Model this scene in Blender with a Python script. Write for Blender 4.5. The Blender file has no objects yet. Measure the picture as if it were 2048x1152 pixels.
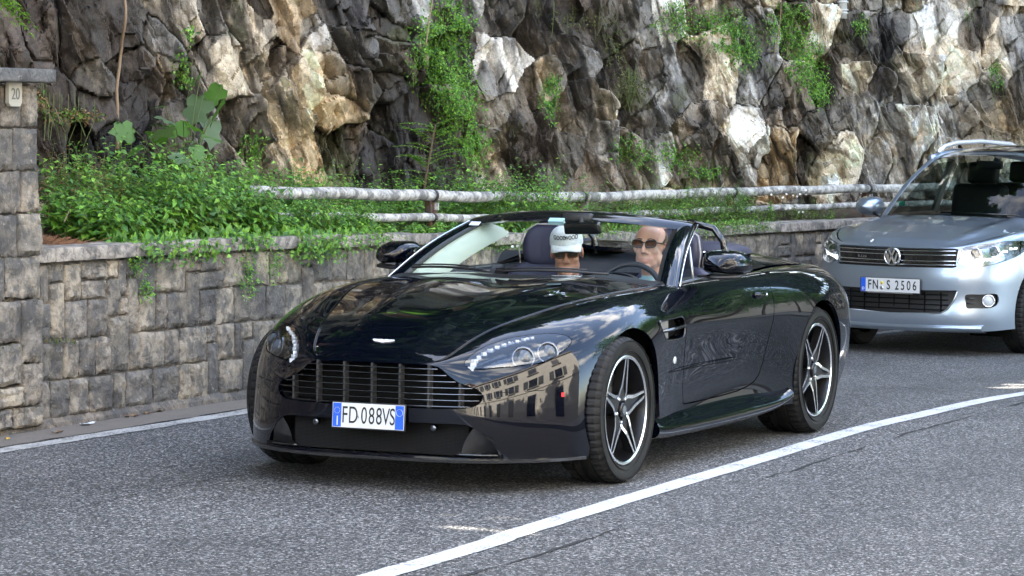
import bpy, bmesh, math, random
import numpy as np
from mathutils import Vector, Matrix
R = math.radians
SC = bpy.context.scene
COL = SC.collection

# ---------------------------------------------------------------- camera, sky, sun, exposure
cam_d = bpy.data.cameras.new('camera'); cam = bpy.data.objects.new('camera', cam_d); COL.objects.link(cam)
CAM_ROLL = .00927095; cam.location = (0, 0, 1.64332); cam.rotation_euler = (Matrix.Rotation(math.pi/2-.05497258, 3, 'X') @ Matrix.Rotation(CAM_ROLL, 3, 'Z')).to_euler()
cam_d.sensor_width = 36; cam_d.lens = 5985.30/2048*36; cam_d.clip_start = .1; cam_d.clip_end = 3000
SC.camera = cam
SUN_EL, SUN_AZ = 44.0, -62.0            # azimuth measured from +Y towards +X; the sun stands behind the cliff
W = bpy.data.worlds.new('World'); SC.world = W; W.use_nodes = True
_n = W.node_tree.nodes; _l = W.node_tree.links
for q in list(_n): _n.remove(q)
_sky = _n.new('ShaderNodeTexSky'); _sky.sky_type = 'NISHITA'; _sky.sun_disc = False
_sky.sun_elevation = R(SUN_EL); _sky.sun_rotation = R(SUN_AZ); _sky.air_density = 1.0; _sky.dust_density = 1.8; _sky.ozone_density = .25
_bg = _n.new('ShaderNodeBackground'); _bg.inputs[1].default_value = .15
_out = _n.new('ShaderNodeOutputWorld')
_tc = _n.new('ShaderNodeTexCoord'); _mp = _n.new('ShaderNodeMapping'); _mp.inputs['Scale'].default_value = (1.0, 1.0, 2.6); _l.new(_tc.outputs['Generated'], _mp.inputs['Vector'])
_cn = _n.new('ShaderNodeTexNoise'); _cn.inputs['Scale'].default_value = 2.6; _cn.inputs['Detail'].default_value = 7; _cn.inputs['Roughness'].default_value = .58; _l.new(_mp.outputs[0], _cn.inputs['Vector'])
_cr = _n.new('ShaderNodeValToRGB'); _cr.color_ramp.elements[0].position = .505; _cr.color_ramp.elements[1].position = .685; _l.new(_cn.outputs[0], _cr.inputs[0])
_cm = _n.new('ShaderNodeMix'); _cm.data_type = 'RGBA'; _cm.inputs[7].default_value = (8.6, 8.2, 7.6, 1); _l.new(_cr.outputs[0], _cm.inputs[0]); _l.new(_sky.outputs[0], _cm.inputs[6])
_l.new(_cm.outputs[2], _bg.inputs[0]); _l.new(_bg.outputs[0], _out.inputs[0])
sun_d = bpy.data.lights.new('sun', 'SUN'); sun_d.energy = 5.0; sun_d.angle = R(.55); sun_d.color = (1, .93, .82)
sun = bpy.data.objects.new('sun', sun_d); COL.objects.link(sun)
_sd = Vector((math.sin(R(SUN_AZ))*math.cos(R(SUN_EL)), math.cos(R(SUN_AZ))*math.cos(R(SUN_EL)), math.sin(R(SUN_EL))))
sun.rotation_euler = _sd.to_track_quat('Z', 'Y').to_euler()
SC.view_settings.view_transform = 'Standard'; SC.view_settings.look = 'None'
SC.view_settings.exposure = 3.25; SC.view_settings.gamma = 1.0; SC.view_settings.use_curve_mapping = False
SC.render.engine = 'CYCLES'
SC.cycles.use_denoising = True; SC.cycles.max_bounces = 8; SC.cycles.diffuse_bounces = 3
SC.cycles.glossy_bounces = 5; SC.cycles.transparent_max_bounces = 12; SC.cycles.sample_clamp_indirect = 8
SC.cycles.caustics_reflective = False; SC.cycles.caustics_refractive = False
RNG = np.random.default_rng(7); random.seed(7)

# ---------------------------------------------------------------- object helpers
def empty(name, loc=(0, 0, 0), rz=0, label=None, cat=None, group=None, kind=None):
    o = bpy.data.objects.new(name, None); COL.objects.link(o); o.location = loc; o.rotation_euler = (0, 0, rz)
    tag(o, label, cat, group, kind); return o
def tag(o, label=None, cat=None, group=None, kind=None):
    if label: o['label'] = label
    if cat: o['category'] = cat
    if group: o['group'] = group
    if kind: o['kind'] = kind
    return o
def mesh(name, V, F, smooth=True, normals=None, mids=None):
    me = bpy.data.meshes.new(name)
    V = np.asarray(V, float)
    me.from_pydata(V.tolist(), [], [tuple(int(i) for i in f) for f in F] if not isinstance(F, np.ndarray) else F.tolist())
    if mids is not None: me.polygons.foreach_set('material_index', np.asarray(mids, np.int32))
    me.polygons.foreach_set('use_smooth', np.full(len(me.polygons), smooth, dtype=bool))
    if normals is not None: me.normals_split_custom_set_from_vertices(np.asarray(normals, float).tolist())
    me.update(); return me
def obj(name, me, mat=None, parent=None, loc=None, rot=None, scale=None):
    o = bpy.data.objects.new(name, me); COL.objects.link(o)
    if mat is not None and not me.materials:
        for m in (mat if isinstance(mat, (list, tuple)) else [mat]): me.materials.append(m)
    if parent is not None: o.parent = parent
    if loc is not None: o.location = loc
    if rot is not None: o.rotation_euler = rot
    if scale is not None: o.scale = scale
    return o
def copy_tree(o, parent=None):
    c = o.copy(); COL.objects.link(c)
    if parent is not None: c.parent = parent
    for ch in [q for q in bpy.data.objects if q.parent == o]: copy_tree(ch, c)
    return c

class MB:
    """collects geometry for ONE mesh"""
    def __init__(s): s.V = []; s.F = []; s.M = []; s.n = 0
    def add(s, V, F, m=0):
        V = np.asarray(V, float); s.V.append(V)
        for f in F: s.F.append(tuple(int(i)+s.n for i in f)); s.M.append(m)
        s.n += len(V); return s
    def box(s, c, d, rz=0, m=0, rot=None):
        x, y, z = np.array(d)/2
        P = np.array([(-x,-y,-z),(x,-y,-z),(x,y,-z),(-x,y,-z),(-x,-y,z),(x,-y,z),(x,y,z),(-x,y,z)])
        if rot is not None: P = P @ np.array(rot).T
        elif rz:
            a, b = math.cos(rz), math.sin(rz); P = P @ np.array([[a, b, 0], [-b, a, 0], [0, 0, 1]])
        return s.add(P+np.array(c), [(0,3,2,1),(4,5,6,7),(0,1,5,4),(1,2,6,5),(2,3,7,6),(3,0,4,7)], m)
    def tube(s, pts, r, n=10, m=0, cap=True, flat=1.0, up=None):
        P = np.asarray(pts, float); k = len(P); r = np.broadcast_to(np.asarray(r, float), (k,))
        T = np.gradient(P, axis=0); T /= np.linalg.norm(T, axis=1)[:, None]+1e-12
        u = np.array(up if up is not None else ((0, 0, 1) if abs(T[0][2]) < .9 else (1, 0, 0)), float)
        V = []
        for i in range(k):
            a = np.cross(u, T[i]); a /= np.linalg.norm(a)+1e-12; b = np.cross(T[i], a); u = b
            for j in range(n):
                t = 2*math.pi*j/n; V.append(P[i]+r[i]*(math.cos(t)*a+math.sin(t)*flat*b))
        F = [(i*n+j, i*n+(j+1) % n, (i+1)*n+(j+1) % n, (i+1)*n+j) for i in range(k-1) for j in range(n)]
        if cap: F += [tuple(range(n))[::-1], tuple(range((k-1)*n, k*n))]
        return s.add(V, F, m)
    def lathe(s, prof, n=48, axis='y', m=0, c=(0, 0, 0), ms=None, a0=0, a1=2*math.pi):
        """prof: list of (radius, along-axis)"""
        full = abs(a1-a0-2*math.pi) < 1e-6
        cnt = n if full else n+1
        V = []
        for j in range(cnt):
            t = a0+(a1-a0)*j/n; ca, sa = math.cos(t), math.sin(t)
            for (r, h) in prof:
                V.append({'y': (r*ca, h, r*sa), 'z': (r*ca, r*sa, h), 'x': (h, r*ca, r*sa)}[axis])
        k = len(prof); V = np.array(V)+np.array(c)
        base = s.n; s.V.append(V); s.n += len(V)
        for j in range(n):
            j2 = (j+1) % cnt
            for i in range(k-1):
                s.F.append((base+j*k+i, base+j*k+i+1, base+j2*k+i+1, base+j2*k+i)); s.M.append(ms[i] if ms else m)
        return s
    def grid(s, P, m=0, flip=False):
        P = np.asarray(P, float); a, b = P.shape[:2]
        F = [(i*b+j, (i+1)*b+j, (i+1)*b+j+1, i*b+j+1) for i in range(a-1) for j in range(b-1)]
        if flip: F = [f[::-1] for f in F]
        return s.add(P.reshape(-1, 3), F, m)
    def prism(s, poly, d, m=0, thick=None):
        """poly: 3-D outline points, extruded by vector d"""
        P = np.asarray(poly, float); n = len(P); Q = P+np.array(d)
        F = [tuple(range(n)), tuple(range(2*n-1, n-1, -1))]+[(i, i+n, (i+1) % n+n, (i+1) % n) for i in range(n)]
        return s.add(np.vstack([P, Q]), F, m)
    def mesh(s, name, smooth=True):
        me = mesh(name, np.vstack(s.V), s.F, smooth, None, s.M)
        return me
    def build(s, name, mat, parent=None, smooth=True, fix=True, angle=None, **k):
        me = s.mesh(name, smooth)
        if fix:
            bm = bmesh.new(); bm.from_mesh(me); bmesh.ops.recalc_face_normals(bm, faces=bm.faces); bm.to_mesh(me); bm.free()
        if angle is not None: sharp(me, angle)
        return obj(name, me, mat, parent, **k)
def sharp(me, deg):
    bm = bmesh.new(); bm.from_mesh(me); c = math.radians(deg)
    for e in bm.edges:
        e.smooth = not (len(e.link_faces) == 2 and e.calc_face_angle(0) > c)
    bm.to_mesh(me); bm.free()
def bevel_mesh(me, w, seg=2, angle=35):
    bm = bmesh.new(); bm.from_mesh(me)
    es = [e for e in bm.edges if len(e.link_faces) == 2 and e.calc_face_angle(0) > R(angle)]
    bmesh.ops.bevel(bm, geom=es, offset=w, segments=seg, profile=.6, affect='EDGES', clamp_overlap=True)
    bm.to_mesh(me); bm.free(); return me
def rounded_box(name, d, w, seg=2):
    b = MB().box((0, 0, 0), d); me = b.mesh(name); return bevel_mesh(me, w, seg)
def text_mesh(body, size, extrude=.001, align='CENTER', sx=1.0, bold=0.0):
    c = bpy.data.curves.new('t', 'FONT'); c.body = body; c.size = size; c.extrude = extrude; c.align_x = align; c.align_y = 'CENTER'; c.offset = bold
    o = bpy.data.objects.new('t', c); COL.objects.link(o)
    dg = bpy.context.evaluated_depsgraph_get(); dg.update()
    me = bpy.data.meshes.new_from_object(o.evaluated_get(dg))
    bpy.data.objects.remove(o); bpy.data.curves.remove(c)
    for v in me.vertices: v.co.x *= sx
    me.materials.clear(); return me

# ---------------------------------------------------------------- numpy noise
def _hash(ix, iy, iz, seed):
    h = (ix.astype(np.int64)*374761393+iy.astype(np.int64)*668265263+iz.astype(np.int64)*2147483647+seed*144665) & 0xFFFFFFFF
    h = ((h ^ (h >> 13))*1274126177) & 0xFFFFFFFF; h = ((h ^ (h >> 16))*2246822519) & 0xFFFFFFFF
    return ((h ^ (h >> 15)) & 0xFFFFFF)/float(0xFFFFFF)
def vnoise(P, seed=0):
    P = np.asarray(P, float); I = np.floor(P).astype(int); f = P-I; f = f*f*f*(f*(f*6-15)+10); r = 0
    for a in (0, 1):
        for b in (0, 1):
            for c in (0, 1):
                w = (f[..., 0] if a else 1-f[..., 0])*(f[..., 1] if b else 1-f[..., 1])*(f[..., 2] if c else 1-f[..., 2])
                r = r+w*_hash(I[..., 0]+a, I[..., 1]+b, I[..., 2]+c, seed)
    return r*2-1
def fbm(P, oct=4, seed=0, gain=.5):
    P = np.asarray(P, float); s = 0; a = 1.0; t = 0
    for o in range(oct):
        s = s+a*vnoise(P, seed+o*17); t += a; a *= gain; P = P*2.03+11.7
    return s/t
def smooth01(x, a, b):
    t = np.clip((np.asarray(x, float)-a)/(b-a), 0, 1); return t*t*(3-2*t)

# ---------------------------------------------------------------- materials
def new_mat(name):
    m = bpy.data.materials.new(name); m.use_nodes = True
    return m, m.node_tree.nodes, m.node_tree.links, m.node_tree.nodes['Principled BSDF']
def pmat(name, col, rough=.5, metal=0, spec=.5, coat=0, coat_r=.03, **k):
    m, n, l, b = new_mat(name)
    b.inputs['Base Color'].default_value = (*col, 1); b.inputs['Roughness'].default_value = rough
    b.inputs['Metallic'].default_value = metal; b.inputs['Specular IOR Level'].default_value = spec
    b.inputs['Coat Weight'].default_value = coat; b.inputs['Coat Roughness'].default_value = coat_r
    for q, v in k.items(): b.inputs[q].default_value = v
    return m
def nd(n, t, **k):
    q = n.new(t)
    for a, v in k.items():
        if a.startswith('i_'): q.inputs[a[2:]].default_value = v
        else: setattr(q, a, v)
    return q
def ramp(n, stops, interp='LINEAR'):
    q = n.new('ShaderNodeValToRGB'); e = q.color_ramp; e.interpolation = interp
    while len(e.elements) < len(stops): e.elements.new(.5)
    for el, (p, c) in zip(e.elements, stops):
        el.position = p; el.color = (*c, 1) if len(c) == 3 else c
    return q
def noise(n, l, vec, scale, detail=4, rough=.55, dist=0):
    q = n.new('ShaderNodeTexNoise'); q.inputs['Scale'].default_value = scale; q.inputs['Detail'].default_value = detail
    q.inputs['Roughness'].default_value = rough; q.inputs['Distortion'].default_value = dist
    if vec is not None: l.new(vec, q.inputs['Vector'])
    return q
def mixc(n, l, fac, a, b, mode='MIX'):
    q = n.new('ShaderNodeMix'); q.data_type = 'RGBA'; q.blend_type = mode
    for s, v in ((0, fac), (6, a), (7, b)):
        if isinstance(v, (int, float)): q.inputs[s].default_value = v
        elif isinstance(v, (tuple, list)): q.inputs[s].default_value = (*v, 1)
        else: l.new(v, q.inputs[s])
    return q.outputs[2]
def mth(n, l, op, a, b=None, c=None):
    q = n.new('ShaderNodeMath'); q.operation = op
    for i, v in enumerate((a, b, c)):
        if v is None: continue
        if isinstance(v, (int, float)): q.inputs[i].default_value = v
        else: l.new(v, q.inputs[i])
    return q.outputs[0]
def bump(n, l, b, h, strength=.5, dist=.01):
    q = n.new('ShaderNodeBump'); q.inputs['Strength'].default_value = strength; q.inputs['Distance'].default_value = dist
    l.new(h, q.inputs['Height']); l.new(q.outputs[0], b.inputs['Normal']); return q
# ---------------------------------------------------------------- smooth surfaces and clipping (panels, openings)
def bspline(C, n, mirror0=False, mirror1=False):
    """uniform cubic B-spline through a control sequence C (k,...,3) along axis 0; ends clamped, or mirrored in y"""
    C = np.asarray(C, float); k = len(C)
    fl = np.array([1, -1, 1.0])
    a = C[1]*fl if mirror0 else 2*C[0]-C[1]
    b = C[-2]*fl if mirror1 else 2*C[-1]-C[-2]
    Q = np.concatenate([a[None], C, b[None]])
    t = np.linspace(0, k-1, n); i = np.minimum(t.astype(int), k-2); f = (t-i)
    sh = (n,)+(1,)*(C.ndim-1); f = f.reshape(sh)
    return ((1-f)**3*Q[i]+(3*f**3-6*f*f+4)*Q[i+1]+(-3*f**3+3*f*f+3*f+1)*Q[i+2]+f**3*Q[i+3])/6
def interp_ctrl(D, mirror0=False, mirror1=False, it=12):
    """control points whose B-spline passes through the data D at the knots (relaxed)"""
    C = np.array(D, float)
    for _ in range(it): C = C+(np.asarray(D)-bspline(C, len(C), mirror0, mirror1))*.9
    return C
def grid_normals(P):
    du = np.gradient(P, axis=0); dv = np.gradient(P, axis=1); N = np.cross(du, dv)
    return N/(np.linalg.norm(N, axis=-1, keepdims=True)+1e-12)
class Tri:
    """triangle soup with vertex normals, cut by implicit functions"""
    def __init__(s, V, N, F): s.V = np.asarray(V, float); s.N = np.asarray(N, float); s.F = np.asarray(F, int).reshape(-1, 3)
    @staticmethod
    def grid(P, flip=False):
        a, b = P.shape[:2]; N = grid_normals(P)*(-1 if flip else 1); i, j = np.meshgrid(np.arange(a-1), np.arange(b-1), indexing='ij')
        q = (i*b+j).ravel(); A = np.stack([q, q+b, q+b+1], 1); B = np.stack([q, q+b+1, q+1], 1); F = np.vstack([A, B])
        if flip: F = F[:, ::-1]
        return Tri(P.reshape(-1, 3), N.reshape(-1, 3), F)
    def clip(s, g):
        """keep the part where g(V) > 0"""
        d = g(s.V); d = np.where(np.abs(d) < 1e-7, 1e-7, d); pos = d > 0; F = s.F
        c = pos[F].sum(1); out = [F[c == 3]]; V = [s.V]; N = [s.N]; n = len(s.V); cache = {}
        newV = []; newN = []
        def cut(a, b):
            k = (a, b) if a < b else (b, a)
            if k in cache: return cache[k]
            t = d[a]/(d[a]-d[b]); newV.append(s.V[a]+(s.V[b]-s.V[a])*t); q = s.N[a]+(s.N[b]-s.N[a])*t; newN.append(q/(np.linalg.norm(q)+1e-12))
            cache[k] = n+len(newV)-1; return cache[k]
        ext = []
        for f in F[(c == 1) | (c == 2)]:
            p = [pos[i] for i in f]
            if sum(p) == 1:
                k = p.index(True); a, b, e = f[k], f[(k+1) % 3], f[(k+2) % 3]; ext.append((a, cut(a, b), cut(a, e)))
            else:
                k = p.index(False); a, b, e = f[k], f[(k+1) % 3], f[(k+2) % 3]; x = cut(a, b); y = cut(a, e); ext += [(x, b, e), (x, e, y)]
        if newV: V.append(np.array(newV)); N.append(np.array(newN))
        if ext: out.append(np.array(ext, int))
        return Tri(np.vstack(V), np.vstack(N), np.vstack(out)).pack()
    def pack(s):
        u = np.unique(s.F); m = np.full(len(s.V), -1); m[u] = np.arange(len(u)); return Tri(s.V[u], s.N[u], m[s.F])
    def mirror(s):
        f = np.array([1, -1, 1.0]); return Tri(s.V*f, s.N*f, s.F[:, ::-1])
    def join(s, o): return Tri(np.vstack([s.V, o.V]), np.vstack([s.N, o.N]), np.vstack([s.F, o.F+len(s.V)]))
    def offset(s, d): return Tri(s.V+s.N*d, s.N, s.F)
    def border(s):
        E = np.vstack([s.F[:, [0, 1]], s.F[:, [1, 2]], s.F[:, [2, 0]]]); k = np.sort(E, 1)
        key = k[:, 0].astype(np.int64)*(len(s.V)+1)+k[:, 1]; u, inv, cnt = np.unique(key, return_inverse=True, return_counts=True)
        return E[cnt[inv] == 1]
    def weld(s, tol=1e-6):
        k = np.round(s.V/tol).astype(np.int64); u, idx, inv = np.unique(k, axis=0, return_index=True, return_inverse=True)
        F = inv.reshape(-1)[s.F]; ok = (F[:, 0] != F[:, 1]) & (F[:, 1] != F[:, 2]) & (F[:, 0] != F[:, 2])
        return Tri(s.V[idx], s.N[idx], F[ok])
    def rimmed(s, depth, vec=None):
        """adds an inward-turned edge of given depth along the border: the panel gets thickness"""
        B = s.border(); ids = np.unique(B); m = {int(i): k for k, i in enumerate(ids)}
        off = (np.asarray(vec)[None]*depth if vec is not None else -s.N[ids]*depth)
        V1 = s.V[ids]; V2 = V1+off; n = len(s.V); F = []
        for a, b in B:
            a, b = m[int(a)], m[int(b)]; F += [(n+b, n+a, n+len(ids)+a), (n+b, n+len(ids)+a, n+len(ids)+b)]
        F = np.array(F); V = np.vstack([s.V, V1, V2])
        # flat normals of the rim from geometry
        Nr = np.zeros_like(V); fn = np.cross(V[F[:, 1]]-V[F[:, 0]], V[F[:, 2]]-V[F[:, 0]])
        for k in range(3): np.add.at(Nr, F[:, k], fn)
        Nr = Nr/(np.linalg.norm(Nr, axis=1, keepdims=True)+1e-12); Nr[:n] = s.N
        return Tri(V, Nr, np.vstack([s.F, F]))
def poly_sdf(poly, ax, rim=0.0):
    """signed distance to a closed 2-D polygon (negative inside) evaluated on two coordinates of V"""
    P = np.asarray(poly, float); Q = np.roll(P, -1, 0)
    def g(V):
        X = V[:, ax]; d = np.full(len(X), 1e9); ins = np.zeros(len(X), bool)
        for a, b in zip(P, Q):
            e = b-a; w = X-a; t = np.clip((w@e)/(e@e+1e-15), 0, 1); d = np.minimum(d, np.linalg.norm(w-t[:, None]*e, axis=1))
            c = (a[1] > X[:, 1]) != (b[1] > X[:, 1]); ins ^= c & (X[:, 0] < (b[0]-a[0])*(X[:, 1]-a[1])/((b[1]-a[1]) or 1e-12)+a[0])
        return np.where(ins, -d, d)-rim
    return g
def smooth_poly(P, n=80):
    """closed smooth curve near the points"""
    P = np.asarray(P, float); k = len(P); Q = np.concatenate([P[-1:], P, P[:2]]); t = np.linspace(0, k, n, endpoint=False); i = t.astype(int); f = (t-i)[:, None]
    p0, p1, p2, p3 = Q[i], Q[i+1], Q[i+2], Q[np.minimum(i+3, k+2)]
    return .5*((2*p1)+(-p0+p2)*f+(2*p0-5*p1+4*p2-p3)*f**2+(-p0+3*p1-3*p2+p3)*f**3)
def tri_obj(name, T, mat, parent, **k):
    me = mesh(name, T.V, T.F, True, T.N); return obj(name, me, mat, parent, **k)
# ---------------------------------------------------------------- sports car body surfaces (car frame: x forward from front axle, y left, z up)
SK = [  # stations round the left half, from the middle of the nose to the middle of the tail; 9 points from top to bottom
 [(.762,0,.590),(.785,0,.570),(.796,0,.53),(.801,0,.48),(.804,0,.42),(.804,0,.36),(.803,0,.30),(.800,0,.23),(.795,0,.15)],
 [(.760,.16,.589),(.782,.16,.569),(.792,.16,.53),(.797,.16,.48),(.800,.16,.42),(.800,.16,.36),(.799,.16,.30),(.796,.16,.23),(.790,.16,.15)],
 [(.740,.305,.588),(.762,.312,.567),(.772,.318,.53),(.778,.322,.48),(.782,.325,.42),(.783,.326,.36),(.783,.327,.30),(.780,.327,.23),(.774,.327,.15)],
 [(.630,.378,.648),(.662,.425,.620),(.696,.462,.566),(.716,.483,.505),(.728,.494,.44),(.734,.500,.37),(.735,.503,.30),(.733,.503,.23),(.728,.503,.15)],
 [(.478,.430,.708),(.512,.510,.690),(.556,.585,.630),(.590,.628,.552),(.612,.648,.468),(.622,.656,.385),(.625,.659,.30),(.624,.660,.23),(.620,.660,.15)],
 [(.322,.478,.746),(.352,.585,.737),(.395,.690,.683),(.432,.748,.600),(.456,.774,.50),(.467,.783,.40),(.471,.787,.31),(.472,.788,.235),(.470,.788,.15)],
 [(.165,.526,.776),(.182,.648,.772),(.212,.767,.722),(.246,.832,.638),(.270,.858,.535),(.285,.866,.42),(.292,.868,.32),(.298,.868,.24),(.300,.866,.15)],
 [(0,.580,.806),(0,.702,.804),(0,.822,.757),(0,.892,.675),(0,.917,.57),(0,.920,.45),(0,.918,.34),(0,.915,.25),(0,.910,.16)],
 [(-.22,.646,.835),(-.22,.746,.833),(-.22,.846,.785),(-.22,.904,.70),(-.22,.920,.59),(-.22,.915,.46),(-.22,.908,.35),(-.22,.904,.26),(-.22,.904,.165)],
 [(-.45,.690,.852),(-.45,.774,.848),(-.45,.853,.797),(-.45,.902,.71),(-.45,.902,.60),(-.45,.888,.47),(-.45,.880,.36),(-.45,.880,.27),(-.45,.884,.17)],
 [(-.72,.728,.862),(-.72,.790,.854),(-.72,.848,.796),(-.72,.887,.70),(-.72,.879,.60),(-.72,.861,.48),(-.72,.851,.37),(-.72,.853,.28),(-.72,.862,.18)],
 [(-1.05,.755,.868),(-1.05,.803,.851),(-1.05,.846,.787),(-1.05,.880,.692),(-1.05,.869,.60),(-1.05,.848,.48),(-1.05,.838,.37),(-1.05,.842,.28),(-1.05,.856,.18)],
 [(-1.45,.765,.870),(-1.45,.810,.850),(-1.45,.849,.782),(-1.45,.879,.683),(-1.45,.867,.59),(-1.45,.845,.47),(-1.45,.835,.37),(-1.45,.841,.28),(-1.45,.857,.18)],
 [(-1.80,.762,.873),(-1.80,.815,.853),(-1.80,.859,.785),(-1.80,.888,.680),(-1.80,.876,.58),(-1.80,.855,.47),(-1.80,.846,.37),(-1.80,.850,.28),(-1.80,.864,.18)],
 [(-2.12,.738,.881),(-2.12,.812,.865),(-2.12,.876,.800),(-2.12,.914,.698),(-2.12,.910,.59),(-2.12,.894,.47),(-2.12,.884,.37),(-2.12,.882,.28),(-2.12,.886,.18)],
 [(-2.40,.705,.887),(-2.40,.798,.873),(-2.40,.885,.812),(-2.40,.933,.708),(-2.40,.939,.59),(-2.40,.934,.47),(-2.40,.928,.37),(-2.40,.924,.28),(-2.40,.922,.19)],
 [(-2.72,.675,.886),(-2.72,.775,.873),(-2.72,.872,.812),(-2.72,.928,.708),(-2.72,.942,.59),(-2.72,.941,.47),(-2.72,.936,.37),(-2.72,.930,.28),(-2.72,.922,.20)],
 [(-3.02,.645,.878),(-3.02,.740,.866),(-3.03,.838,.806),(-3.03,.898,.71),(-3.04,.918,.59),(-3.04,.918,.48),(-3.04,.908,.38),(-3.03,.895,.29),(-3.02,.880,.21)],
 [(-3.24,.595,.872),(-3.26,.685,.860),(-3.28,.775,.800),(-3.30,.836,.71),(-3.31,.857,.59),(-3.31,.858,.48),(-3.31,.845,.38),(-3.28,.83,.29),(-3.24,.81,.21)],
 [(-3.40,.48,.870),(-3.44,.545,.855),(-3.47,.60,.795),(-3.49,.64,.70),(-3.50,.66,.59),(-3.50,.66,.48),(-3.49,.65,.38),(-3.44,.63,.29),(-3.38,.62,.21)],
 [(-3.46,.25,.872),(-3.51,.28,.856),(-3.54,.30,.80),(-3.56,.32,.70),(-3.57,.33,.59),(-3.57,.33,.48),(-3.56,.32,.38),(-3.50,.31,.29),(-3.44,.30,.21)],
 [(-3.47,0,.874),(-3.525,0,.857),(-3.555,0,.80),(-3.575,0,.70),(-3.585,0,.59),(-3.585,0,.48),(-3.575,0,.38),(-3.52,0,.29),(-3.45,0,.21)]]
def skirt_surface(nu=300, nv=80):
    C = np.array(SK, float)
    C = interp_ctrl(C, True, True); Ct = interp_ctrl(C.transpose(1, 0, 2))
    A = bspline(Ct, nv).transpose(1, 0, 2)
    return bspline(A, nu, True, True)
def top_edge(n=600):
    return skirt_surface(n, 3)[:, 0]
def hood_surface(nu=120, nw=61):
    """left half, from the leading edge above the grille back to the cowl; w from the middle out to the shut line"""
    T = skirt_surface(600, 3)[:, 0]
    d = np.concatenate([[0], np.cumsum(np.linalg.norm(np.diff(T, axis=0), axis=1))])
    i2 = int(600*2/(len(SK)-1)); L0 = d[i2]; iend = np.argmin(np.abs(T[:, 0]+.86)+(d > d[300])*9); L1 = d[iend]
    w = np.linspace(0, 1, nw); out = []
    xs_c = np.array([.762, .70, .575, .42, .2, -.05, -.35, -.62, -.78]); zs_c = np.array([.590, .643, .704, .752, .795, .832, .866, .888, .896])
    tk = np.array([0, .035, .13, .25, .4, .56, .74, .91, 1.0])
    Cc = interp_ctrl(np.stack([xs_c, 0*xs_c, zs_c], 1))
    cur = bspline(Cc, 400); tc = np.interp(np.linspace(0, len(tk)-1, 400), np.arange(len(tk)), tk)
    lead = np.stack([np.interp(w*L0, d, T[:, k]) for k in range(3)], 1)
    for t in np.linspace(0, 1, nu):
        e = np.array([np.interp(L0+(L1-L0)*t, d, T[:, k]) for k in range(3)])
        c = np.array([np.interp(t, tc, cur[:, k]) for k in range(3)])
        row = np.zeros((nw, 3))
        row[:, 1] = e[1]*w
        g = w**2.2
        row[:, 0] = c[0]+(e[0]-c[0])*g; row[:, 2] = c[2]+(e[2]-c[2])*g
        # raised middle with a soft ridge either side
        amp = .011*np.exp(-((t-.45)/.42)**2)
        row[:, 2] += amp*(1-smooth01(w, .40, .68))
        row[:, 2] += .012*np.sin(np.pi*np.clip(w, 0, 1))**2*(.25+t)*.6
        if t < .12:                                   # blend to the exact leading edge
            k = 1-t/.12; k = k*k*(3-2*k)
            base = lead+np.array([0, 0, 0]); 
            delta = base-row if t == 0 else out0
            if t == 0: out0 = delta
            row = row+delta*k
        out.append(row)
    return np.array(out)
def deck_surface(nu=60, nw=41):
    T = skirt_surface(600, 3)[:, 0]
    a = np.argmin(np.abs(T[:, 0]+2.02)); idx = np.linspace(a, 560, nu).astype(int); w = np.linspace(0, 1, nw); out = []
    for i in idx:
        e = T[i]; x = e[0]; zc = np.interp(-x, [2.0, 2.4, 2.8, 3.1, 3.3, 3.48], [.985, 1.003, .985, .948, .912, .884])
        row = np.zeros((nw, 3)); row[:, 1] = e[1]*w; xc = x-.02-.05*smooth01(-x, 3.1, 3.45)
        g = w**2.6; row[:, 0] = xc+(x-xc)*g; row[:, 2] = zc+(e[2]-zc)*g
        hump = .035*np.exp(-((w*e[1]-.36)/.2)**2)*(1-smooth01(-x, 2.1, 2.9)); row[:, 2] += hump*(1-w**6)
        out.append(row)
    return np.array(out)
# ---------------------------------------------------------------- shared materials
def paint(name, base, flake=(.02, .03, .08), rough=.32, metal=0.0):
    m, n, l, b = new_mat(name); b.inputs['Base Color'].default_value = (*base, 1); b.inputs['Roughness'].default_value = rough
    b.inputs['Metallic'].default_value = metal; b.inputs['Coat Weight'].default_value = 1; b.inputs['Coat Roughness'].default_value = .012; b.inputs['Coat IOR'].default_value = 1.47; b.inputs['Specular IOR Level'].default_value = .5 if metal else .02
    tc = nd(n, 'ShaderNodeTexCoord'); ns = noise(n, l, tc.outputs['Object'], 900, 1)
    c = mixc(n, l, mth(n, l, 'SMOOTH_MIN', mth(n, l, 'MULTIPLY', ns.outputs[0], .9), .6, .1), base, flake); l.new(c, b.inputs['Base Color'])
    dn = noise(n, l, tc.outputs['Object'], 60, 3, .6); r = ramp(n, [(.55, (.010,)*3), (.8, (.05,)*3)]); l.new(dn.outputs[0], r.inputs[0]); l.new(r.outputs[0], b.inputs['Coat Roughness'])
    return m
M = {}
M['paint'] = paint('midnight_blue_paint', (.0006, .0008, .002), (.0012, .002, .007))
M['silver'] = paint('silver_paint', (.27, .325, .40), (.37, .43, .51), .30, .75)
M['black_gloss'] = pmat('black_gloss', (.008, .008, .009), .08, coat=.5)
M['black_trim'] = pmat('black_trim', (.012, .012, .013), .42)
M['cavity'] = pmat('cavity', (.006, .006, .006), .9, spec=.1)
M['rubber_seal'] = pmat('rubber_seal', (.012, .012, .012), .6)
M['chrome'] = pmat('chrome', (.82, .83, .85), .10, 1)
M['satin_metal'] = pmat('satin_metal', (.55, .56, .58), .28, 1)
M['machined'] = pmat('machined_alloy', (.86, .86, .87), .22, 1)
M['dark_alloy'] = pmat('dark_alloy', (.008, .008, .009), .3, 0, coat=.3)
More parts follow.
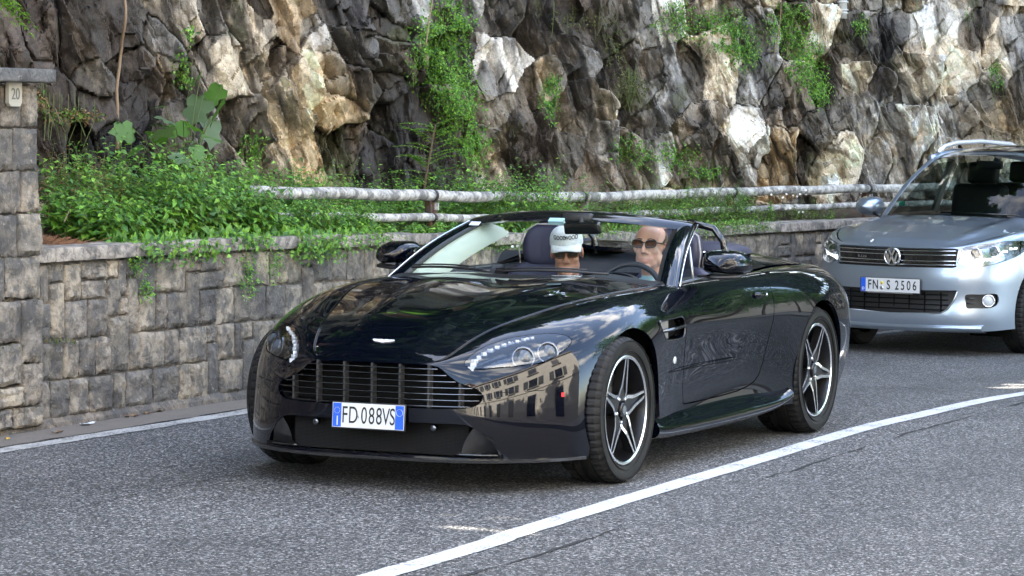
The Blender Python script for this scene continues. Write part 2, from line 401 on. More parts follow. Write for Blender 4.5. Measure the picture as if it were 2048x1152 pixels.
M['iron'] = pmat('brake_iron', (.22, .21, .20), .35, 1)
M['white_paint'] = pmat('plate_white', (.62, .63, .64), .4)
M['plate_blue'] = pmat('plate_blue', (.012, .10, .62), .35)
M['ink'] = pmat('ink', (.008, .008, .008), .5)
M['yellow'] = pmat('yellow_print', (.8, .6, .05), .5)
M['led'] = pmat('led_glass', (.55, .58, .62), .12, 0, coat=.5)
M['red'] = pmat('red_sticker', (.62, .02, .03), .35)
def glass(name, tint, extra=0.0, rough=0.0, strength=1.0):
    m = bpy.data.materials.new(name); m.use_nodes = True; n = m.node_tree.nodes; l = m.node_tree.links
    for q in list(n): n.remove(q)
    o = n.new('ShaderNodeOutputMaterial'); t = n.new('ShaderNodeBsdfTransparent'); t.inputs[0].default_value = (*tint, 1)
    g = n.new('ShaderNodeBsdfGlossy'); g.inputs['Roughness'].default_value = rough; g.inputs[0].default_value = (1, 1, 1, 1)
    fr = n.new('ShaderNodeFresnel'); fr.inputs[0].default_value = 1.5
    mx = n.new('ShaderNodeMixShader'); l.new(mth(n, l, 'ADD', mth(n, l, 'MULTIPLY', fr.outputs[0], strength), extra), mx.inputs[0]); l.new(t.outputs[0], mx.inputs[1]); l.new(g.outputs[0], mx.inputs[2]); l.new(mx.outputs[0], o.inputs[0])
    return m
M['screen_glass'] = glass('windscreen_glass', (.92, .95, .93), 0, strength=.07)
M['lamp_glass'] = glass('lamp_glass', (.93, .95, .97), .03)
M['dark_glass'] = glass('tinted_glass', (.42, .47, .46), .02)
M['mirror_glass'] = pmat('mirror_glass', (.9, .9, .9), .02, 1)
def tyre_mat():
    m, n, l, b = new_mat('tyre_rubber'); tc = nd(n, 'ShaderNodeTexCoord'); ns = noise(n, l, tc.outputs['Object'], 9, 4)
    r = ramp(n, [(.3, (.008, .008, .008)), (.75, (.020, .019, .018))]); l.new(ns.outputs[0], r.inputs[0]); l.new(r.outputs[0], b.inputs['Base Color']); b.inputs['Roughness'].default_value = .6; b.inputs['Specular IOR Level'].default_value = .22
    n2 = noise(n, l, tc.outputs['Object'], 260, 2); bump(n, l, b, n2.outputs[0], .25, .002); return m
M['tyre'] = tyre_mat()
def leather(name, c, sc=420):
    m, n, l, b = new_mat(name); tc = nd(n, 'ShaderNodeTexCoord'); v = nd(n, 'ShaderNodeTexVoronoi'); v.inputs['Scale'].default_value = sc; l.new(tc.outputs['Object'], v.inputs['Vector'])
    b.inputs['Base Color'].default_value = (*c, 1); b.inputs['Roughness'].default_value = .45; bump(n, l, b, v.outputs['Distance'], .25, .002); return m
M['leather'] = leather('navy_leather', (.022, .021, .045)); M['leather_dark'] = leather('black_leather', (.011, .012, .015)); M['leather_grey'] = leather('grey_leather', (.30, .28, .27))
def mesh_grille():
    m, n, l, b = new_mat('wire_mesh'); tc = nd(n, 'ShaderNodeTexCoord'); v = nd(n, 'ShaderNodeTexVoronoi'); v.feature = 'DISTANCE_TO_EDGE'; v.inputs['Scale'].default_value = 160; v.inputs['Randomness'].default_value = .15
    l.new(tc.outputs['Object'], v.inputs['Vector']); r = ramp(n, [(.05, (.03, .03, .032)), (.12, (.003, .003, .003))]); l.new(v.outputs['Distance'], r.inputs[0]); l.new(r.outputs[0], b.inputs['Base Color']); b.inputs['Roughness'].default_value = .7; b.inputs['Specular IOR Level'].default_value = .08
    return m
M['mesh'] = mesh_grille()
def carbon():
    m, n, l, b = new_mat('carbon_weave'); tc = nd(n, 'ShaderNodeTexCoord'); k = nd(n, 'ShaderNodeTexChecker'); k.inputs['Scale'].default_value = 300; k.inputs[1].default_value = (.035, .035, .037, 1); k.inputs[2].default_value = (.008, .008, .008, 1)
    l.new(tc.outputs['Object'], k.inputs[0]); l.new(k.outputs[0], b.inputs['Base Color']); b.inputs['Roughness'].default_value = .3; b.inputs['Coat Weight'].default_value = .8; return m
M['carbon'] = carbon()

# ---------------------------------------------------------------- wheels (built along y: outer face at +y)
def tyre_mesh(ro, ri, w, n=96):
    h = w/2; s = ro-ri
    prof = [(ri+.004, -h*.80), (ri+.012, -h*.93), (ri+s*.45, -h*1.03), (ri+s*.75, -h*1.0), (ro-.014, -h*.90), (ro-.003, -h*.80), (ro, -h*.62), (ro, -h*.45), (ro-.007, -h*.44), (ro-.007, -h*.37), (ro+.001, -h*.36), (ro+.001, -h*.12), (ro-.007, -h*.11), (ro-.007, -h*.04)]
    prof = prof+[(r, -y) for r, y in prof[::-1]]; k = len(prof); V = []; n = 216
    for j in range(n):
        t = 2*math.pi*j/n; ca, sa = math.cos(t), math.sin(t); g = (j % 4 == 0)
        for q, (r, y) in enumerate(prof):
            if g and ro-.02 < r and abs(y) > h*.40: r = r-.006
            V.append((r*ca, y, r*sa))
    F = [(j*k+i, j*k+i+1, ((j+1) % n)*k+i+1, ((j+1) % n)*k+i) for j in range(n) for i in range(k-1)]
    # lettering rings moulded on the outer wall
    b = MB(); b.add(V, F)
    for rr in (ri+s*.28, ri+s*.80):
        b.lathe([(rr-.002, h*(.985 if rr < ri+s*.5 else .99)), (rr-.001, h*1.035), (rr+.001, h*1.035), (rr+.002, h*(.985 if rr < ri+s*.5 else .99))], 72)
    me = b.mesh('tyre'); bm = bmesh.new(); bm.from_mesh(me); bmesh.ops.recalc_face_normals(bm, faces=bm.faces); bm.to_mesh(me); bm.free(); sharp(me, 30); return me
def strip(b, path, w0, th, m=0, y0=0.0, m_side=None):
    """flat-topped bar following a 2-D path (r cos, r sin) in the x-z plane at height path[i][2]"""
    P = np.array([(p[0], p[2], p[1]) for p in path], float); T = np.gradient(P, axis=0); T[:, 1] = 0; T /= np.linalg.norm(T, axis=1)[:, None]
    Nn = np.stack([-T[:, 2], 0*T[:, 0], T[:, 0]], 1); w = np.broadcast_to(w0, (len(P),))[:, None]
    A = P+Nn*w; B = P-Nn*w; d = np.array([0, th, 0]); n = len(P)
    V = np.vstack([A, B, A-d, B-d]); F = []; 
    for i in range(n-1):
        b.add(V[[i, i+1, n+i+1, n+i]], [(0, 1, 2, 3)], m)
        ms = m if m_side is None else m_side
        b.add(V[[i, i+1, 2*n+i+1, 2*n+i]], [(0, 3, 2, 1)], ms); b.add(V[[n+i, n+i+1, 3*n+i+1, 3*n+i]], [(0, 1, 2, 3)], ms)
    return b
def make_wheel(parent, name, loc, ro, rim_r, w, side, style='star', spin=0.0):
    wh = empty(name, loc); wh.parent = parent
    wh.rotation_euler = (0, 0, 0 if side > 0 else math.pi)
    key = (round(ro, 3), round(w, 3), style)
    if key not in WHEEL_CACHE:
        h = w/2; d = {}
        d['tyre'] = tyre_mesh(ro, rim_r, w)
        b = MB(); y1 = h*.86
        b.lathe([(rim_r+.008, y1+.004), (rim_r+.006, y1+.010), (rim_r-.004, y1+.011), (rim_r-.010, y1+.006)], 72, m=0)
        b.lathe([(rim_r-.010, y1+.006), (rim_r-.016, y1-.02), (rim_r-.030, y1-.09), (rim_r-.030, -h*.8), (rim_r-.012, -h*.95)], 72, m=1)
        b.lathe([(rim_r-.030, -h*.35), (.05, -h*.30)], 48, m=2)
        rim = b.mesh('rim'); d['rim'] = rim
        b = MB()
        if style == 'star':
            R1 = rim_r-.004
            for k in range(1):
                a = math.pi/2+2*math.pi*k/5
                for s in (-1, 1):
                    pts = []
                    for rr, da, yy in ((R1, .045, y1+.004), (rim_r*.80, .085, y1+.002), (rim_r*.58, .150, y1-.002), (rim_r*.47, .23, y1-.004), (rim_r*.35, .47, y1-.010), (rim_r*.26, .62, y1-.016)):
                        pts.append((rr*math.cos(a+s*da), rr*math.sin(a+s*da), yy))
                    strip(b, pts, np.array([.0055, .0065, .0075, .008, .008, .007]), .04, 0, m_side=1)
                # dark centre of the spoke, set back
                poly = [(rr*math.cos(a+da), y1-.014, rr*math.sin(a+da)) for rr, da in ((R1, .04), (rim_r*.58, .145), (rim_r*.47, .22), (rim_r*.35, .46), (.05, .6), (.05, -.6), (rim_r*.35, -.46), (rim_r*.47, -.22), (rim_r*.58, -.145), (R1, -.04))]
                b.prism(poly, (0, -.03, 0), 1)
            d['spoke'] = b.mesh('spoke', False); b = MB()
            b.lathe([(.0, y1-.002), (.030, y1-.002), (.034, y1-.006), (.036, y1-.03)], 32, m=1)
            b.lathe([(.020, y1-.001), (.022, y1+.001), (.0, y1+.002)], 24, m=2)
            for k in range(5):
                a = math.pi/2+2*math.pi*(k+.5)/5; c = (.058*math.cos(a), y1-.02, .058*math.sin(a))
                b.lathe([(.0, .012), (.009, .010), (.010, -.02)], 10, m=0, c=c)
        else:
            for k in range(1):
                a = math.pi/2+2*math.pi*k/5
                for s in (-1, 1):
                    pts = [(rr*math.cos(a+s*da), rr*math.sin(a+s*da), yy) for rr, da, yy in ((rim_r-.004, .10, y1), (rim_r*.6, .12, y1-.01), (rim_r*.25, .30, y1-.02))]
                    strip(b, pts, .016, .04, 0, m_side=1)
            d['spoke'] = b.mesh('spoke', False); b = MB()
            b.lathe([(.0, y1), (.05, y1-.002), (.06, y1-.03)], 32, m=0)
        d['hub'] = b.mesh('hub', False)
        b = MB(); b.lathe([(.05, h*.10), (rim_r*.72, h*.10), (rim_r*.74, h*.06), (rim_r*.74, -h*.12), (.05, -h*.12)], 48)
        d['disc'] = b.mesh('brake_disc'); sharp(d['disc'], 30)
        b = MB(); 
        P = []
        for j in range(9):
            t = R(150+60*j/8-30); P.append([(r*math.cos(t), yy, r*math.sin(t)) for r, yy in ((rim_r*.50, h*.25), (rim_r*.80, h*.25), (rim_r*.82, h*.1), (rim_r*.82, -h*.2), (rim_r*.50, -h*.2), (rim_r*.50, h*.25))])
        b.grid(P); d['caliper'] = b.mesh('brake_caliper'); sharp(d['caliper'], 30)
        WHEEL_CACHE[key] = d
    d = WHEEL_CACHE[key]
    obj('tyre', d['tyre'], M['tyre'], wh)
    al = [M['machined'], M['dark_alloy'], M['cavity']] if style == 'star' else [M['satin_metal'], M['satin_metal'], M['cavity']]
    obj('rim', d['rim'], al, wh); s = obj('hub', d['hub'], [al[0], al[1], M['chrome']], wh, rot=(0, spin, 0))
    for k in range(5): obj('spoke', d['spoke'], [al[0], al[1], M['chrome']], wh, rot=(0, spin+2*math.pi*k/5, 0))
    obj('brake_disc', d['disc'], M['iron'], wh); obj('brake_caliper', d['caliper'], M['dark_alloy'], wh)
    return wh
WHEEL_CACHE = {}
# ---------------------------------------------------------------- photo pixel -> direction (2048 x 1152), ground level, road frame
def ray(px, py):
    f_, pt, ro = 5985.30, .05497258, .00927095
    a = (px-1024)/f_; b = -(py-576)/f_; X = a*math.cos(ro)-b*math.sin(ro); u = a*math.sin(ro)+b*math.cos(ro)
    return np.array([X, math.cos(pt)+u*math.sin(pt), -math.sin(pt)+u*math.cos(pt)])
CAMP = np.array([0, 0, 1.64332])
def gz(x, y): return -.165*smooth01(np.asarray(y, float), 17, 23)
def ground_px(px, py):
    z = 0.0
    for _ in range(20): d = ray(px, py); P = CAMP+d*((z-CAMP[2])/d[2]); z = float(gz(P[0], P[1]))
    return P
def catmull(P, step=.1):
    P = np.asarray(P, float); Q = np.concatenate([2*P[:1]-P[1:2], P, 2*P[-1:]-P[-2:-1]]); out = []
    for i in range(1, len(Q)-2):
        n = max(2, int(np.linalg.norm(Q[i+1]-Q[i])/step)); t = np.linspace(0, 1, n, endpoint=False)[:, None]
        out.append(.5*((2*Q[i])+(-Q[i-1]+Q[i+1])*t+(2*Q[i-1]-5*Q[i]+4*Q[i+1]-Q[i+2])*t**2+(-Q[i-1]+3*Q[i]-3*Q[i+1]+Q[i+2])*t**3))
    out.append(P[-1:]); return np.concatenate(out)
class Path:
    def __init__(s, P, step=.05):
        s.P = catmull(P, step); d = np.linalg.norm(np.diff(s.P, axis=0), axis=1); s.S = np.concatenate([[0], np.cumsum(d)]); s.L = s.S[-1]
        T = np.gradient(s.P, axis=0); 
        for _ in range(30): T[1:-1] = (T[:-2]+2*T[1:-1]+T[2:])/4
        s.T = T/np.linalg.norm(T, axis=1)[:, None]; s.N = np.stack([s.T[:, 1], -s.T[:, 0]], 1)      # N points to the road (right of travel)
    def at(s, q, off=0.0):
        x = np.stack([np.interp(q, s.S, s.P[:, k]) for k in (0, 1)], -1); n = np.stack([np.interp(q, s.S, s.N[:, k]) for k in (0, 1)], -1)
        return x+n*np.asarray(off)[..., None]
    def nrm(s, q): return np.stack([np.interp(q, s.S, s.N[:, k]) for k in (0, 1)], -1)
    def near(s, x, y): i = np.argmin((s.P[:, 0]-x)**2+(s.P[:, 1]-y)**2); return s.S[i]
    def px(s, px, py, off=0.0):
        """where the pixel's ray meets the upright sheet standing on the path at offset off -> (arc length, z)"""
        P = s.P+s.N*off; d = ray(px, py); c = P[:, 0]*d[1]-P[:, 1]*d[0]; k = np.where(np.sign(c[:-1]) != np.sign(c[1:]))[0]
        if not len(k): return None
        i = k[0]; t = c[i]/(c[i]-c[i+1]); Q = P[i]+(P[i+1]-P[i])*t; return s.S[i]+(s.S[i+1]-s.S[i])*t, CAMP[2]+d[2]*Q[1]/d[1]
WALL = Path([(-9, 2.2), (-6.2, 8), (-4.6, 11.4), (-3.3, 14.1), (-2.647, 15.45), (-2.04, 16.69), (-1.50, 17.85), (-.92, 19.12), (0, 21.15), (.95, 23.15), (1.90, 24.95), (2.85, 26.4), (4.2, 28.1), (6.8, 30.6), (10.5, 33.4), (17, 37), (30, 42)])
_c = [tuple(ground_px(*p)[:2]) for p in ((740, 1157), (1024, 1070), (1270, 994.5), (1516, 920.6), (1727, 857), (1868, 824), (2048, 788))]
CENTRE = Path([(-14.6, -19), (-4.2, 2.9)]+_c+[tuple(np.array(_c[-1])+(np.array(_c[-1])-np.array(_c[-3]))/np.linalg.norm(np.array(_c[-1])-np.array(_c[-3]))*k_+np.array((.9, -.42))*.012*k_*k_) for k_ in (2.5, 5, 9, 14, 22)])
def wall_top(y): return .958-.148*smooth01(np.asarray(y, float), 17, 24)

def mat_asphalt():
    m, n, l, b = new_mat('asphalt'); tc = nd(n, 'ShaderNodeTexCoord'); V = tc.outputs['Object']
    v = nd(n, 'ShaderNodeTexVoronoi'); v.inputs['Scale'].default_value = 118; l.new(V, v.inputs['Vector'])
    sep = nd(n, 'ShaderNodeSeparateColor'); l.new(v.outputs['Color'], sep.inputs[0])
    r1 = ramp(n, [(0, (.010, .010, .010)), (.35, (.040, .040, .0405)), (.70, (.108, .107, .105)), (.9, (.27, .265, .26)), (1, (.55, .54, .53))]); l.new(sep.outputs[0], r1.inputs[0])
    big = noise(n, l, V, .55, 5, .6); r2 = ramp(n, [(.32, (.72, .72, .73)), (.68, (1.18, 1.17, 1.16))]); l.new(big.outputs[0], r2.inputs[0])
    c = mixc(n, l, 1, r1.outputs[0], r2.outputs[0], 'MULTIPLY')
    fine = noise(n, l, V, 420, 3, .7); r3 = ramp(n, [(.3, (.7, .7, .7)), (.7, (1.25, 1.25, 1.25))]); l.new(fine.outputs[0], r3.inputs[0]); c = mixc(n, l, 1, c, r3.outputs[0], 'MULTIPLY')
    la = nd(n, 'ShaderNodeVertexColor'); la.layer_name = 'tint'; wob = noise(n, l, V, 1.7, 4, .6); lw = mixc(n, l, mth(n, l, 'MULTIPLY', wob.outputs[0], .9), (1, 1, 1), la.outputs[0]); c = mixc(n, l, 1, c, lw, 'MULTIPLY')
    oil = noise(n, l, V, 2.8, 5, .7); ro_ = ramp(n, [(.30, (.62, .61, .60)), (.40, (1, 1, 1))]); l.new(oil.outputs[0], ro_.inputs[0]); c = mixc(n, l, 1, c, ro_.outputs[0], 'MULTIPLY')
    l.new(c, b.inputs['Base Color']); b.inputs['Roughness'].default_value = .62; b.inputs['Specular IOR Level'].default_value = .45
    h = mth(n, l, 'ADD', mth(n, l, 'MULTIPLY', v.outputs['Distance'], -1.2), mth(n, l, 'MULTIPLY', fine.outputs[0], .5)); bump(n, l, b, h, .9, .006); return m
def mat_line(name, c, wear):
    m, n, l, b = new_mat(name); tc = nd(n, 'ShaderNodeTexCoord'); V = tc.outputs['Object']
    a = noise(n, l, V, 70, 5, .7); d = noise(n, l, V, 4, 3, .6); k = mth(n, l, 'ADD', mth(n, l, 'MULTIPLY', a.outputs[0], .75), mth(n, l, 'MULTIPLY', d.outputs[0], .35))
    r = ramp(n, [(wear, (.07, .07, .072)), (wear+.10, c)]); l.new(k, r.inputs[0]); l.new(r.outputs[0], b.inputs['Base Color']); b.inputs['Roughness'].default_value = .6
    bump(n, l, b, a.outputs[0], .5, .004); return m
M['asphalt'] = mat_asphalt(); M['line_white'] = mat_line('road_paint', (.56, .575, .60), .43); M['line_worn'] = mat_line('worn_road_paint', (.42, .41, .39), .46)
M['crack'] = pmat('crack_tar', (.018, .018, .018), .8)

# ---- ground sheet and carriageway
def ribbon(path, s0, s1, o0, o1, z, name, mat, parent=None, step=.12, jag=0.0, seed=1):
    S = np.arange(s0, s1, step); A = path.at(S, 0*S+o0); B = path.at(S, 0*S+o1)
    if jag: A = A+path.nrm(S)*(fbm(np.stack([S*6, 0*S, 0*S+seed], 1), 3)*jag)[:, None]; B = B+path.nrm(S)*(fbm(np.stack([S*6, 0*S+9, 0*S+seed], 1), 3)*jag)[:, None]
    P = np.stack([np.column_stack([A, gz(A[:, 0], A[:, 1])+z]), np.column_stack([B, gz(B[:, 0], B[:, 1])+z])], 1)
    b = MB(); b.grid(P); return b.build(name, mat, parent, smooth=False, fix=True)
xs = np.concatenate([[-400, -120, -40], np.linspace(-14, 40, 55), [80, 200, 600]]); ys = np.concatenate([[-500, -150, -50], np.linspace(-20, 60, 81), [120, 300, 900]])
P = np.array([[(x, y, gz(x, y)-.006) for y in ys] for x in xs]); b = MB(); b.grid(P, flip=True)
ground = b.build('ground', pmat('earth', (.09, .08, .065), .95)); tag(ground, 'dark earth ground spreading under the road and beyond', kind='structure')
S_ = np.arange(0, WALL.L, .25); A = WALL.at(S_, 0*S_-.05); P = [[(*(a+WALL.nrm(s)*o), float(gz(0, a[1]))) for o in np.linspace(0, 8.4, 43)] for s, a in zip(S_, A)]
P = np.array(P); P[..., 2] = gz(P[..., 0], P[..., 1]); b = MB(); b.grid(P)
road = b.build('road', M['asphalt'], fix=False)
_of = np.tile(np.linspace(0, 8.4, 43), len(S_)); _tr = sum(np.exp(-((_of-q)/.32)**2) for q in (1.75, 3.2, 4.9, 6.4)); _t = 1-.26*_tr; _t = np.where(_of < .5, .85, _t)
_at = road.data.color_attributes.new('tint', 'FLOAT_COLOR', 'POINT'); _at.data.foreach_set('color', np.column_stack([_t, _t, _t*.99, np.ones(len(_t))]).astype(np.float32).ravel()); tag(road, 'grey speckled asphalt road', kind='structure')
S0 = 0; ribbon(CENTRE, 0, CENTRE.L-.5, -.062, .062, .004, 'centre_line', M['line_white'], road, .08, .004)
ribbon(WALL, 2, WALL.L-2, .355, .485, .004, 'edge_line', M['line_worn'], road, .06, .012, 3)
for (pts, wd, sd) in (([(-300, 1115), (120, 1018), (250, 992), (330, 977), (480, 945), (560, 925)], .006, 1), ([(700, 1222), (1000, 1132), (1250, 1056), (1400, 1004), (1520, 962), (1660, 916), (1800, 872), (2048, 806), (2200, 770)], .013, 5)):
    G = np.array([ground_px(*p)[:2] for p in pts]); Pt = Path(G, .03); S_ = np.arange(0, Pt.L, .025); w = wd*np.clip(.35+1.5*fbm(np.stack([S_*2.3, 0*S_, 0*S_+sd], 1), 4), .0, 2.2); o = .030*fbm(np.stack([S_*3, 0*S_+3, 0*S_+sd], 1), 4)
    A = Pt.at(S_, o-w); B = Pt.at(S_, o+w); P = np.stack([np.column_stack([A, gz(A[:, 0], A[:, 1])+.0035]), np.column_stack([B, gz(B[:, 0], B[:, 1])+.0035])], 1); b = MB(); b.grid(P); b.build('crack', M['crack'], road, smooth=False)
M['gutter'] = mat_line('gutter_dirt', (.15, .13, .11), .40)
ribbon(WALL, 2, WALL.L-2, -.02, .34, .006, 'gutter', M['gutter'], road, .06, .02, 8)
# far pavement in front of the houses
S_ = np.arange(0, CENTRE.L, .3); 
def strip_box(path, o0, o1, h, name, mat, label):
    P = []
    for s in S_:
        p0 = path.at(np.array(s), np.array(o0)); p1 = path.at(np.array(s), np.array(o1)); g = float(gz(0, p0[1])); P.append([(*p0, g-.02), (*p0, g+h), (*p1, g+h), (*p1, g-.02)])
    b = MB(); b.grid(P); return tag(b.build(name, mat, smooth=False), label, kind='structure')
strip_box(CENTRE, 4.35, 9.6, .12, 'pavement', pmat('pavement_concrete', (.24, .23, .21), .85), 'raised concrete pavement along the far side of the road')

# ---------------------------------------------------------------- masonry
def mat_stone(name, cols, dark=.35, moss=.35, soot=None):
    m, n, l, b = new_mat(name); tc = nd(n, 'ShaderNodeTexCoord'); g = nd(n, 'ShaderNodeNewGeometry'); W_ = g.outputs['Position']; oi = nd(n, 'ShaderNodeObjectInfo')
    r0 = ramp(n, [(i/(len(cols)-1), c) for i, c in enumerate(cols)]); l.new(oi.outputs['Random'], r0.inputs[0])
    a = noise(n, l, W_, 16, 6, .65, .6); ra = ramp(n, [(.30, (.30, .29, .29)), (.47, (.92, .91, .90)), (.72, (1.35, 1.32, 1.25))]); l.new(a.outputs[0], ra.inputs[0])
    c = mixc(n, l, 1, r0.outputs[0], ra.outputs[0], 'MULTIPLY')
    st = noise(n, l, W_, 2.2, 5, .6, .3); rs = ramp(n, [(dark, (1,)*3), (dark+.16, (0,)*3)]); l.new(st.outputs[0], rs.inputs[0]); c = mixc(n, l, mth(n, l, 'MULTIPLY', rs.outputs[0], .8), c, (.055, .055, .058))
    s2 = noise(n, l, W_, 8.5, 5, .7); rs2 = ramp(n, [(.42, (1,)*3), (.54, (0,)*3)]); l.new(s2.outputs[0], rs2.inputs[0]); c = mixc(n, l, mth(n, l, 'MULTIPLY', rs2.outputs[0], .72), c, (.085, .084, .084))
    mo = noise(n, l, W_, 3.1, 6, .7); rm = ramp(n, [(.62+.1*(1-moss), (0,)*3), (.70+.1*(1-moss), (1,)*3)]); l.new(mo.outputs[0], rm.inputs[0]); c = mixc(n, l, mth(n, l, 'MULTIPLY', rm.outputs[0], .75), c, (.052, .062, .016))
    pal = noise(n, l, W_, 27, 4, .75); rp = ramp(n, [(.60, (0,)*3), (.72, (1,)*3)]); l.new(pal.outputs[0], rp.inputs[0]); c = mixc(n, l, mth(n, l, 'MULTIPLY', rp.outputs[0], .5), c, (.52, .49, .44))
    l.new(c, b.inputs['Base Color']); b.inputs['Roughness'].default_value = .88; b.inputs['Specular IOR Level'].default_value = .25
    bn = noise(n, l, W_, 46, 6, .7); h = mth(n, l, 'ADD', mth(n, l, 'MULTIPLY', bn.outputs[0], .6), a.outputs[0]); bump(n, l, b, h, 1.0, .022); return m
M['stone'] = mat_stone('wall_stone', [(.35, .30, .235), (.20, .18, .158), (.42, .365, .29), (.25, .225, .195), (.135, .13, .124), (.38, .33, .255), (.28, .255, .225)])
M['mortar'] = mat_stone('lime_mortar', [(.20, .17, .14), (.21, .18, .15)], .38, .6)
M['coping'] = mat_stone('coping_stone', [(.36, .325, .285), (.40, .36, .32)], .33, .2)
M['slab_dark'] = mat_stone('dark_slab', [(.13, .13, .13), (.15, .15, .15)], .30, .1)
def stone_meshes(n, seed):
    out = []
    for k in range(n):
        nx, nz = 11, 9; u = np.linspace(-.5, .5, nx); w = np.linspace(-.5, .5, nz); U, Wz = np.meshgrid(u, w, indexing='ij')
        e = np.minimum(.5-np.abs(U), .5-np.abs(Wz)); pil = smooth01(e, -.02, .13)
        q = np.stack([U*2.4+k*7.3, Wz*2.4, 0*U+seed], -1); y = .60+.40*pil+.55*fbm(q*1.2, 5, seed, .6)*pil
        fc = RNG.normal(size=2)*.25; y = y+(U*fc[0]+Wz*fc[1])*pil
        stp = np.floor(fbm(q*1.7+5, 2, seed+3)*4)/4*.30*pil; y = np.clip(y+stp, .12, 1.6)
        j = (fbm(q*3+9, 2, seed+8))*.05; X = U*(1-.02)+j*(np.abs(U) > .35); Z = Wz*(1-.02)+(fbm(q*3+19, 2, seed+9))*.06*(np.abs(Wz) > .35)
        P = np.stack([X, y, Z], -1); V = P.reshape(-1, 3).tolist(); F = [(i*nz+jj, i*nz+jj+1, (i+1)*nz+jj+1, (i+1)*nz+jj) for i in range(nx-1) for jj in range(nz-1)]
        bd = [i*nz for i in range(nx)]+[(nx-1)*nz+jj for jj in range(1, nz)]+[i*nz+nz-1 for i in range(nx-2, -1, -1)]+[jj for jj in range(nz-2, 0, -1)]
        base = len(V)
        for i in bd: v = V[i]; V.append((v[0], -.8, v[2]))
        nb = len(bd); F += [(bd[i], bd[(i+1) % nb], base+(i+1) % nb, base+i) for i in range(nb)]
        me = mesh('stone', V, F, True); bm = bmesh.new(); bm.from_mesh(me); bmesh.ops.recalc_face_normals(bm, faces=bm.faces); bm.to_mesh(me); bm.free(); sharp(me, 48); me.materials.append(M['stone']); out.append(me)
    return out
STONES = stone_meshes(36, 11)
def lay_stones(parent, frame, L, z0, z1, hr=.101, seed=3, depth=.030, wmin=.11, wmax=.30, big=.16, hide=None, hmb=None):
    """frame(s) -> (xy point on the face, outward normal xy, local top factor); stones as children named stone"""
    rg = np.random.default_rng(seed); rows = int(round((z1-z0)/hr)); hr = (z1-z0)/rows; cell = .02; n = int(L/cell); occ = np.zeros((rows, n), bool); cnt = 0
    for r in range(rows):
        i = 0
        while i < n:
            if occ[r, i]: i += 1; continue
            j = i
            while j < n and not occ[r, j]: j += 1
            free = (j-i)*cell; hh = 1
            if r+1 < rows:
                q = rg.random(); hh = 2 if q < .84 else (3 if q < .84+big and r+2 < rows else 1)
                if r % 2 == 1 and hh == 2 and rg.random() < .55: hh = 1
            w = rg.uniform(wmin, wmax)*(1.12 if hh == 1 else 1.0)*(.8 if hh == 3 else 1)
            if free < wmin*.8: w = free
            elif free-w < wmin*.8: w = free if free < wmax*1.25 else free*.5
            k = min(max(1, int(round(w/cell))), j-i); hh = min(hh, rows-r)
            while hh > 1 and occ[r+hh-1, i:i+k].any(): hh -= 1
            occ[r:r+hh, i:i+k] = True
            s = (i+k/2)*cell; z = z0+(r+hh/2)*hr; (p, nn, zs) = frame(s, z); g = .006+.008*rg.random()
            if hide is not None and hide(p, zs):
                w2, h2 = (k*cell-g)/2, (hh*hr-g)/2; t2 = np.array((-nn[1], nn[0])); q3 = lambda a, o_, zz: (p[0]+t2[0]*a+nn[0]*o_, p[1]+t2[1]*a+nn[1]*o_, zs+zz)
                hmb.add([q3(a, o_, zz) for o_ in (-.02, depth*.9) for a, zz in ((-w2, -h2), (w2, -h2), (w2, h2), (-w2, h2))], [(4, 5, 6, 7), (0, 1, 5, 4), (1, 2, 6, 5), (2, 3, 7, 6), (3, 0, 4, 7)])
            elif k*cell > .03:
                o = bpy.data.objects.new('stone', STONES[rg.integers(len(STONES))]); COL.objects.link(o); o.parent = parent
                o.location = (p[0], p[1], zs); o.rotation_euler = (0, rg.normal()*.02, math.atan2(-nn[0], nn[1])); fl = rg.choice([-1, 1])
                o.scale = (fl*(k*cell-g), depth*rg.uniform(.8, 1.25), hh*hr-g); cnt += 1
            i += k
    return cnt
def wall_frame(off=0.0, batter=.06):
    def fr(s, z):
        p = WALL.at(np.array(s0_w+s), np.array(off-batter*z)); n = WALL.nrm(np.array(s0_w+s)); y = p[1]; g = float(gz(0, y)); t = float(wall_top(y)); return p, n, g+(t-.085-g)*(z/.865)
    return fr
s0_w = WALL.px(-60, 800)[0]-1.3; s1_w = WALL.near(3.6, 27.3)
wall = empty('retaining_wall', (0, 0, 0), 0, 'long low retaining wall of rough squared stone blocks along the road', 'wall')
HID = MB()
def behind_car(p, z):
    # stones wholly behind the car body are kept as one joined part
    c_, s_ = math.cos(-.05497258), math.sin(-.05497258); d = p[1]; px = 1024+5985.3*p[0]/d; v = (z-CAMP[2])/d; py = 576-5985.3*(v+.05497)+.00927*(px-1024); return 880 < px < 1420 and py > 575 or 700 < px <= 880 and py > 640 or 560 < px <= 700 and py > 700 or 1420 <= px < 1650 and py > 560
NST = lay_stones(wall, wall_frame(), s1_w-s0_w, .045, .865, .103, 5, .024, .10, .29, .16, behind_car, HID)
HID.build('hidden_stones', M['stone'], wall)['kind'] = 'stuff'
S_ = np.arange(0, WALL.L, .15); P = []
for s in S_:
    p = WALL.at(np.array(s), np.array(-.006)); n = WALL.nrm(np.array(s)); g = float(gz(0, p[1])); t = float(wall_top(p[1])); P.append([(*(p+n*.05), g-.05), (*(p+n*(.035)), g+.03), (*p, g+.07), (*(p-n*.052), t-.05), (*(p-n*.5), t-.05), (*(p-n*.5), g-.1)])
b = MB(); b.grid(P); b.build('mortar_core', M['mortar'], wall, smooth=False)
s = s0_w-.3; k = 0
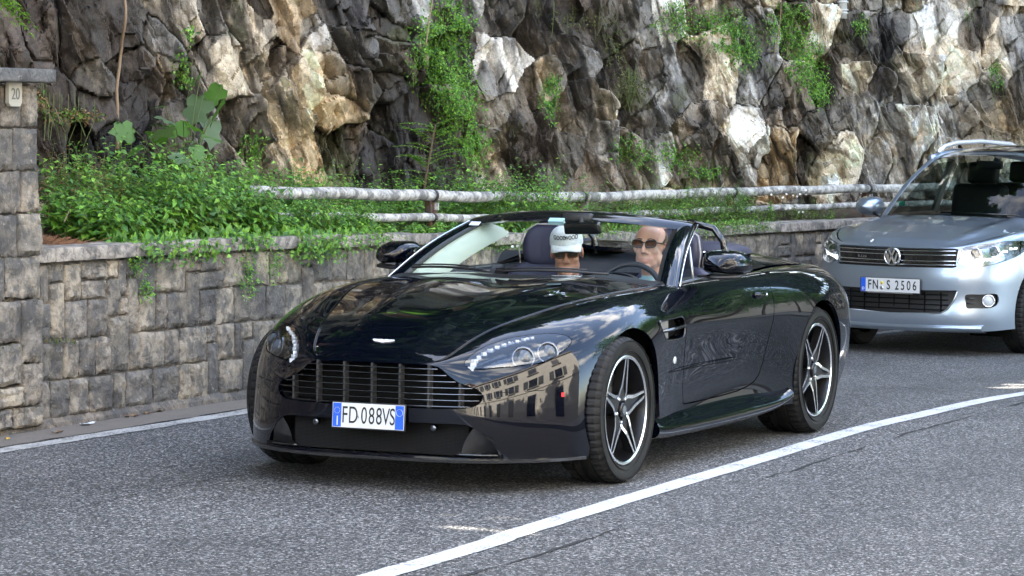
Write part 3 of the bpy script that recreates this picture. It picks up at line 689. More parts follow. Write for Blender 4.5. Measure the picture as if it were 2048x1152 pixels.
while s < s1_w+6:
    w = RNG.uniform(.55, .95); m_ = s+w/2; p = WALL.at(np.array(m_), np.array(-.155)); n = WALL.nrm(np.array(m_)); t = float(wall_top(p[1])); b = MB(); b.box((0, 0, 0), (w-.006, .33, .075)); me = b.mesh('coping_stone'); bevel_mesh(me, .012, 2)
    bm = bmesh.new(); bm.from_mesh(me); bmesh.ops.subdivide_edges(bm, edges=[e for e in bm.edges if e.calc_length() > .2], cuts=6, use_grid_fill=True); bm.to_mesh(me); bm.free()
    co = np.array([v.co for v in me.vertices]); co += (fbm(co*9+k*3.1, 3)[:, None])*np.array((.003, .010, .006)); me.vertices.foreach_set('co', co.ravel()); sharp(me, 50)
    obj('coping_stone', me, M['coping'], wall, loc=(p[0], p[1], t-.0375), rot=(RNG.normal()*.006, RNG.normal()*.006, math.atan2(-n[0], n[1]))); s += w; k += 1

# ---- gate pillar with its slab and house number
pr = WALL.px(92, 516, .06); ps = pr[0]-.26
pil = empty('gate_pillar', (0, 0, 0), 0, 'square stone gate pillar with a flat dark slab and number tablet', 'pillar')
def pil_frame(s, z):
    q = ps-.56+s; p = WALL.at(np.array(q), np.array(.035-.03*z)); n = WALL.nrm(np.array(q)); return p, n, z
lay_stones(pil, pil_frame, .82, .03, 1.82, .112, 21, .030, .13, .28, .1)
pc = WALL.at(np.array(ps), np.array(.035-.25)); pn = WALL.nrm(np.array(ps)); rzp = math.atan2(-pn[0], pn[1])
def pil_side(s, z):
    t = np.array((pn[1]*-1, pn[0])); t = -t; base = WALL.at(np.array(ps+.255), np.array(.035-.03*z)); p = base-pn*s; return p, np.array((-pn[1], pn[0]))*-1 if False else t*-1*-1, z
tdir = np.array((-pn[1], pn[0])); tdir = tdir if tdir@(WALL.at(np.array(ps+1.))-WALL.at(np.array(ps))) > 0 else -tdir
def pil_side(s, z): return WALL.at(np.array(ps+.248), np.array(.030-.03*z))-pn*(s+.03), tdir, z
lay_stones(pil, pil_side, .42, .93, 1.82, .112, 33, .02, .14, .25, .1)
b = MB(); tq = WALL.at(np.array(ps+.1))-WALL.at(np.array(ps)); tq /= np.linalg.norm(tq); b.box((pc[0]-pn[0]*.03-tq[0]*.15, pc[1]-pn[1]*.03-tq[1]*.15, .91), (.76, .41, 1.80), rz=rzp); b.build('pillar_core', M['mortar'], pil, smooth=False)
me = MB().box((0, 0, 0), (.885, .60, .072)).mesh('slab'); bevel_mesh(me, .012, 2); obj('cap_slab', me, M['slab_dark'], pil, loc=(pc[0]+pn[0]*.02-tq[0]*.15, pc[1]+pn[1]*.02-tq[1]*.15, 1.868), rot=(0, 0, rzp))
q = WALL.px(24, 184, .02); tp = WALL.at(np.array(q[0]), np.array(.02)); tab = MB()
w_, h_, c_ = .058, .074, .018; tab.prism([(-w_, 0, -h_+c_), (-w_+c_, 0, -h_), (w_-c_, 0, -h_), (w_, 0, -h_+c_), (w_, 0, h_-c_), (w_-c_, 0, h_), (-w_+c_, 0, h_), (-w_, 0, h_-c_)], (0, .022, 0))
tb = tab.build('number_tablet', M['tablet'] if 'tablet' in M else pmat('tablet_stone', (.34, .32, .27), .8), pil, smooth=False, loc=(tp[0], tp[1], q[1]), rot=(0, 0, rzp))
me = text_mesh('20', .085, .001, 'CENTER', -.9); me.transform(Matrix.Rotation(math.pi/2, 4, 'X')); me.flip_normals(); obj('number', me, pmat('worn_number', (.13, .125, .11), .8), tb, loc=(0, .0235, -.012))

# ---- pipe rail along the top of the wall
M['rail'] = (lambda: mat_stone('rail_paint', [(.52, .51, .48), (.57, .55, .52)], .24, .02))()
M['rust'] = mat_stone('rusty_iron', [(.12, .065, .035), (.10, .055, .03)], .3, .0)
M['clamp'] = pmat('clamp_iron', (.045, .04, .036), .6, .5)
rail = empty('pipe_railing', (0, 0, 0), 0, 'low whitish two-pipe railing with rusty posts above the stone wall', 'railing')
r0 = WALL.px(473, 388, -.42)[0]; r1 = WALL.near(6.0, 29.6)
def rail_at(s, z):
    p = WALL.at(np.array(s), np.array(-.40)); return (p[0], p[1], float(wall_top(p[1]))+z)
joints = [r0]+[WALL.px(x, 388, -.42)[0] for x in (860, 1160, 1462, 1732)]+[WALL.px(1732, 360, -.42)[0]+2.1, r1]
for z, rr, j0 in ((.262, .039, 0), (.108, .029, 0)):
    for a, c in zip(joints[:-1], joints[1:]):
        S_ = np.linspace(a+.01, c-.01, max(6, int((c-a)/.12))); pts = np.array([rail_at(s, z) for s in S_]); pts[:, 2] += .004*np.sin(S_*5); b = MB(); b.tube(pts, rr*(1+.02*np.sin(S_*9)), 16); b.build('pipe', M['rail'], rail)
    for s in joints[1:-1]:
        P2 = np.array([rail_at(s-.016, z), rail_at(s+.016, z)]); b = MB(); b.tube(P2, rr+.006, 16); b.build('clamp', M['clamp'], rail)
for s in joints[1:-1]:
    p = np.array(rail_at(s+.02, 0)); n = WALL.nrm(np.array(s)); b = MB(); b.box((p[0]-n[0]*.02, p[1]-n[1]*.02, p[2]+.08), (.11, .05, .30), rz=math.atan2(-n[0], n[1])); me = b.mesh('post', False); bevel_mesh(me, .004, 1); obj('post', me, M['rust'], rail)
    b = MB(); b.box((p[0]+n[0]*.005, p[1]+n[1]*.005, p[2]+.188), (.012, .065, .05), rz=math.atan2(-n[0], n[1])); b.build('bracket', M['rail'], rail, smooth=False)
# ---------------------------------------------------------------- rock face behind the wall
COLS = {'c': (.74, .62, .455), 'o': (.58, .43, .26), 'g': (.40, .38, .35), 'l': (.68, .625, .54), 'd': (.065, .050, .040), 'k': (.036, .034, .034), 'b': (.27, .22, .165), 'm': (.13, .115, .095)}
# main blocks seen in the rock: pixel, colour ('k': shade of the hollows put in as near-black), how far it stands out (m), tilt along / up, size
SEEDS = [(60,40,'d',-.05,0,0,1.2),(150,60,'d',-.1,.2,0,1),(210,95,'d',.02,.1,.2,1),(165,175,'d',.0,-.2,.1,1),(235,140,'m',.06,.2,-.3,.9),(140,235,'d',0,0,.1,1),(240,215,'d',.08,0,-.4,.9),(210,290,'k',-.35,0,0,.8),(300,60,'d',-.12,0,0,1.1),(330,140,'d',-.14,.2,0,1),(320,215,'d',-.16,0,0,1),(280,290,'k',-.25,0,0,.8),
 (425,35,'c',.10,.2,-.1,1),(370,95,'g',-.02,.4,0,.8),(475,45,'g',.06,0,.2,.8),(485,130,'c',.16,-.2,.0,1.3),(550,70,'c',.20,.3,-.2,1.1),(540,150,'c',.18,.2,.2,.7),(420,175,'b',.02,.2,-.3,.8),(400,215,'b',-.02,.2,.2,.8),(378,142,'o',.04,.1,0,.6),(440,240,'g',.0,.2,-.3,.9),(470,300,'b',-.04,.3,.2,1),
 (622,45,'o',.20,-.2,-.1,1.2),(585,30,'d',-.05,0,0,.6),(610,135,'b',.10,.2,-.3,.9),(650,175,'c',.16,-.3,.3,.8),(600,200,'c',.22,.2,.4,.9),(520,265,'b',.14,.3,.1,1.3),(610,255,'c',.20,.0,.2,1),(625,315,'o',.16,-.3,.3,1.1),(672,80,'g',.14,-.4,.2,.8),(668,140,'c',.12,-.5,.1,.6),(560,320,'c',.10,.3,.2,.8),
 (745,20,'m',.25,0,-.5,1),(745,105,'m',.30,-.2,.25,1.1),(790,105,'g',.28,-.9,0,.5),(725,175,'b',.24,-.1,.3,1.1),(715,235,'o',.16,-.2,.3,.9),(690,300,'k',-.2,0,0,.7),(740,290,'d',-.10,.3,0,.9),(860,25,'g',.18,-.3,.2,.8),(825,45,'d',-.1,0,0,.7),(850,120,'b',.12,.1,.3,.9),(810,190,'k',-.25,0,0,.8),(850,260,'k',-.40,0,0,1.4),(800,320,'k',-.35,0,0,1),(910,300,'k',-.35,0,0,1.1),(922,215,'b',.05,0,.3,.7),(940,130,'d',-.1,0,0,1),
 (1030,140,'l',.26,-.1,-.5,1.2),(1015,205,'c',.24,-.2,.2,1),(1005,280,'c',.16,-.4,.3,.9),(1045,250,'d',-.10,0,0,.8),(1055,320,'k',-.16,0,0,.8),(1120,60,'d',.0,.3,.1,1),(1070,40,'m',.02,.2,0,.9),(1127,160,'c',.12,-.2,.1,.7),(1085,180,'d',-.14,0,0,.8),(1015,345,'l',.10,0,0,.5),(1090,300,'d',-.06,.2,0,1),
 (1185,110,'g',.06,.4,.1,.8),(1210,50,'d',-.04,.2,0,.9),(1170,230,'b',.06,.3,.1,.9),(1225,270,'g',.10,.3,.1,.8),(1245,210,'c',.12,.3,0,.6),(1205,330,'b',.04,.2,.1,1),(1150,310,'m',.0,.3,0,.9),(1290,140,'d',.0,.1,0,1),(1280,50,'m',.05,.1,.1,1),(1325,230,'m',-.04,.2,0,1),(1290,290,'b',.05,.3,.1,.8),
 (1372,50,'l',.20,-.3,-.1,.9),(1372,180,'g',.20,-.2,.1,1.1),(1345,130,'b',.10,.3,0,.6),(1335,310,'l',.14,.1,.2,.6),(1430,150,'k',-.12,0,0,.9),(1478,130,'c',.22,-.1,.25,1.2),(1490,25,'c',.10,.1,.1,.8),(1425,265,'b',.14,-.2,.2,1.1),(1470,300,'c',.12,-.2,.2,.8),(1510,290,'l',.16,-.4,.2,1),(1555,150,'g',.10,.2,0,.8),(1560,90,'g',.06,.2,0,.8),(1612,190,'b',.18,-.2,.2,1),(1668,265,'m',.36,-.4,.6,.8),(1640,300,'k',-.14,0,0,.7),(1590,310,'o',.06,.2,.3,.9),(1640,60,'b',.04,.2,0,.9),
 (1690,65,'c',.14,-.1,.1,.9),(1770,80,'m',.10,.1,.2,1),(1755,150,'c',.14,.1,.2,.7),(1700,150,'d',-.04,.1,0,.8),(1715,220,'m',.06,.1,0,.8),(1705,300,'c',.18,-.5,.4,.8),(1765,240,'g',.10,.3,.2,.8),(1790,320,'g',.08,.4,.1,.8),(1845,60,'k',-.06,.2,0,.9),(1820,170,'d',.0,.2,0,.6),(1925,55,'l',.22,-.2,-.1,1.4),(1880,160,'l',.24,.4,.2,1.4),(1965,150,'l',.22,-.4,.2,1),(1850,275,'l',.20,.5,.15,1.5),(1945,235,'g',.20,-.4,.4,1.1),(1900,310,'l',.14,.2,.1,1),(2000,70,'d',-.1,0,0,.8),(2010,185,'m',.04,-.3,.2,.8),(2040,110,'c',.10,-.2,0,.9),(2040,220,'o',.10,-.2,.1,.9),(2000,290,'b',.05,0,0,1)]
OFFC = -1.15                      # the cliff's mean face stands this far behind the wall's face
CL = Path(WALL.at(WALL.S, 0*WALL.S+OFFC)[::20], .05)
_D = CL.N-1.35*CL.T; _D = _D/np.linalg.norm(_D, axis=1)[:, None]
def cliff_pos(S, Z, off):
    # blocks stand out obliquely from the face, the way the joints in the rock run
    d = np.stack([np.interp(S, CL.S, _D[:, k]) for k in (0, 1)], -1); xy = CL.at(S, cliff_lean(Z))+d*np.asarray(off)[..., None]; return np.column_stack([xy, Z]) if np.ndim(S) else np.array((xy[0], xy[1], float(Z)))
def cliff_lean(z): return -.13*(z-.9)-.012*np.clip(z-3, 0, 99)**1.6
def seed_pts():
    out = []; rg = np.random.default_rng(5)
    for (px, py, c, o, ta, tu, sz) in SEEDS:
        q = CL.px(px, py, .1)
        if q is not None: out.append((q[0], q[1], *COLS[c], o, ta, tu, sz))
    A = np.array(out); s_lo, s_hi = A[:, 0].min(), A[:, 0].max(); ex = []; keys = 'cgbldmkoc'
    for s in np.arange(s_lo-.6, s_hi+.9, .33):
        for z in (.5, 3.1): ex.append((s+rg.uniform(-.1, .1), z, *COLS[keys[rg.integers(9)]], rg.uniform(-.05, .2), rg.normal()*.25, rg.normal()*.25, 1.0))
    for s in (s_lo-.3, s_hi+.4):
        for z in (1.0, 1.5, 2.0, 2.5): ex.append((s, z, *COLS[keys[rg.integers(9)]], rg.uniform(-.05, .2), 0, 0, 1.0))
    return np.vstack([A, np.array(ex)])
SD = seed_pts()
S_MID = CL.px(900, 200, .1)[0]
def cells0(S, Z):
    """nearest and second nearest main block"""
    ca, sa = math.cos(.25), math.sin(.25); st = lambda x, z: np.stack([x*.56-.26*np.tanh((x-S_MID)/1.5)*z, z*.74], 1)
    C = st(SD[:, 0], SD[:, 1]); P = st(S, Z); i1 = np.zeros(len(S), int); d1 = np.full(len(S), 9.); d2 = np.full(len(S), 9.); wc = np.zeros((len(S), 3)); ww = np.full(len(S), 1e-9)
    for k in range(len(C)):
        d = np.hypot(P[:, 0]-C[k, 0], P[:, 1]-C[k, 1])/SD[k, 8]; nw = d < d1; d2 = np.where(nw, d1, np.minimum(d2, d)); i1[nw] = k; d1 = np.where(nw, d, d1); g = np.exp(-(d/.17)**2); wc += g[:, None]*SD[k, 2:5]; ww += g
    return i1, d1, d2, wc/ww[:, None]
def worley(S, Z, step, an, ang, seed):
    """jittered-grid cells: id hashes, offsets from the cell's centre, gap to the next cell"""
    ca, sa = math.cos(ang), math.sin(ang); X = (S*ca+Z*sa)*an/step; Y = (-S*sa+Z*ca)/step; ix = np.floor(X).astype(int); iy = np.floor(Y).astype(int); z0 = 0*ix
    d1 = np.full(len(S), 9.); d2 = np.full(len(S), 9.); bx = np.zeros(len(S), int); by = bx.copy(); ox = np.zeros(len(S)); oy = ox.copy()
    for a in (-1, 0, 1):
        for b in (-1, 0, 1):
            jx, jy = ix+a, iy+b; cx = jx+.08+.84*_hash(jx, jy, z0, seed); cy = jy+.08+.84*_hash(jx, jy, z0, seed+1); d = np.hypot(X-cx, Y-cy); nw = d < d1; d2 = np.where(nw, d1, np.minimum(d2, d)); d1 = np.where(nw, d, d1)
            bx = np.where(nw, jx, bx); by = np.where(nw, jy, by); ox = np.where(nw, X-cx, ox); oy = np.where(nw, Y-cy, oy)
    h = [(_hash(bx, by, 0*bx, seed+7+q)+_hash(bx, by, 0*bx, seed+27+q)+_hash(bx, by, 0*bx, seed+47+q)-1.5)*2 for q in range(4)]
    return h, ox*step/an, oy*step, d2-d1
def facets(S, Z, step, an, ang, seed, tilt, k):
    """the highest of many tilted planes: a continuous, sharp-edged broken surface"""
    ca, sa = math.cos(ang), math.sin(ang); X = (S*ca+Z*sa)*an/step; Y = (-S*sa+Z*ca)/step; ix = np.floor(X).astype(int); iy = np.floor(Y).astype(int); z0 = 0*ix; best = np.full(len(S), -9.); hue = np.zeros(len(S))
    for a in (-1, 0, 1):
        for b in (-1, 0, 1):
            jx, jy = ix+a, iy+b; dx = X-(jx+_hash(jx, jy, z0, seed)); dy = Y-(jy+_hash(jx, jy, z0, seed+1)); gx = (_hash(jx, jy, z0, seed+2)-.35)*2; gy = (_hash(jx, jy, z0, seed+3)-.5)*2
            p = (_hash(jx, jy, z0, seed+4)-.5)*.9+tilt*(gx*dx+gy*dy)-k*(dx*dx+dy*dy); nw = p > best; best = np.where(nw, p, best); hue = np.where(nw, _hash(jx, jy, z0, seed+5)*2-1, hue)
    return best*step, hue
CKEY = np.array([COLS[k] for k in 'cgbldmkocb'])
def cliff_field(S, Z, fine=True, near=True):
    P3 = np.stack([S, Z, 0*S], 1)
    ws = S+.14*fbm(P3*1.6, 2, 1)+.06*fbm(P3*6, 3, 4); wz = Z+.07*fbm(P3*1.6+7, 2, 2)+.03*fbm(P3*6+3, 3, 5)
    if near:
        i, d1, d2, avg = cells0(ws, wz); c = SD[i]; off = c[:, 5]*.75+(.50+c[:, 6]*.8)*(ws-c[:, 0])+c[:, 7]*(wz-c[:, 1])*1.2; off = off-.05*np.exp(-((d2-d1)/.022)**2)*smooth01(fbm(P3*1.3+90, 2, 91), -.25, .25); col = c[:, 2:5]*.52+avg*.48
    else:
        h, ox, oy, gap = worley(ws, wz, .42, 1.25, .25, 900); off = .08+.14*h[0]+.25*h[1]*ox+.25*h[2]*oy; col = CKEY[(np.abs(h[3])*4.7).astype(int) % 10]
    off = off+.10*fbm(P3*.5+3, 3, 9)
    P3 = np.stack([S*.55, Z, off*.5], 1); wo = ws+off*.3; So = (S+off*.5)*.55
    if fine:
        for lev, (step, wgt, an, ang, tl, k_) in enumerate(((.30, .66, .85, .55, 1.0, .30), (.13, .85, .95, .40, 1.0, .30), (.052, .80, .9, .7, 1.0, .35))):
            fc, hue = facets(wo+.02*fbm(P3*9+lev, 2, 40+lev), wz+.25*off, step, an, ang, 300+lev*71, tl, k_); mod = .35+.9*smooth01(fbm(P3*.9+20+lev, 2, 50+lev), -.4, .4)
            off = off+mod*wgt*fc
            if lev < 2: col = col*np.clip(1+(.34 if lev == 0 else .22)*hue, .5, 1.5)[:, None]
        off = off+.006*fbm(P3*9, 4, 70)
    # water stains run down the face, iron tints, lichen
    st = smooth01(fbm(np.stack([So*2.6+.9*Z, Z*.45, off*2], 1), 4, 81), .04, .26); col = col*(1-.72*st[:, None])+np.array((.050, .047, .045))*.72*st[:, None]
    st2 = smooth01(fbm(np.stack([So*9+2*Z, Z*1.6, off*7], 1), 4, 82), .08, .32); col = col*(1-.6*st2[:, None])+np.array((.070, .064, .058))*.6*st2[:, None]
    oc = smooth01(fbm(P3*2.2+40, 4, 83), .22, .5)[:, None]; col = col*(1-.45*oc)+np.array((.34, .25, .15))*.45*oc*(col.mean(1, keepdims=True)/.3)
    gr = smooth01(fbm(P3*3.1+60, 5, 84), .30, .5)[:, None]; col = col*(1-.55*gr)+np.array((.075, .08, .03))*.55*gr
    ln = smooth01(np.abs(fbm(np.stack([So*5+Z*2, Z*3, off*4], 1), 4, 85)), .0, .028)[:, None]; col = col*(.70+.30*ln)
    up = smooth01(Z+.5*fbm(P3*1.2+5, 3, 95), 3.1, 3.7)[:, None]; col = col*(1-.9*up)+np.array((.022, .028, .012))*.9*up
    return off, np.clip(col, .012, .74)
def cliff_part(name, s0, s1, z0, z1, ds, dz, fine, parent=None):
    ss = np.arange(s0, s1+ds*.5, ds); zz = np.arange(z0, z1+dz*.5, dz); A, B = np.meshgrid(ss, zz, indexing='ij'); S = A.ravel(); Z = B.ravel()
    off, col = cliff_field(S, Z, fine, fine); V = cliff_pos(S, Z, off); n1, n2 = A.shape
    i, j = np.meshgrid(np.arange(n1-1), np.arange(n2-1), indexing='ij'); q = (i*n2+j).ravel(); F = np.stack([q, q+n2, q+n2+1, q+1], 1)
    me = bpy.data.meshes.new(name); me.from_pydata(V, [], F); me.polygons.foreach_set('use_smooth', np.full(len(F), False))
    at = me.color_attributes.new('tint', 'FLOAT_COLOR', 'POINT'); at.data.foreach_set('color', np.column_stack([col, np.ones(len(col))]).astype(np.float32).ravel()); me.update()
    return obj(name, me, M['rock'], parent)
def mat_rock():
    m, n, l, b = new_mat('rock'); a = nd(n, 'ShaderNodeVertexColor'); a.layer_name = 'tint'; g = nd(n, 'ShaderNodeNewGeometry'); V = g.outputs['Position']
    f1 = noise(n, l, V, 34, 6, .7, .4); r1 = ramp(n, [(.28, (.55, .54, .53)), (.5, (1, 1, 1)), (.75, (1.40, 1.37, 1.30))]); l.new(f1.outputs[0], r1.inputs[0]); c = mixc(n, l, 1, a.outputs[0], r1.outputs[0], 'MULTIPLY')
    f2 = noise(n, l, V, 120, 4, .7); r2 = ramp(n, [(.35, (.8, .8, .8)), (.65, (1.15, 1.15, 1.15))]); l.new(f2.outputs[0], r2.inputs[0]); c = mixc(n, l, 1, c, r2.outputs[0], 'MULTIPLY')
    l.new(c, b.inputs['Base Color']); b.inputs['Roughness'].default_value = .82; b.inputs['Specular IOR Level'].default_value = .3
    bump(n, l, b, mth(n, l, 'ADD', f1.outputs[0], mth(n, l, 'MULTIPLY', f2.outputs[0], .4)), .7, .02); return m
M['rock'] = mat_rock()
sA = CL.px(60, 300, .3)[0]; sB = CL.px(2048, 200, .3)[0]+1.6
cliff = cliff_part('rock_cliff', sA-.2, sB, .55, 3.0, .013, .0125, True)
tag(cliff, 'fractured cream and dark grey rock cliff rising behind the wall', kind='structure')
CREST = 4.75
cliff_part('cliff_upper_face', 0, CL.L, 2.9, CREST, .13, .13, False, cliff)
cliff_part('cliff_face_left', 0, sA-.2, .55, 2.95, .10, .10, False, cliff)
cliff_part('cliff_face_right', sB, CL.L, .55, 2.95, .10, .10, False, cliff)
S_ = np.arange(0, CL.L, .5); P = []
for s in S_:
    o = float(cliff_lean(np.array(CREST))); P.append([(*CL.at(np.array(s), np.array(o-d_+.2)), CREST-.04+h_+.10*float(fbm(np.array([[s*.9, d_*.3, 2.]]), 3)[0])) for d_, h_ in ((0, 0), (1.2, -.05), (3, .1), (6, .6), (14, 2), (40, 6))])
b = MB(); b.grid(P); tag(b.build('hillside', pmat('hill_earth', (.05, .055, .025), .95)), 'green hillside above the cliff', kind='structure')
# soil ledge between wall and rock
S_ = np.arange(0, WALL.L, .08); P = []
for s in S_:
    row = []
    for o in np.linspace(-.28, -1.6, 16):
        p = WALL.at(np.array(s), np.array(o)); row.append((p[0], p[1], float(wall_top(p[1]))-.02+.14*float(smooth01(-o, .35, 1.2))))
    P.append(row)
P = np.array(P); P[..., 2] += .03*fbm(P*5, 4, 3); b = MB(); b.grid(P)
def mat_soil():
    m, n, l, b = new_mat('leaf_soil'); g = nd(n, 'ShaderNodeNewGeometry'); a = noise(n, l, g.outputs['Position'], 40, 6, .75); r = ramp(n, [(.3, (.022, .016, .011)), (.55, (.07, .048, .030)), (.75, (.17, .085, .045))]); l.new(a.outputs[0], r.inputs[0]); l.new(r.outputs[0], b.inputs['Base Color']); b.inputs['Roughness'].default_value = .95; bump(n, l, b, a.outputs[0], .8, .02); return m
M['soil'] = mat_soil(); tag(b.build('soil_ledge', M['soil']), 'strip of brown leaf-littered soil between wall and rock', kind='structure')
# ---------------------------------------------------------------- the far side of the road (it lights the scene and shows in the car's paint)
UU = np.array((.4226, .9063)); NN = np.array((.9063, -.4226)); C0 = np.array((.504, 13.042)); RZ = math.atan2(UU[1], UU[0])
def rp(u, o, z=0.0): p = C0+UU*u+NN*o; return (p[0], p[1], z)
M['stucco'] = (lambda: None)()
def mat_stucco(name, c):
    m, n, l, b = new_mat(name); g = nd(n, 'ShaderNodeNewGeometry'); a = noise(n, l, g.outputs['Position'], 1.3, 6, .65); r = ramp(n, [(.3, tuple(x*.82 for x in c)), (.7, c)]); l.new(a.outputs[0], r.inputs[0]); l.new(r.outputs[0], b.inputs['Base Color']); b.inputs['Roughness'].default_value = .9
    a2 = noise(n, l, g.outputs['Position'], 60, 3); bump(n, l, b, a2.outputs[0], .3, .01); return m
M['pane'] = pmat('window_pane', (.02, .025, .03), .05, 0, .8); M['shutter'] = pmat('shutter', (.05, .06, .06), .6); M['trim'] = pmat('stone_trim', (.55, .52, .46), .8); M['tiles'] = pmat('roof_tiles', (.30, .13, .07), .85)
def building(name, u0, u1, off, h, floors, bay, col, label, seed):
    rg = np.random.default_rng(seed); e = empty(name, rp((u0+u1)/2, off), RZ); tag(e, label, 'building'); L = u1-u0; D = 9.0
    def part(nm, c, d, mat): b = MB(); b.box(c, d); return b.build(nm, mat, e, smooth=False)
    # local: x along road, +y towards the road is +y?  (NN is -y in the rotated frame), so the house body lies at -y
    part('wall', (0, -D/2, h/2), (L, D, h), mat_stucco(name+'_stucco', col)); part('cornice', (0, -D/2, h+.12), (L+.5, D+.7, .26), M['trim']); part('plinth', (0, .03, .35), (L, .06, .7), M['trim'])
    part('string_course', (0, .05, h/floors+.1), (L, .10, .16), M['trim'])
    b = MB(); b.prism([(-L/2-.3, .4, h+.25), (-L/2-.3, -D-.4, h+.25), (-L/2-.3, -D/2, h+2.0)], (L+.6, 0, 0)); b.build('roof', M['tiles'], e, smooth=False)
    n = int(L/bay); fh = h/floors
    for f in range(floors):
        for k in range(n):
            x = -L/2+bay*(k+.5); z = fh*(f+.5)+.05; hh = 1.75 if f else 2.1; z = z if f else 1.35
            w = part('window', (x, .02, z), (1.22, .10, hh+.2), M['trim']); b = MB(); b.box((x, .075, z), (.98, .02, hh)); b.build('pane', M['pane'], w, smooth=False)
            if f: 
                b = MB(); b.box((x, .14, z-hh/2-.12), (1.4, .26, .08)); b.build('sill', M['trim'], w, smooth=False)
                if rg.random() < .6:
                    for q in (-1, 1): b = MB(); b.box((x+q*.92, .06, z), (.55, .05, hh)); b.build('shutter', M['shutter'], w, smooth=False)
    return e
building('town_house', -46, -24, 8.9, 11.5, 4, 2.7, (.74, .68, .58), 'tall cream house with shuttered windows across the road', 2)
building('corner_house', -23.6, 3, 9.2, 9.6, 3, 3.1, (.78, .74, .66), 'long pale house with a string course across the road', 3)
building('end_house', 33, 52, 10.5, 9.0, 3, 3.0, (.60, .53, .42), 'distant ochre house beyond the roadside trees', 5)
# ---------------------------------------------------------------- plants
def mat_leaf(name, trans=.35, rough=.45):
    m = bpy.data.materials.new(name); m.use_nodes = True; n = m.node_tree.nodes; l = m.node_tree.links; b = n['Principled BSDF']; o = n['Material Output']
    a = nd(n, 'ShaderNodeVertexColor'); a.layer_name = 'tint'; b.inputs['Roughness'].default_value = rough; b.inputs['Specular IOR Level'].default_value = .4; l.new(a.outputs[0], b.inputs['Base Color'])
    t = n.new('ShaderNodeBsdfTranslucent'); tcol = mixc(n, l, 1, a.outputs[0], (1.25, 1.35, .6), 'MULTIPLY'); l.new(tcol, t.inputs[0])
    mx = n.new('ShaderNodeMixShader'); mx.inputs[0].default_value = trans; l.new(b.outputs[0], mx.inputs[1]); l.new(t.outputs[0], mx.inputs[2]); l.new(mx.outputs[0], o.inputs[0]); return m
M['leaf'] = mat_leaf('leaf'); M['stem'] = pmat('green_stem', (.10, .13, .035), .7); M['bark'] = pmat('bark', (.13, .09, .06), .85); M['twig'] = pmat('dry_twig', (.22, .15, .09), .85)
GREEN = np.array([(.075, .190, .022), (.115, .265, .028), (.185, .360, .045), (.050, .135, .026), (.135, .285, .055)])
OLIVE = np.array([(.10, .105, .03), (.075, .09, .025), (.13, .12, .045), (.06, .085, .02)])
DRY = np.array([(.20, .11, .05), (.26, .16, .08), (.15, .08, .04), (.30, .20, .11)])
TPL = np.array([(0, 0, 0), (.38, -.5, .10), (.5, 0, 0), (.38, .5, .10), (1, 0, -.10)]); TPF = np.array([(0, 1, 2), (1, 4, 2), (0, 2, 3), (2, 4, 3)])
def leaf_mesh(name, P, D, U, ln, wd, pal, rg, jitter=.25):
    """leaves at P, pointing along D, face normal near U"""
    P, D, U = map(lambda a: np.asarray(a, float), (P, D, U)); n = len(P); D = D/np.linalg.norm(D, axis=1, keepdims=True); Sd = np.cross(U, D); Sd /= np.linalg.norm(Sd, axis=1, keepdims=True)+1e-9; Nn = np.cross(D, Sd)
    ln = np.broadcast_to(ln, (n,))[:, None, None]; wd = np.broadcast_to(wd, (n,))[:, None, None]
    V = P[:, None]+D[:, None]*TPL[None, :, :1]*ln+Sd[:, None]*TPL[None, :, 1:2]*wd+Nn[:, None]*TPL[None, :, 2:3]*ln
    F = (TPF[None]+(np.arange(n)*5)[:, None, None]).reshape(-1, 3); me = bpy.data.meshes.new(name); me.from_pydata(V.reshape(-1, 3), [], F)
    c = pal[rg.integers(len(pal), size=n)]*np.clip(1+jitter*rg.normal(size=(n, 1)), .45, 1.7); c = np.repeat(c, 5, 0)
    at = me.color_attributes.new('tint', 'FLOAT_COLOR', 'POINT'); at.data.foreach_set('color', np.column_stack([c, np.ones(len(c))]).astype(np.float32).ravel()); me.materials.append(M['leaf']); me.update(); return me
def FOL(*a):
    o = obj(*a); o['kind'] = 'stuff'; return o
def leafy_stems(base, tip, per, ln, wd, rg, sp=1.0, start=.12):
    """leaves set round stems that curve from base to tip"""
    k = len(base); t = np.linspace(start, 1, per)[None, :, None]; mid = (base+tip)/2; bow = np.zeros_like(base); bow[:, 2] = np.linalg.norm(tip-base, axis=1)*.18
    P = base[:, None]*(1-t)+tip[:, None]*t+bow[:, None]*4*t*(1-t)*.5; ax = (tip-base)/np.linalg.norm(tip-base, axis=1, keepdims=True)
    ang = rg.uniform(0, 6.28, (k, 1))+np.arange(per)[None]*2.4; e1 = np.cross(ax, rg.normal(size=(k, 3))); e1 /= np.linalg.norm(e1, axis=1, keepdims=True); e2 = np.cross(ax, e1)
    D = e1[:, None]*np.cos(ang)[..., None]+e2[:, None]*np.sin(ang)[..., None]; D = D*sp+ax[:, None]*.15+np.array((0, 0, -.25))+rg.normal(size=D.shape)*.22; U = np.broadcast_to(ax[:, None], D.shape)*.5+np.array((.25, -.35, .8))+rg.normal(size=D.shape)*.3
    sz = (1-.55*(t[..., 0]**2))*rg.uniform(.7, 1.25, (k, per)); return P.reshape(-1, 3), D.reshape(-1, 3), U.reshape(-1, 3), (ln*sz).ravel(), (wd*sz).ravel()
def stem_tubes(base, tip, r, name, mat, parent):
    b = MB()
    for p, q in zip(base, tip):
        d = np.linalg.norm(q-p); m = (p+q)/2+np.array((0, 0, d*.09)); b.tube([p, m, q], [r, r*.8, r*.4], 4, cap=False)
    o = b.build(name, mat, parent, fix=False); o['kind'] = 'stuff'; return o
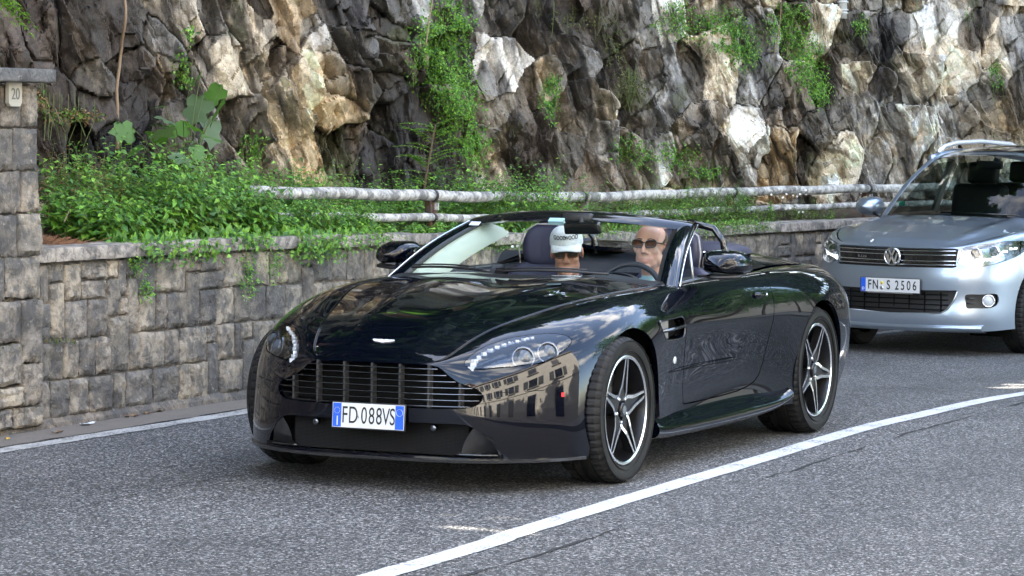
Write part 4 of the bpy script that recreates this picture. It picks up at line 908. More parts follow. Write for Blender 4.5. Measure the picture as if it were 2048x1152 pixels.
def ledge(s, o): 
    p = WALL.at(np.array(s), np.array(o)); return np.array((p[0], p[1], float(wall_top(p[1]))-.02+.14*float(smooth01(-o, .35, 1.2))))
def bush(name, label, zones, pal, seed, ln=.070, wd=.038, per=13, group=None):
    """zones: (px0, px1, off0, off1, stems, height lo, hi, lean to the road)"""
    rg = np.random.default_rng(seed); e = empty(name, ledge(WALL.px((zones[0][0]+zones[0][1])/2, 470, -.4)[0], -.4), 0, label, 'plant', group); o0 = np.array(e.location); B = []; T = []
    for (x0, x1, a, c, n, h0, h1, lean) in zones:
        s0 = WALL.px(x0, 470, (a+c)/2)[0]; s1 = WALL.px(x1, 470, (a+c)/2)[0]
        for _ in range(n):
            s = rg.uniform(s0, s1); o = a+(c-a)*rg.random(); p = ledge(s, o); nn = WALL.nrm(np.array(s)); h = rg.uniform(h0, h1)*(1 if lean > 1.5 else .62+.75*(.5+.9*float(fbm(np.array([[s*2.6, o*3, seed*1.]]), 3)[0]))); q = p+np.array((nn[0], nn[1], 0))*(lean*h+rg.normal()*.10*h+.0)+np.array((rg.normal()*.22*h, rg.normal()*.22*h, h if lean < 1.5 else -h*.35))
            if lean >= 1.5: q = p+np.array((nn[0], nn[1], 0))*(-o+.04+.10*rg.random())+np.array((rg.normal()*.05, rg.normal()*.05, -h*.75+.10))
            B.append(p); T.append(q)
    B = np.array(B)-o0; T = np.array(T)-o0; P, D, U, L, Wd = leafy_stems(B, T, per, ln, wd, rg)
    FOL('foliage', leaf_mesh('foliage', P, D, U, L, Wd, pal, rg), None, e); stem_tubes(B, T, .0018, 'stem', M['stem'], e); return e
bush('weed_bush', 'dense green weed bush beside the gate pillar', [(150, 330, -.24, -.75, 330, .16, .42, .35), (110, 240, -.7, -1.0, 110, .22, .46, .1), (190, 340, -.22, -.32, 45, .14, .30, 2.0)], GREEN, 1)
bush('weed_bush', 'tall dense green weed bush around the end of the railing', [(320, 470, -.24, -.8, 330, .16, .38, .35), (470, 570, -.24, -.36, 90, .10, .22, .35), (480, 580, -.62, -1.0, 130, .18, .40, .1), (505, 590, -.22, -.32, 60, .14, .32, 2.0), (380, 470, -.22, -.3, 25, .10, .2, 2.0)], GREEN, 2)
bush('weed_bush', 'leafy green weeds pushing through the pipe rails beside the tall bush', [(560, 730, -.24, -.37, 170, .10, .235, .4), (560, 700, -.24, -.32, 60, .12, .24, 2.0), (560, 660, -.6, -1.0, 120, .2, .36, .1)], GREEN, 3, .050, .027)
bush('weed_bush', 'low green weeds behind the rails at the foot of the dark hollow', [(690, 1010, -.6, -1.0, 380, .16, .34, .1), (735, 940, -.26, -.45, 60, .05, .12, .3)], GREEN, 4, .050, .026)
bush('weed_bush', 'green shrub growing over the rails behind the windscreen', [(935, 1120, -.28, -.8, 330, .18, .44, .25), (1010, 1090, -.22, -.3, 60, .1, .25, 1.8)], GREEN, 5, .055, .030)
bush('weed_bush', 'low mixed green weeds hiding the lower rail behind the seats', [(1110, 1300, -.26, -.8, 260, .10, .26, .3), (1110, 1260, -.22, -.3, 50, .06, .16, 1.8)], np.vstack([GREEN, OLIVE[:2]]), 6, .045, .022)
bush('weed_bush', 'fine green weeds spilling over the coping behind the rear deck', [(1290, 1500, -.26, -.8, 300, .10, .28, .35), (1330, 1480, -.22, -.3, 80, .08, .20, 1.8)], np.vstack([GREEN, OLIVE[:2]]), 7, .036, .017, 24)
bush('weed_bush', 'small green tuft with white daisies by the silver car', [(1535, 1650, -.3, -.7, 110, .08, .20, .3)], np.vstack([GREEN, OLIVE]), 8, .026, .011)
bush('weed_bush', 'brownish grass tuft under the rock behind the gate pillar', [(112, 200, -.5, -1.0, 90, .20, .45, .0)], np.vstack([OLIVE, DRY]), 9, .05, .012)

# cliff surface lookup for plants that grow on the rock
def on_cliff(px, py, out=.04):
    q = CL.px(px, py, .1)
    off, _ = cliff_field(np.array([q[0]]), np.array([q[1]]), True); return cliff_pos(np.array([q[0]]), np.array([q[1]]), off+out)[0], np.array([np.interp(q[0], CL.S, _D[:, k]) for k in (0, 1)])
def ivy(label, blobs, pal, seed, ln=.026, wd=.017, thick=.16, name='hanging_creeper', down=.7):
    """blobs: (px, py, rx, ry, leaves)"""
    rg = np.random.default_rng(seed); c, nn = on_cliff(blobs[0][0], blobs[0][1]); e = empty(name, c, 0, label, 'plant', 'creepers on the rock'); P = []; 
    for (x, y, rx, ry, n) in blobs:
        k = int(n); q = rg.normal(size=(k, 2))*.55; m = np.hypot(q[:, 0], q[:, 1]) < 1.25; q = q[m]; pts = [CL.px(x+a*rx, y+b_*ry, .1) for a, b_ in q]
        S = np.array([p[0] for p in pts]); Z = np.array([p[1] for p in pts]); off, _ = cliff_field(S, Z, True); cl = .5+.5*fbm(np.stack([S*7, Z*7, 0*S+seed], 1), 3); r = np.hypot(q[:, 0], q[:, 1])
        o = off+.03+thick*np.clip(1-r*.8, .1, 1)*cl*rg.uniform(.3, 1.2, len(S)); P.append(cliff_pos(S, Z, o)[cl > .30])
    P = np.vstack(P)-c; n = len(P); D = rg.normal(size=(n, 3))*.55+np.array((nn[0]*.35, nn[1]*.35, -down)); U = rg.normal(size=(n, 3))*.4+np.array((nn[0], nn[1], .55))
    FOL('foliage', leaf_mesh('foliage', P, D, U, ln*rg.uniform(.6, 1.3, n), wd*rg.uniform(.6, 1.3, n), pal, rg, .3), None, e)
    b = MB()
    for _ in range(14):
        i = rg.integers(n); p = P[i]; b.tube([p+np.array((0, 0, .12)), p, p+np.array((rg.normal()*.04, rg.normal()*.04, -.16))], .002, 4, cap=False)
    b.build('stem', M['stem'], e, fix=False)['kind'] = 'stuff'; return e
ivy('tall curtain of small green leaves hanging beside the sapling', [(945, 60, 45, 60, 1500), (930, 130, 60, 60, 1700), (950, 210, 45, 70, 1700), (975, 290, 30, 50, 700), (900, 100, 30, 60, 500)], np.vstack([GREEN, GREEN[1:3]]), 11, .026, .016, .20)
ivy('dark green creeper clump on the upper rock above the cream block', [(1500, 60, 55, 40, 1300), (1530, 100, 35, 40, 800), (1415, 40, 35, 40, 500)], GREEN, 12, .026, .016)
ivy('bright green creeper trailing down the rock beside the drain pipe', [(1630, 60, 45, 45, 900), (1660, 130, 40, 50, 1200), (1680, 185, 25, 30, 500)], np.vstack([GREEN, GREEN[1:3]]), 13, .028, .016)
ivy('small green creeper on the dark rock beside the pale column', [(1135, 210, 20, 40, 600), (1140, 170, 15, 20, 150)], GREEN, 14, .024, .015, .08)
ivy('sparse olive creeper with thin stems on the upper rock', [(1275, 90, 25, 60, 420), (1200, 40, 60, 25, 300), (1290, 180, 20, 30, 160), (1310, 160, 25, 20, 120)], OLIVE, 15, .024, .012, .08)
ivy('thin olive leaves growing in the crack of the grey slab', [(1305, 170, 18, 30, 200), (1330, 190, 12, 20, 80)], OLIVE, 16, .024, .013, .06)
ivy('sprigs of green leaves at the rock foot behind the driver', [(1290, 300, 45, 30, 420), (1380, 310, 40, 30, 420), (1430, 340, 40, 16, 360)], np.vstack([GREEN, OLIVE[:1]]), 17, .03, .015, .10)
ivy('pale green sprig beside the drain pipe bracket', [(1775, 50, 16, 20, 200), (1640, 20, 40, 18, 260)], GREEN, 18, .026, .015, .06)
ivy('few green leaves on the rock edge beyond the silver car', [(2035, 150, 14, 30, 160), (1995, 40, 8, 16, 50)], GREEN, 19, .028, .016, .06)
ivy('tuft of dry leaves and grass caught on the dark rock ledge', [(200, 232, 50, 14, 420), (140, 205, 14, 25, 90)], np.vstack([DRY, OLIVE, GREEN[:2]]), 20, .034, .012, .12, 'dry_tuft', .2)
ivy('small green tufts on the cream rocks beside the fig', [(420, 140, 18, 40, 260), (440, 70, 12, 20, 60), (540, 300, 25, 40, 260)], np.vstack([GREEN, OLIVE[:1]]), 21, .028, .015, .07)

# ---- plants with feathered leaves
def pinnate(P0, d, up, n, ll, lw, L, rg):
    d = np.asarray(d, float); d /= np.linalg.norm(d); sd = np.cross(d, up); sd /= np.linalg.norm(sd); nn = np.cross(sd, d); pts = []; dirs = []; us = []; sz = []; rach = []
    for k in range(n):
        t = (k+1)/n; c = P0+d*L*t+np.array((0, 0, -1))*L*.28*t*t; rach.append(c); s = math.sin(math.pi*min(1, .18+.75*t))**.6
        for q in (-1, 1): pts.append(c); dirs.append(sd*q+d*.45+np.array((0, 0, -.25))+rg.normal(size=3)*.08); us.append(nn+rg.normal(size=3)*.15); sz.append(s)
    pts.append(rach[-1]); dirs.append(d+np.array((0, 0, -.4))); us.append(nn); sz.append(.9); return pts, dirs, us, sz, [P0]+rach
def feather_plant(name, label, trunk, fronds, pal, seed, ll=.042, lw=.016, group=None, r=.012):
    """trunk: list of 3-D points; fronds: (t along trunk, direction, length, pairs)"""
    rg = np.random.default_rng(seed); trunk = np.asarray(trunk, float); e = empty(name, trunk[0], 0, label, 'plant', group); o = trunk[0]; tr = catmull(trunk, .03); b = MB(); b.tube(tr-o, np.linspace(r, r*.35, len(tr)), 8); b.build('trunk', M['bark'], e)
    P = []; D = []; U = []; Z = []; rb = MB()
    for (t, d, L, n) in fronds:
        i = int(t*(len(tr)-1)); p, dd, u, s, ra = pinnate(tr[i]-o, d, (0, 0, 1), n, ll, lw, L, rg); P += p; D += dd; U += u; Z += s; rb.tube(ra, np.linspace(.0028, .001, len(ra)), 4, cap=False)
    Z = np.array(Z); FOL('foliage', leaf_mesh('foliage', P, D, U, ll*Z, lw*(.6+.4*Z), pal, rg, .18), None, e); rb.build('leaf_stalk', M['stem'], e, fix=False)['kind'] = 'stuff'; return e
t0, nn_ = on_cliff(843, 352, .16); t1, _ = on_cliff(852, 270, .20); t2, _ = on_cliff(862, 200, .24); t3, _ = on_cliff(868, 150, .26); t0[2] -= .02
n3 = np.array((nn_[0], nn_[1], 0)); a3 = np.array((nn_[1]*-1, nn_[0], 0)); a3 = a3*(1 if a3[0] > 0 else -1); rg = np.random.default_rng(3)
t0 = ledge(WALL.px(843, 372, -.95)[0], -.95); t1 = t0+a3*.02+n3*.02+np.array((0, 0, .25)); t2 = t0+a3*.06+n3*.05+np.array((0, 0, .52)); t3 = t0+a3*.09+n3*.06+np.array((0, 0, .70))
fr = []
for k in range(24):
    t = .38+.62*(k/23); q = rg.uniform(-1, 1); fr.append((t, a3*(1 if k % 2 else -1)*rg.uniform(.5, 1)+n3*rg.uniform(-.1, .6)+np.array((0, 0, rg.uniform(.1, .7))), rg.uniform(.20, .34), 10))
feather_plant('young_tree', 'slender young tree with feathered green leaves in front of the dark hollow', [t0, t1, t2, t3], fr, GREEN[[1, 2, 4]], 31, .046, .018)
q0, n0 = on_cliff(-40, -60, .45); n3b = np.array((n0[0], n0[1], 0)); fr = []
q1, _ = on_cliff(60, 5, .5)
for k in range(7): fr.append((.3+.7*k/6, np.array((.75, .35, -.25))+rg.normal(size=3)*.22, rg.uniform(.28, .42), 10))
feather_plant('overhanging_branch', 'feathered green branch hanging over the gate pillar', [q0, (q0+q1)/2+np.array((0, 0, .03)), q1], fr, GREEN[[1, 2]], 33, .055, .020, None, .008)
for (px, py, lab, sd) in ((1640, 40, 'thin feathered sprig hanging beside the bright creeper', 41), (1360, 60, 'thin feathered sprig in front of the pale upper rock', 42), (1300, 330, 'feathered green sprig at the rock foot above the railing', 43)):
    p, n0 = on_cliff(px, py, .06); n3b = np.array((n0[0], n0[1], 0)); fr = [(.2+.8*k/5, a3*rg.uniform(-1, 1)+n3b*rg.uniform(.3, .8)+np.array((0, 0, rg.uniform(-.3, .5))), rg.uniform(.14, .24), 8) for k in range(6)]
    feather_plant('feathered_sprig', lab, [p, p+n3b*.05+np.array((0, 0, .06)), p+n3b*.12+a3*.05+np.array((0, 0, .10))], fr, GREEN[[1, 2, 4]], sd, .036, .014, None, .004)

# ---- fig plant with large lobed leaves: each leaf a part
def fig_leaf():
    out = [(0, 0), (.10, .16), (.05, .34), (.22, .46), (.40, .36), (.46, .30), (.60, .42), (.72, .36), (.74, .22), (.80, .14), (1, 0)]; P = out+[(x, -y) for x, y in out[::-1][1:-1]]
    V = [(x, y, -.22*x*x-.35*y*y+.02*math.sin(9*x+5*y)) for x, y in P]; c = [(x, 0, -.22*x*x-.03) for x in (.15, .35, .55, .75)]; b = MB(); b.add(V+c, []); n = len(V); me = bpy.data.meshes.new('leaf')
    F = []; h = len(out); mids = [n, n, n, n+1, n+1, n+1, n+2, n+2, n+3, n+3]
    for i in range(h-1):
        F.append((i, i+1, mids[i])); j0 = (n-i) % n; j1 = n-i-1; F.append((j1 if j1 != h-1 or True else 0, j0, mids[i]))
        if i and mids[i] != mids[i-1]: F.append((i, mids[i], mids[i-1])); F.append((j0, mids[i-1], mids[i]))
    me.from_pydata(V+c, [], F); me.polygons.foreach_set('use_smooth', np.full(len(F), True)); at = me.color_attributes.new('tint', 'FLOAT_COLOR', 'POINT'); col = np.array([(.085, .185, .035, 1)]*len(V+c), np.float32); at.data.foreach_set('color', col.ravel()); me.materials.append(M['leaf']); me.update(); return me
FIG = fig_leaf(); FIG2 = FIG.copy(); _c = np.array([(.11, .17, .085, 1)]*len(FIG2.vertices), np.float32); FIG2.color_attributes['tint'].data.foreach_set('color', _c.ravel())
fb = ledge(WALL.px(370, 400, -.85)[0], -.85); fig = empty('fig_plant', fb, 0, 'fig shoot with large lobed green leaves rising from the weeds', 'plant'); rg = np.random.default_rng(8)
sfd = CL.px(400, 300, .35)[0]
def fig_pt(px, py, o):
    return on_cliff(px, py, o)[0]
LV = [(325, 280, .09, 0), (352, 300, .10, 0), (405, 262, .10, 0), (432, 300, .09, 1), (365, 250, .08, 1), (345, 290, .085, 0), (385, 275, .10, 1), (420, 270, .10, 0), (440, 285, .085, 0), (360, 265, .07, 1), (330, 305, .07, 0), (400, 300, .08, 0), (375, 320, .08, 1), (455, 210, .12, 1), (485, 220, .11, 0), (470, 250, .12, 1), (455, 165, .07, 0), (380, 230, .05, 0), (425, 305, .07, 0), (395, 335, .08, 1), (345, 325, .07, 0), (490, 190, .10, 0)]
for (px, py, L, kd) in LV:
    p = fig_pt(px-16, py-18, .55+rg.uniform(-.06, .14)); o = obj('leaf', FIG2 if kd else FIG, None, fig, loc=p-fb); dd = Vector((rg.normal()*.8, rg.normal()*.25-.30, -.75 if py < 260 and px > 430 else rg.uniform(-.45, .15))); o.rotation_euler = (dd.to_track_quat('X', 'Z').to_matrix() @ Matrix.Rotation(rg.normal()*.5, 3, 'X')).to_euler(); o.scale = (L*1.9, L*1.9, L*1.9)
    b = MB(); b.tube([np.array((rg.normal()*.02, rg.normal()*.02, .0)), (p-fb)*np.array((.55, .55, .75)), p-fb], .0025, 4, cap=False); b.build('leaf_stalk', M['stem'], fig, fix=False)

# ---- dry vines and twigs on the rock
def twig(label, pts, r, outs, mat='twig', nm='dry_vine'):
    P = [on_cliff(x, y, o)[0] for (x, y), o in zip(pts, outs)]; P = catmull(P, .05); b = MB(); P = P+.008*np.stack([fbm(P*6+k, 2) for k in (0, 5, 9)], 1); o = P[0].copy(); b.tube(P-o, np.linspace(r, r*.7, len(P)), 7); e = b.build(nm, M[mat], None, loc=tuple(o)); return tag(e, label, 'vine')
twig('brown woody vine climbing the dark rock beside the weed bush', [(278, 300), (290, 200), (306, 110), (318, 40), (325, -30)], .013, (.28, .22, .2, .2, .2))
twig('pale thin cane leaning above the leaf curtain', [(880, 95), (895, 45), (910, -10)], .006, (.3, .3, .3))
twig('thin dry stalk bending over the ledge by the gate pillar', [(185, 270), (168, 245), (162, 215)], .003, (.3, .3, .25))
twig('long thin straw leaning across the weeds by the pillar', [(140, 430), (170, 385), (190, 350)], .003, (.75, .75, .7))
twig('thin brown stem hanging beside the bright creeper', [(1590, 120), (1608, 60), (1622, -10)], .005, (.15, .15, .15))

# ---- flowers
DA = MB()
for k in range(9): a = 2*math.pi*k/9; DA.add([(0, 0, 0), (math.cos(a-.25), math.sin(a-.25), .12), (1.15*math.cos(a), 1.15*math.sin(a), .1), (math.cos(a+.25), math.sin(a+.25), .12)], [(0, 1, 2, 3)], 0)
DA.lathe([(0, .16), (.22, .14), (.30, .04)], 8, 'z', 1); DAISY = DA.mesh('daisy', False); DAISY.materials.append(pmat('petal_white', (.80, .80, .76), .6)); DAISY.materials.append(pmat('flower_centre', (.65, .45, .04), .7))
def flower(me, name, p, r, label, group, rg):
    b = MB(); o = obj(name, me, None, None, loc=p, rot=(R(60)+rg.normal()*.3, 0, rg.normal()*.5), scale=(r, r, r)); return tag(o, label, 'flower', group)
rg = np.random.default_rng(77)
for (x, y) in [(1543, 389), (1556, 392), (1566, 395), (1573, 388), (1586, 391), (1594, 393), (1600, 388), (1612, 389), (1605, 376), (1612, 380), (1590, 415), (1598, 424), (1606, 424), (1580, 416), (1641, 411), (1572, 417)]:
    q = WALL.px(x, y, -.30); p = WALL.at(np.array(q[0]), np.array(-.30)); flower(DAISY, 'daisy', (p[0], p[1], q[1]), .010, 'small white daisy in the tuft near the silver car', 'daisies by the silver car', rg)
for (x, y) in [(925, 491), (907, 500), (899, 499), (943, 482), (1014, 464), (1015, 472), (1025, 493), (1035, 492), (947, 486), (936, 492)]:
    q = WALL.px(x, y, .05); p = WALL.at(np.array(q[0]), np.array(.05)); flower(DAISY, 'daisy', (p[0], p[1], q[1]), .010, 'small white daisy hanging on the wall behind the windscreen', 'daisies on the wall', rg)
ivy_w = np.random.default_rng(9)
def wall_tuft(label, spots, seed, pal=GREEN):
    rg = np.random.default_rng(seed); q = WALL.px(spots[0][0], spots[0][1], .03); c = WALL.at(np.array(q[0]), np.array(.03)); c = np.array((c[0], c[1], q[1])); e = empty('wall_weed', c, 0, label, 'plant', 'weeds in the wall joints'); P = []; D = []; U = []
    for (x, y, rx, ry, n) in spots:
        for _ in range(n):
            s, z = WALL.px(x+rg.normal()*rx, y+rg.normal()*ry, .03); o = -.06*z+rg.uniform(.02, .07); p = WALL.at(np.array(s), np.array(o)); nn = WALL.nrm(np.array(s)); P.append(np.array((p[0], p[1], z))-c); D.append((nn[0]*.5+rg.normal()*.5, nn[1]*.5+rg.normal()*.5, -.5+rg.normal()*.4)); U.append((nn[0]+rg.normal()*.3, nn[1]+rg.normal()*.3, .5))
    n = len(P); FOL('foliage', leaf_mesh('foliage', P, D, U, .022*rg.uniform(.6, 1.3, n), .012*rg.uniform(.6, 1.3, n), pal, rg, .3), None, e); return e
wall_tuft('weed growing in the wall joint below the coping gap', [(510, 540, 8, 22, 160), (560, 525, 8, 18, 150), (495, 570, 6, 14, 60)], 51)
wall_tuft('small weed hanging under the coping by the weed bush', [(285, 525, 8, 12, 110), (300, 575, 8, 14, 120)], 52)
wall_tuft('weed hanging on the wall seen through the windscreen', [(920, 490, 30, 10, 240), (1020, 492, 26, 8, 200), (1060, 490, 16, 6, 80)], 53)
wall_tuft('moss and weed at the pillar foot on the wall', [(20, 695, 14, 3, 70), (130, 680, 20, 3, 60)], 54, OLIVE)

# ---- roadside trees across the road
def tree(label, u, o, h, r, seed, n=5200):
    rg = np.random.default_rng(seed); base = np.array(rp(u, o, .1)); e = empty('roadside_tree', base, 0, label, 'tree', 'trees across the road'); b = MB(); top = np.array((rg.normal()*.3, rg.normal()*.3, h*.62)); b.tube([(0, 0, 0), top*.5+rg.normal(size=3)*.1, top], [.20, .15, .10], 10); cl = []
    for k in range(11):
        a = rg.uniform(0, 6.28); q = top*rg.uniform(.75, 1)+np.array((math.cos(a)*r*.7, math.sin(a)*r*.7, rg.uniform(-.1, .35)*h*.6)); b.tube([top*rg.uniform(.6, .95), (top+q)/2+rg.normal(size=3)*.15, q], [.07, .045, .02], 6); cl.append((q, r*rg.uniform(.38, .6)))
    b.build('trunk', M['bark'], e); cl.append((top+np.array((0, 0, h*.2)), r*.7)); P = []
    for q, rr in cl:
        d = rg.normal(size=(n//12, 3)); d /= np.linalg.norm(d, axis=1, keepdims=True); P.append(q+d*rr*rg.uniform(.5, 1.05, (len(d), 1)))
    P = np.vstack(P); D = rg.normal(size=P.shape)+np.array((0, 0, -.3)); U = rg.normal(size=P.shape)*.6+np.array((0, 0, 1)); FOL('crown', leaf_mesh('crown', P, D, U, .20*rg.uniform(.7, 1.3, len(P)), .11*rg.uniform(.7, 1.3, len(P)), GREEN[[1, 2, 4]]*.8, rg, .3), None, e); return e
for k, (u, o, h, r) in enumerate([(8, 8.2, 7.5, 2.4), (13, 7.6, 8.5, 2.7), (18.5, 8.4, 8, 2.6), (24, 7.8, 9, 2.9), (29, 8.6, 7.5, 2.5), (37, 7.6, 8, 2.6), (20, 13, 10, 3.2)]): tree('broad leafy green tree on the far pavement', u, o, h, r, 100+k)

# ---- unseen trees and scrub added on the crest, shaped to block the sun
def added_crest_tree(k, s, back, h, r, seed, n=1500, low=.55):
    rg = np.random.default_rng(seed); p = CL.at(np.array(s), cliff_lean(np.array(CREST))-back); base = np.array((p[0], p[1], CREST-.05)); e = empty('added_crest_tree', base, 0, 'unseen dark leafy tree added on the cliff crest to block the sun', 'tree', 'unseen trees added on the cliff crest')
    b = MB(); top = np.array((rg.normal()*.2, rg.normal()*.2, h*.7)); b.tube([(0, 0, 0), top*.5, top], [.16, .12, .06], 8); b.build('trunk', M['bark'], e); P = []
    for _ in range(9):
        c = np.array((rg.normal()*r*.45, rg.normal()*r*.45, .42+rg.uniform(.12, .95)*h)); q = rg.normal(size=(n//9, 3)); q /= np.linalg.norm(q, axis=1, keepdims=True); P.append(c+q*np.array((r*.62, r*.62, h*.22))*rg.uniform(.3, 1, (len(q), 1)))
    P = np.vstack(P); P = P[P[:, 2] > low+.22*rg.random(len(P))]; D = rg.normal(size=P.shape); U = rg.normal(size=P.shape)+np.array((0, 0, .6)); FOL('crown', leaf_mesh('crown', P, D, U, .75*rg.uniform(.7, 1.3, len(P)), .54*rg.uniform(.7, 1.3, len(P)), GREEN[[0, 3]]*.4, rg, .3), None, e)
k = 0
for row, back in enumerate((.5, 1.7)):
    for s in np.arange(.5+row*.9, CL.L-2, 1.8): added_crest_tree(k, s, back+RNG.uniform(-.2, .2), RNG.uniform(10.2, 11.4), 1.6, 500+k, 2400, (1.5, 3.1)[row]); k += 1
def added_crest_scrub(seed):
    rg = np.random.default_rng(seed); P = []; s = 0.0
    while s < CL.L-1:
        w = rg.uniform(.5, 1.3); n = int(w*110); ss = rg.uniform(s, s+w, n); p = CL.at(ss, cliff_lean(np.full(n, CREST))-rg.uniform(.1, .6, n)); P.append(np.column_stack([p, CREST+rg.uniform(-.05, .62, n)])); s += w+rg.uniform(.7, 1.5)
    P = np.vstack(P); o = P[0].copy(); D = rg.normal(size=P.shape); U = rg.normal(size=P.shape)+np.array((0, 0, .6)); ob = obj('added_crest_scrub', leaf_mesh('added_crest_scrub', P-o, D, U, .22*rg.uniform(.7, 1.3, len(P)), .15*rg.uniform(.7, 1.3, len(P)), GREEN[[0, 3]]*.6, rg, .3), None, None, loc=tuple(o)); tag(ob, 'unseen low scrub added along the cliff crest, its gaps letting sun through', 'scrub', kind='stuff')
added_crest_scrub(901)
# ---------------------------------------------------------------- the black sports car
CAR_X, CAR_Y, CAR_YAW = -.289495, 14.05239, -2.00757461
def skirt_cuts():
    HEAD = smooth_poly([(.711,.42),(.683,.426),(.634,.451),(.574,.49),(.52,.533),(.471,.579),(.413,.637),(.355,.696),(.325,.734),(.314,.761),(.328,.771),(.373,.766),(.427,.746),(.479,.719),(.521,.688),(.578,.632),(.622,.582),(.679,.507),(.708,.452)], 76)
    GR = [(-.06,.574),(.28,.570),(.318,.562),(.340,.549),(.365,.528),(.41,.497),(.455,.480),(.487,.470),(.508,.455),(.518,.438),(.516,.418),(.503,.401),(.482,.389),(.45,.382),(.40,.378),(-.06,.374)]
    IN = [(-.06,.314),(.42,.312),(.455,.309),(.485,.298),(.52,.272),(.552,.235),(.578,.195),(.590,.163),(-.06,.163)]
    DOOR = [(-.745,.95),(-.760,.86),(-.770,.80),(-.766,.70),(-.778,.655),(-.806,.56),(-.831,.459),(-.846,.36),(-.848,.292),(-1.0,.289),(-1.36,.291),(-1.60,.297),(-1.74,.311),(-1.83,.332),(-1.88,.364),(-1.915,.421),(-1.935,.52),(-1.948,.61),(-1.967,.70),(-1.992,.77),(-2.012,.83),(-2.03,.95)]
    VENT = [(-.385,.716),(-.43,.722),(-.60,.726),(-.70,.726),(-.745,.708),(-.757,.668),(-.742,.632),(-.69,.622),(-.52,.624),(-.475,.632),(-.43,.668)]
    return HEAD, GR, IN, DOOR, VENT
ARCH_F = smooth_poly([(.322,.05),(.322,.168),(.308,.269),(.281,.403),(.215,.534),(.111,.641),(.005,.691),(-.116,.706),(-.25,.655),(-.362,.54),(-.435,.41),(-.468,.287),(-.478,.16),(-.478,.05)], 90)
ARCH_R = smooth_poly([(-2.265,.05),(-2.266,.227),(-2.272,.359),(-2.295,.49),(-2.365,.606),(-2.492,.687),(-2.65,.712),(-2.80,.682),(-2.91,.59),(-2.965,.47),(-2.985,.33),(-2.99,.18),(-2.99,.05)], 90)
def arch_fn(V):
    d = np.minimum(poly_sdf(ARCH_F, [0, 2])(V), poly_sdf(ARCH_R, [0, 2])(V))
    return np.where(V[:, 1] > .45, d, 9.0)
def band_fn(P, ax, wd=.0018, cond=None):
    P = np.asarray(P, float)
    def g(V):
        X = V[:, ax]; d = np.full(len(X), 9.0)
        for a, b in zip(P[:-1], P[1:]):
            e = b-a; w = X-a; t = np.clip((w@e)/(e@e), 0, 1); d = np.minimum(d, np.linalg.norm(w-t[:, None]*e, axis=1))
        d = d-wd
        return d if cond is None else np.where(cond(V), d, 9.0)
    return g
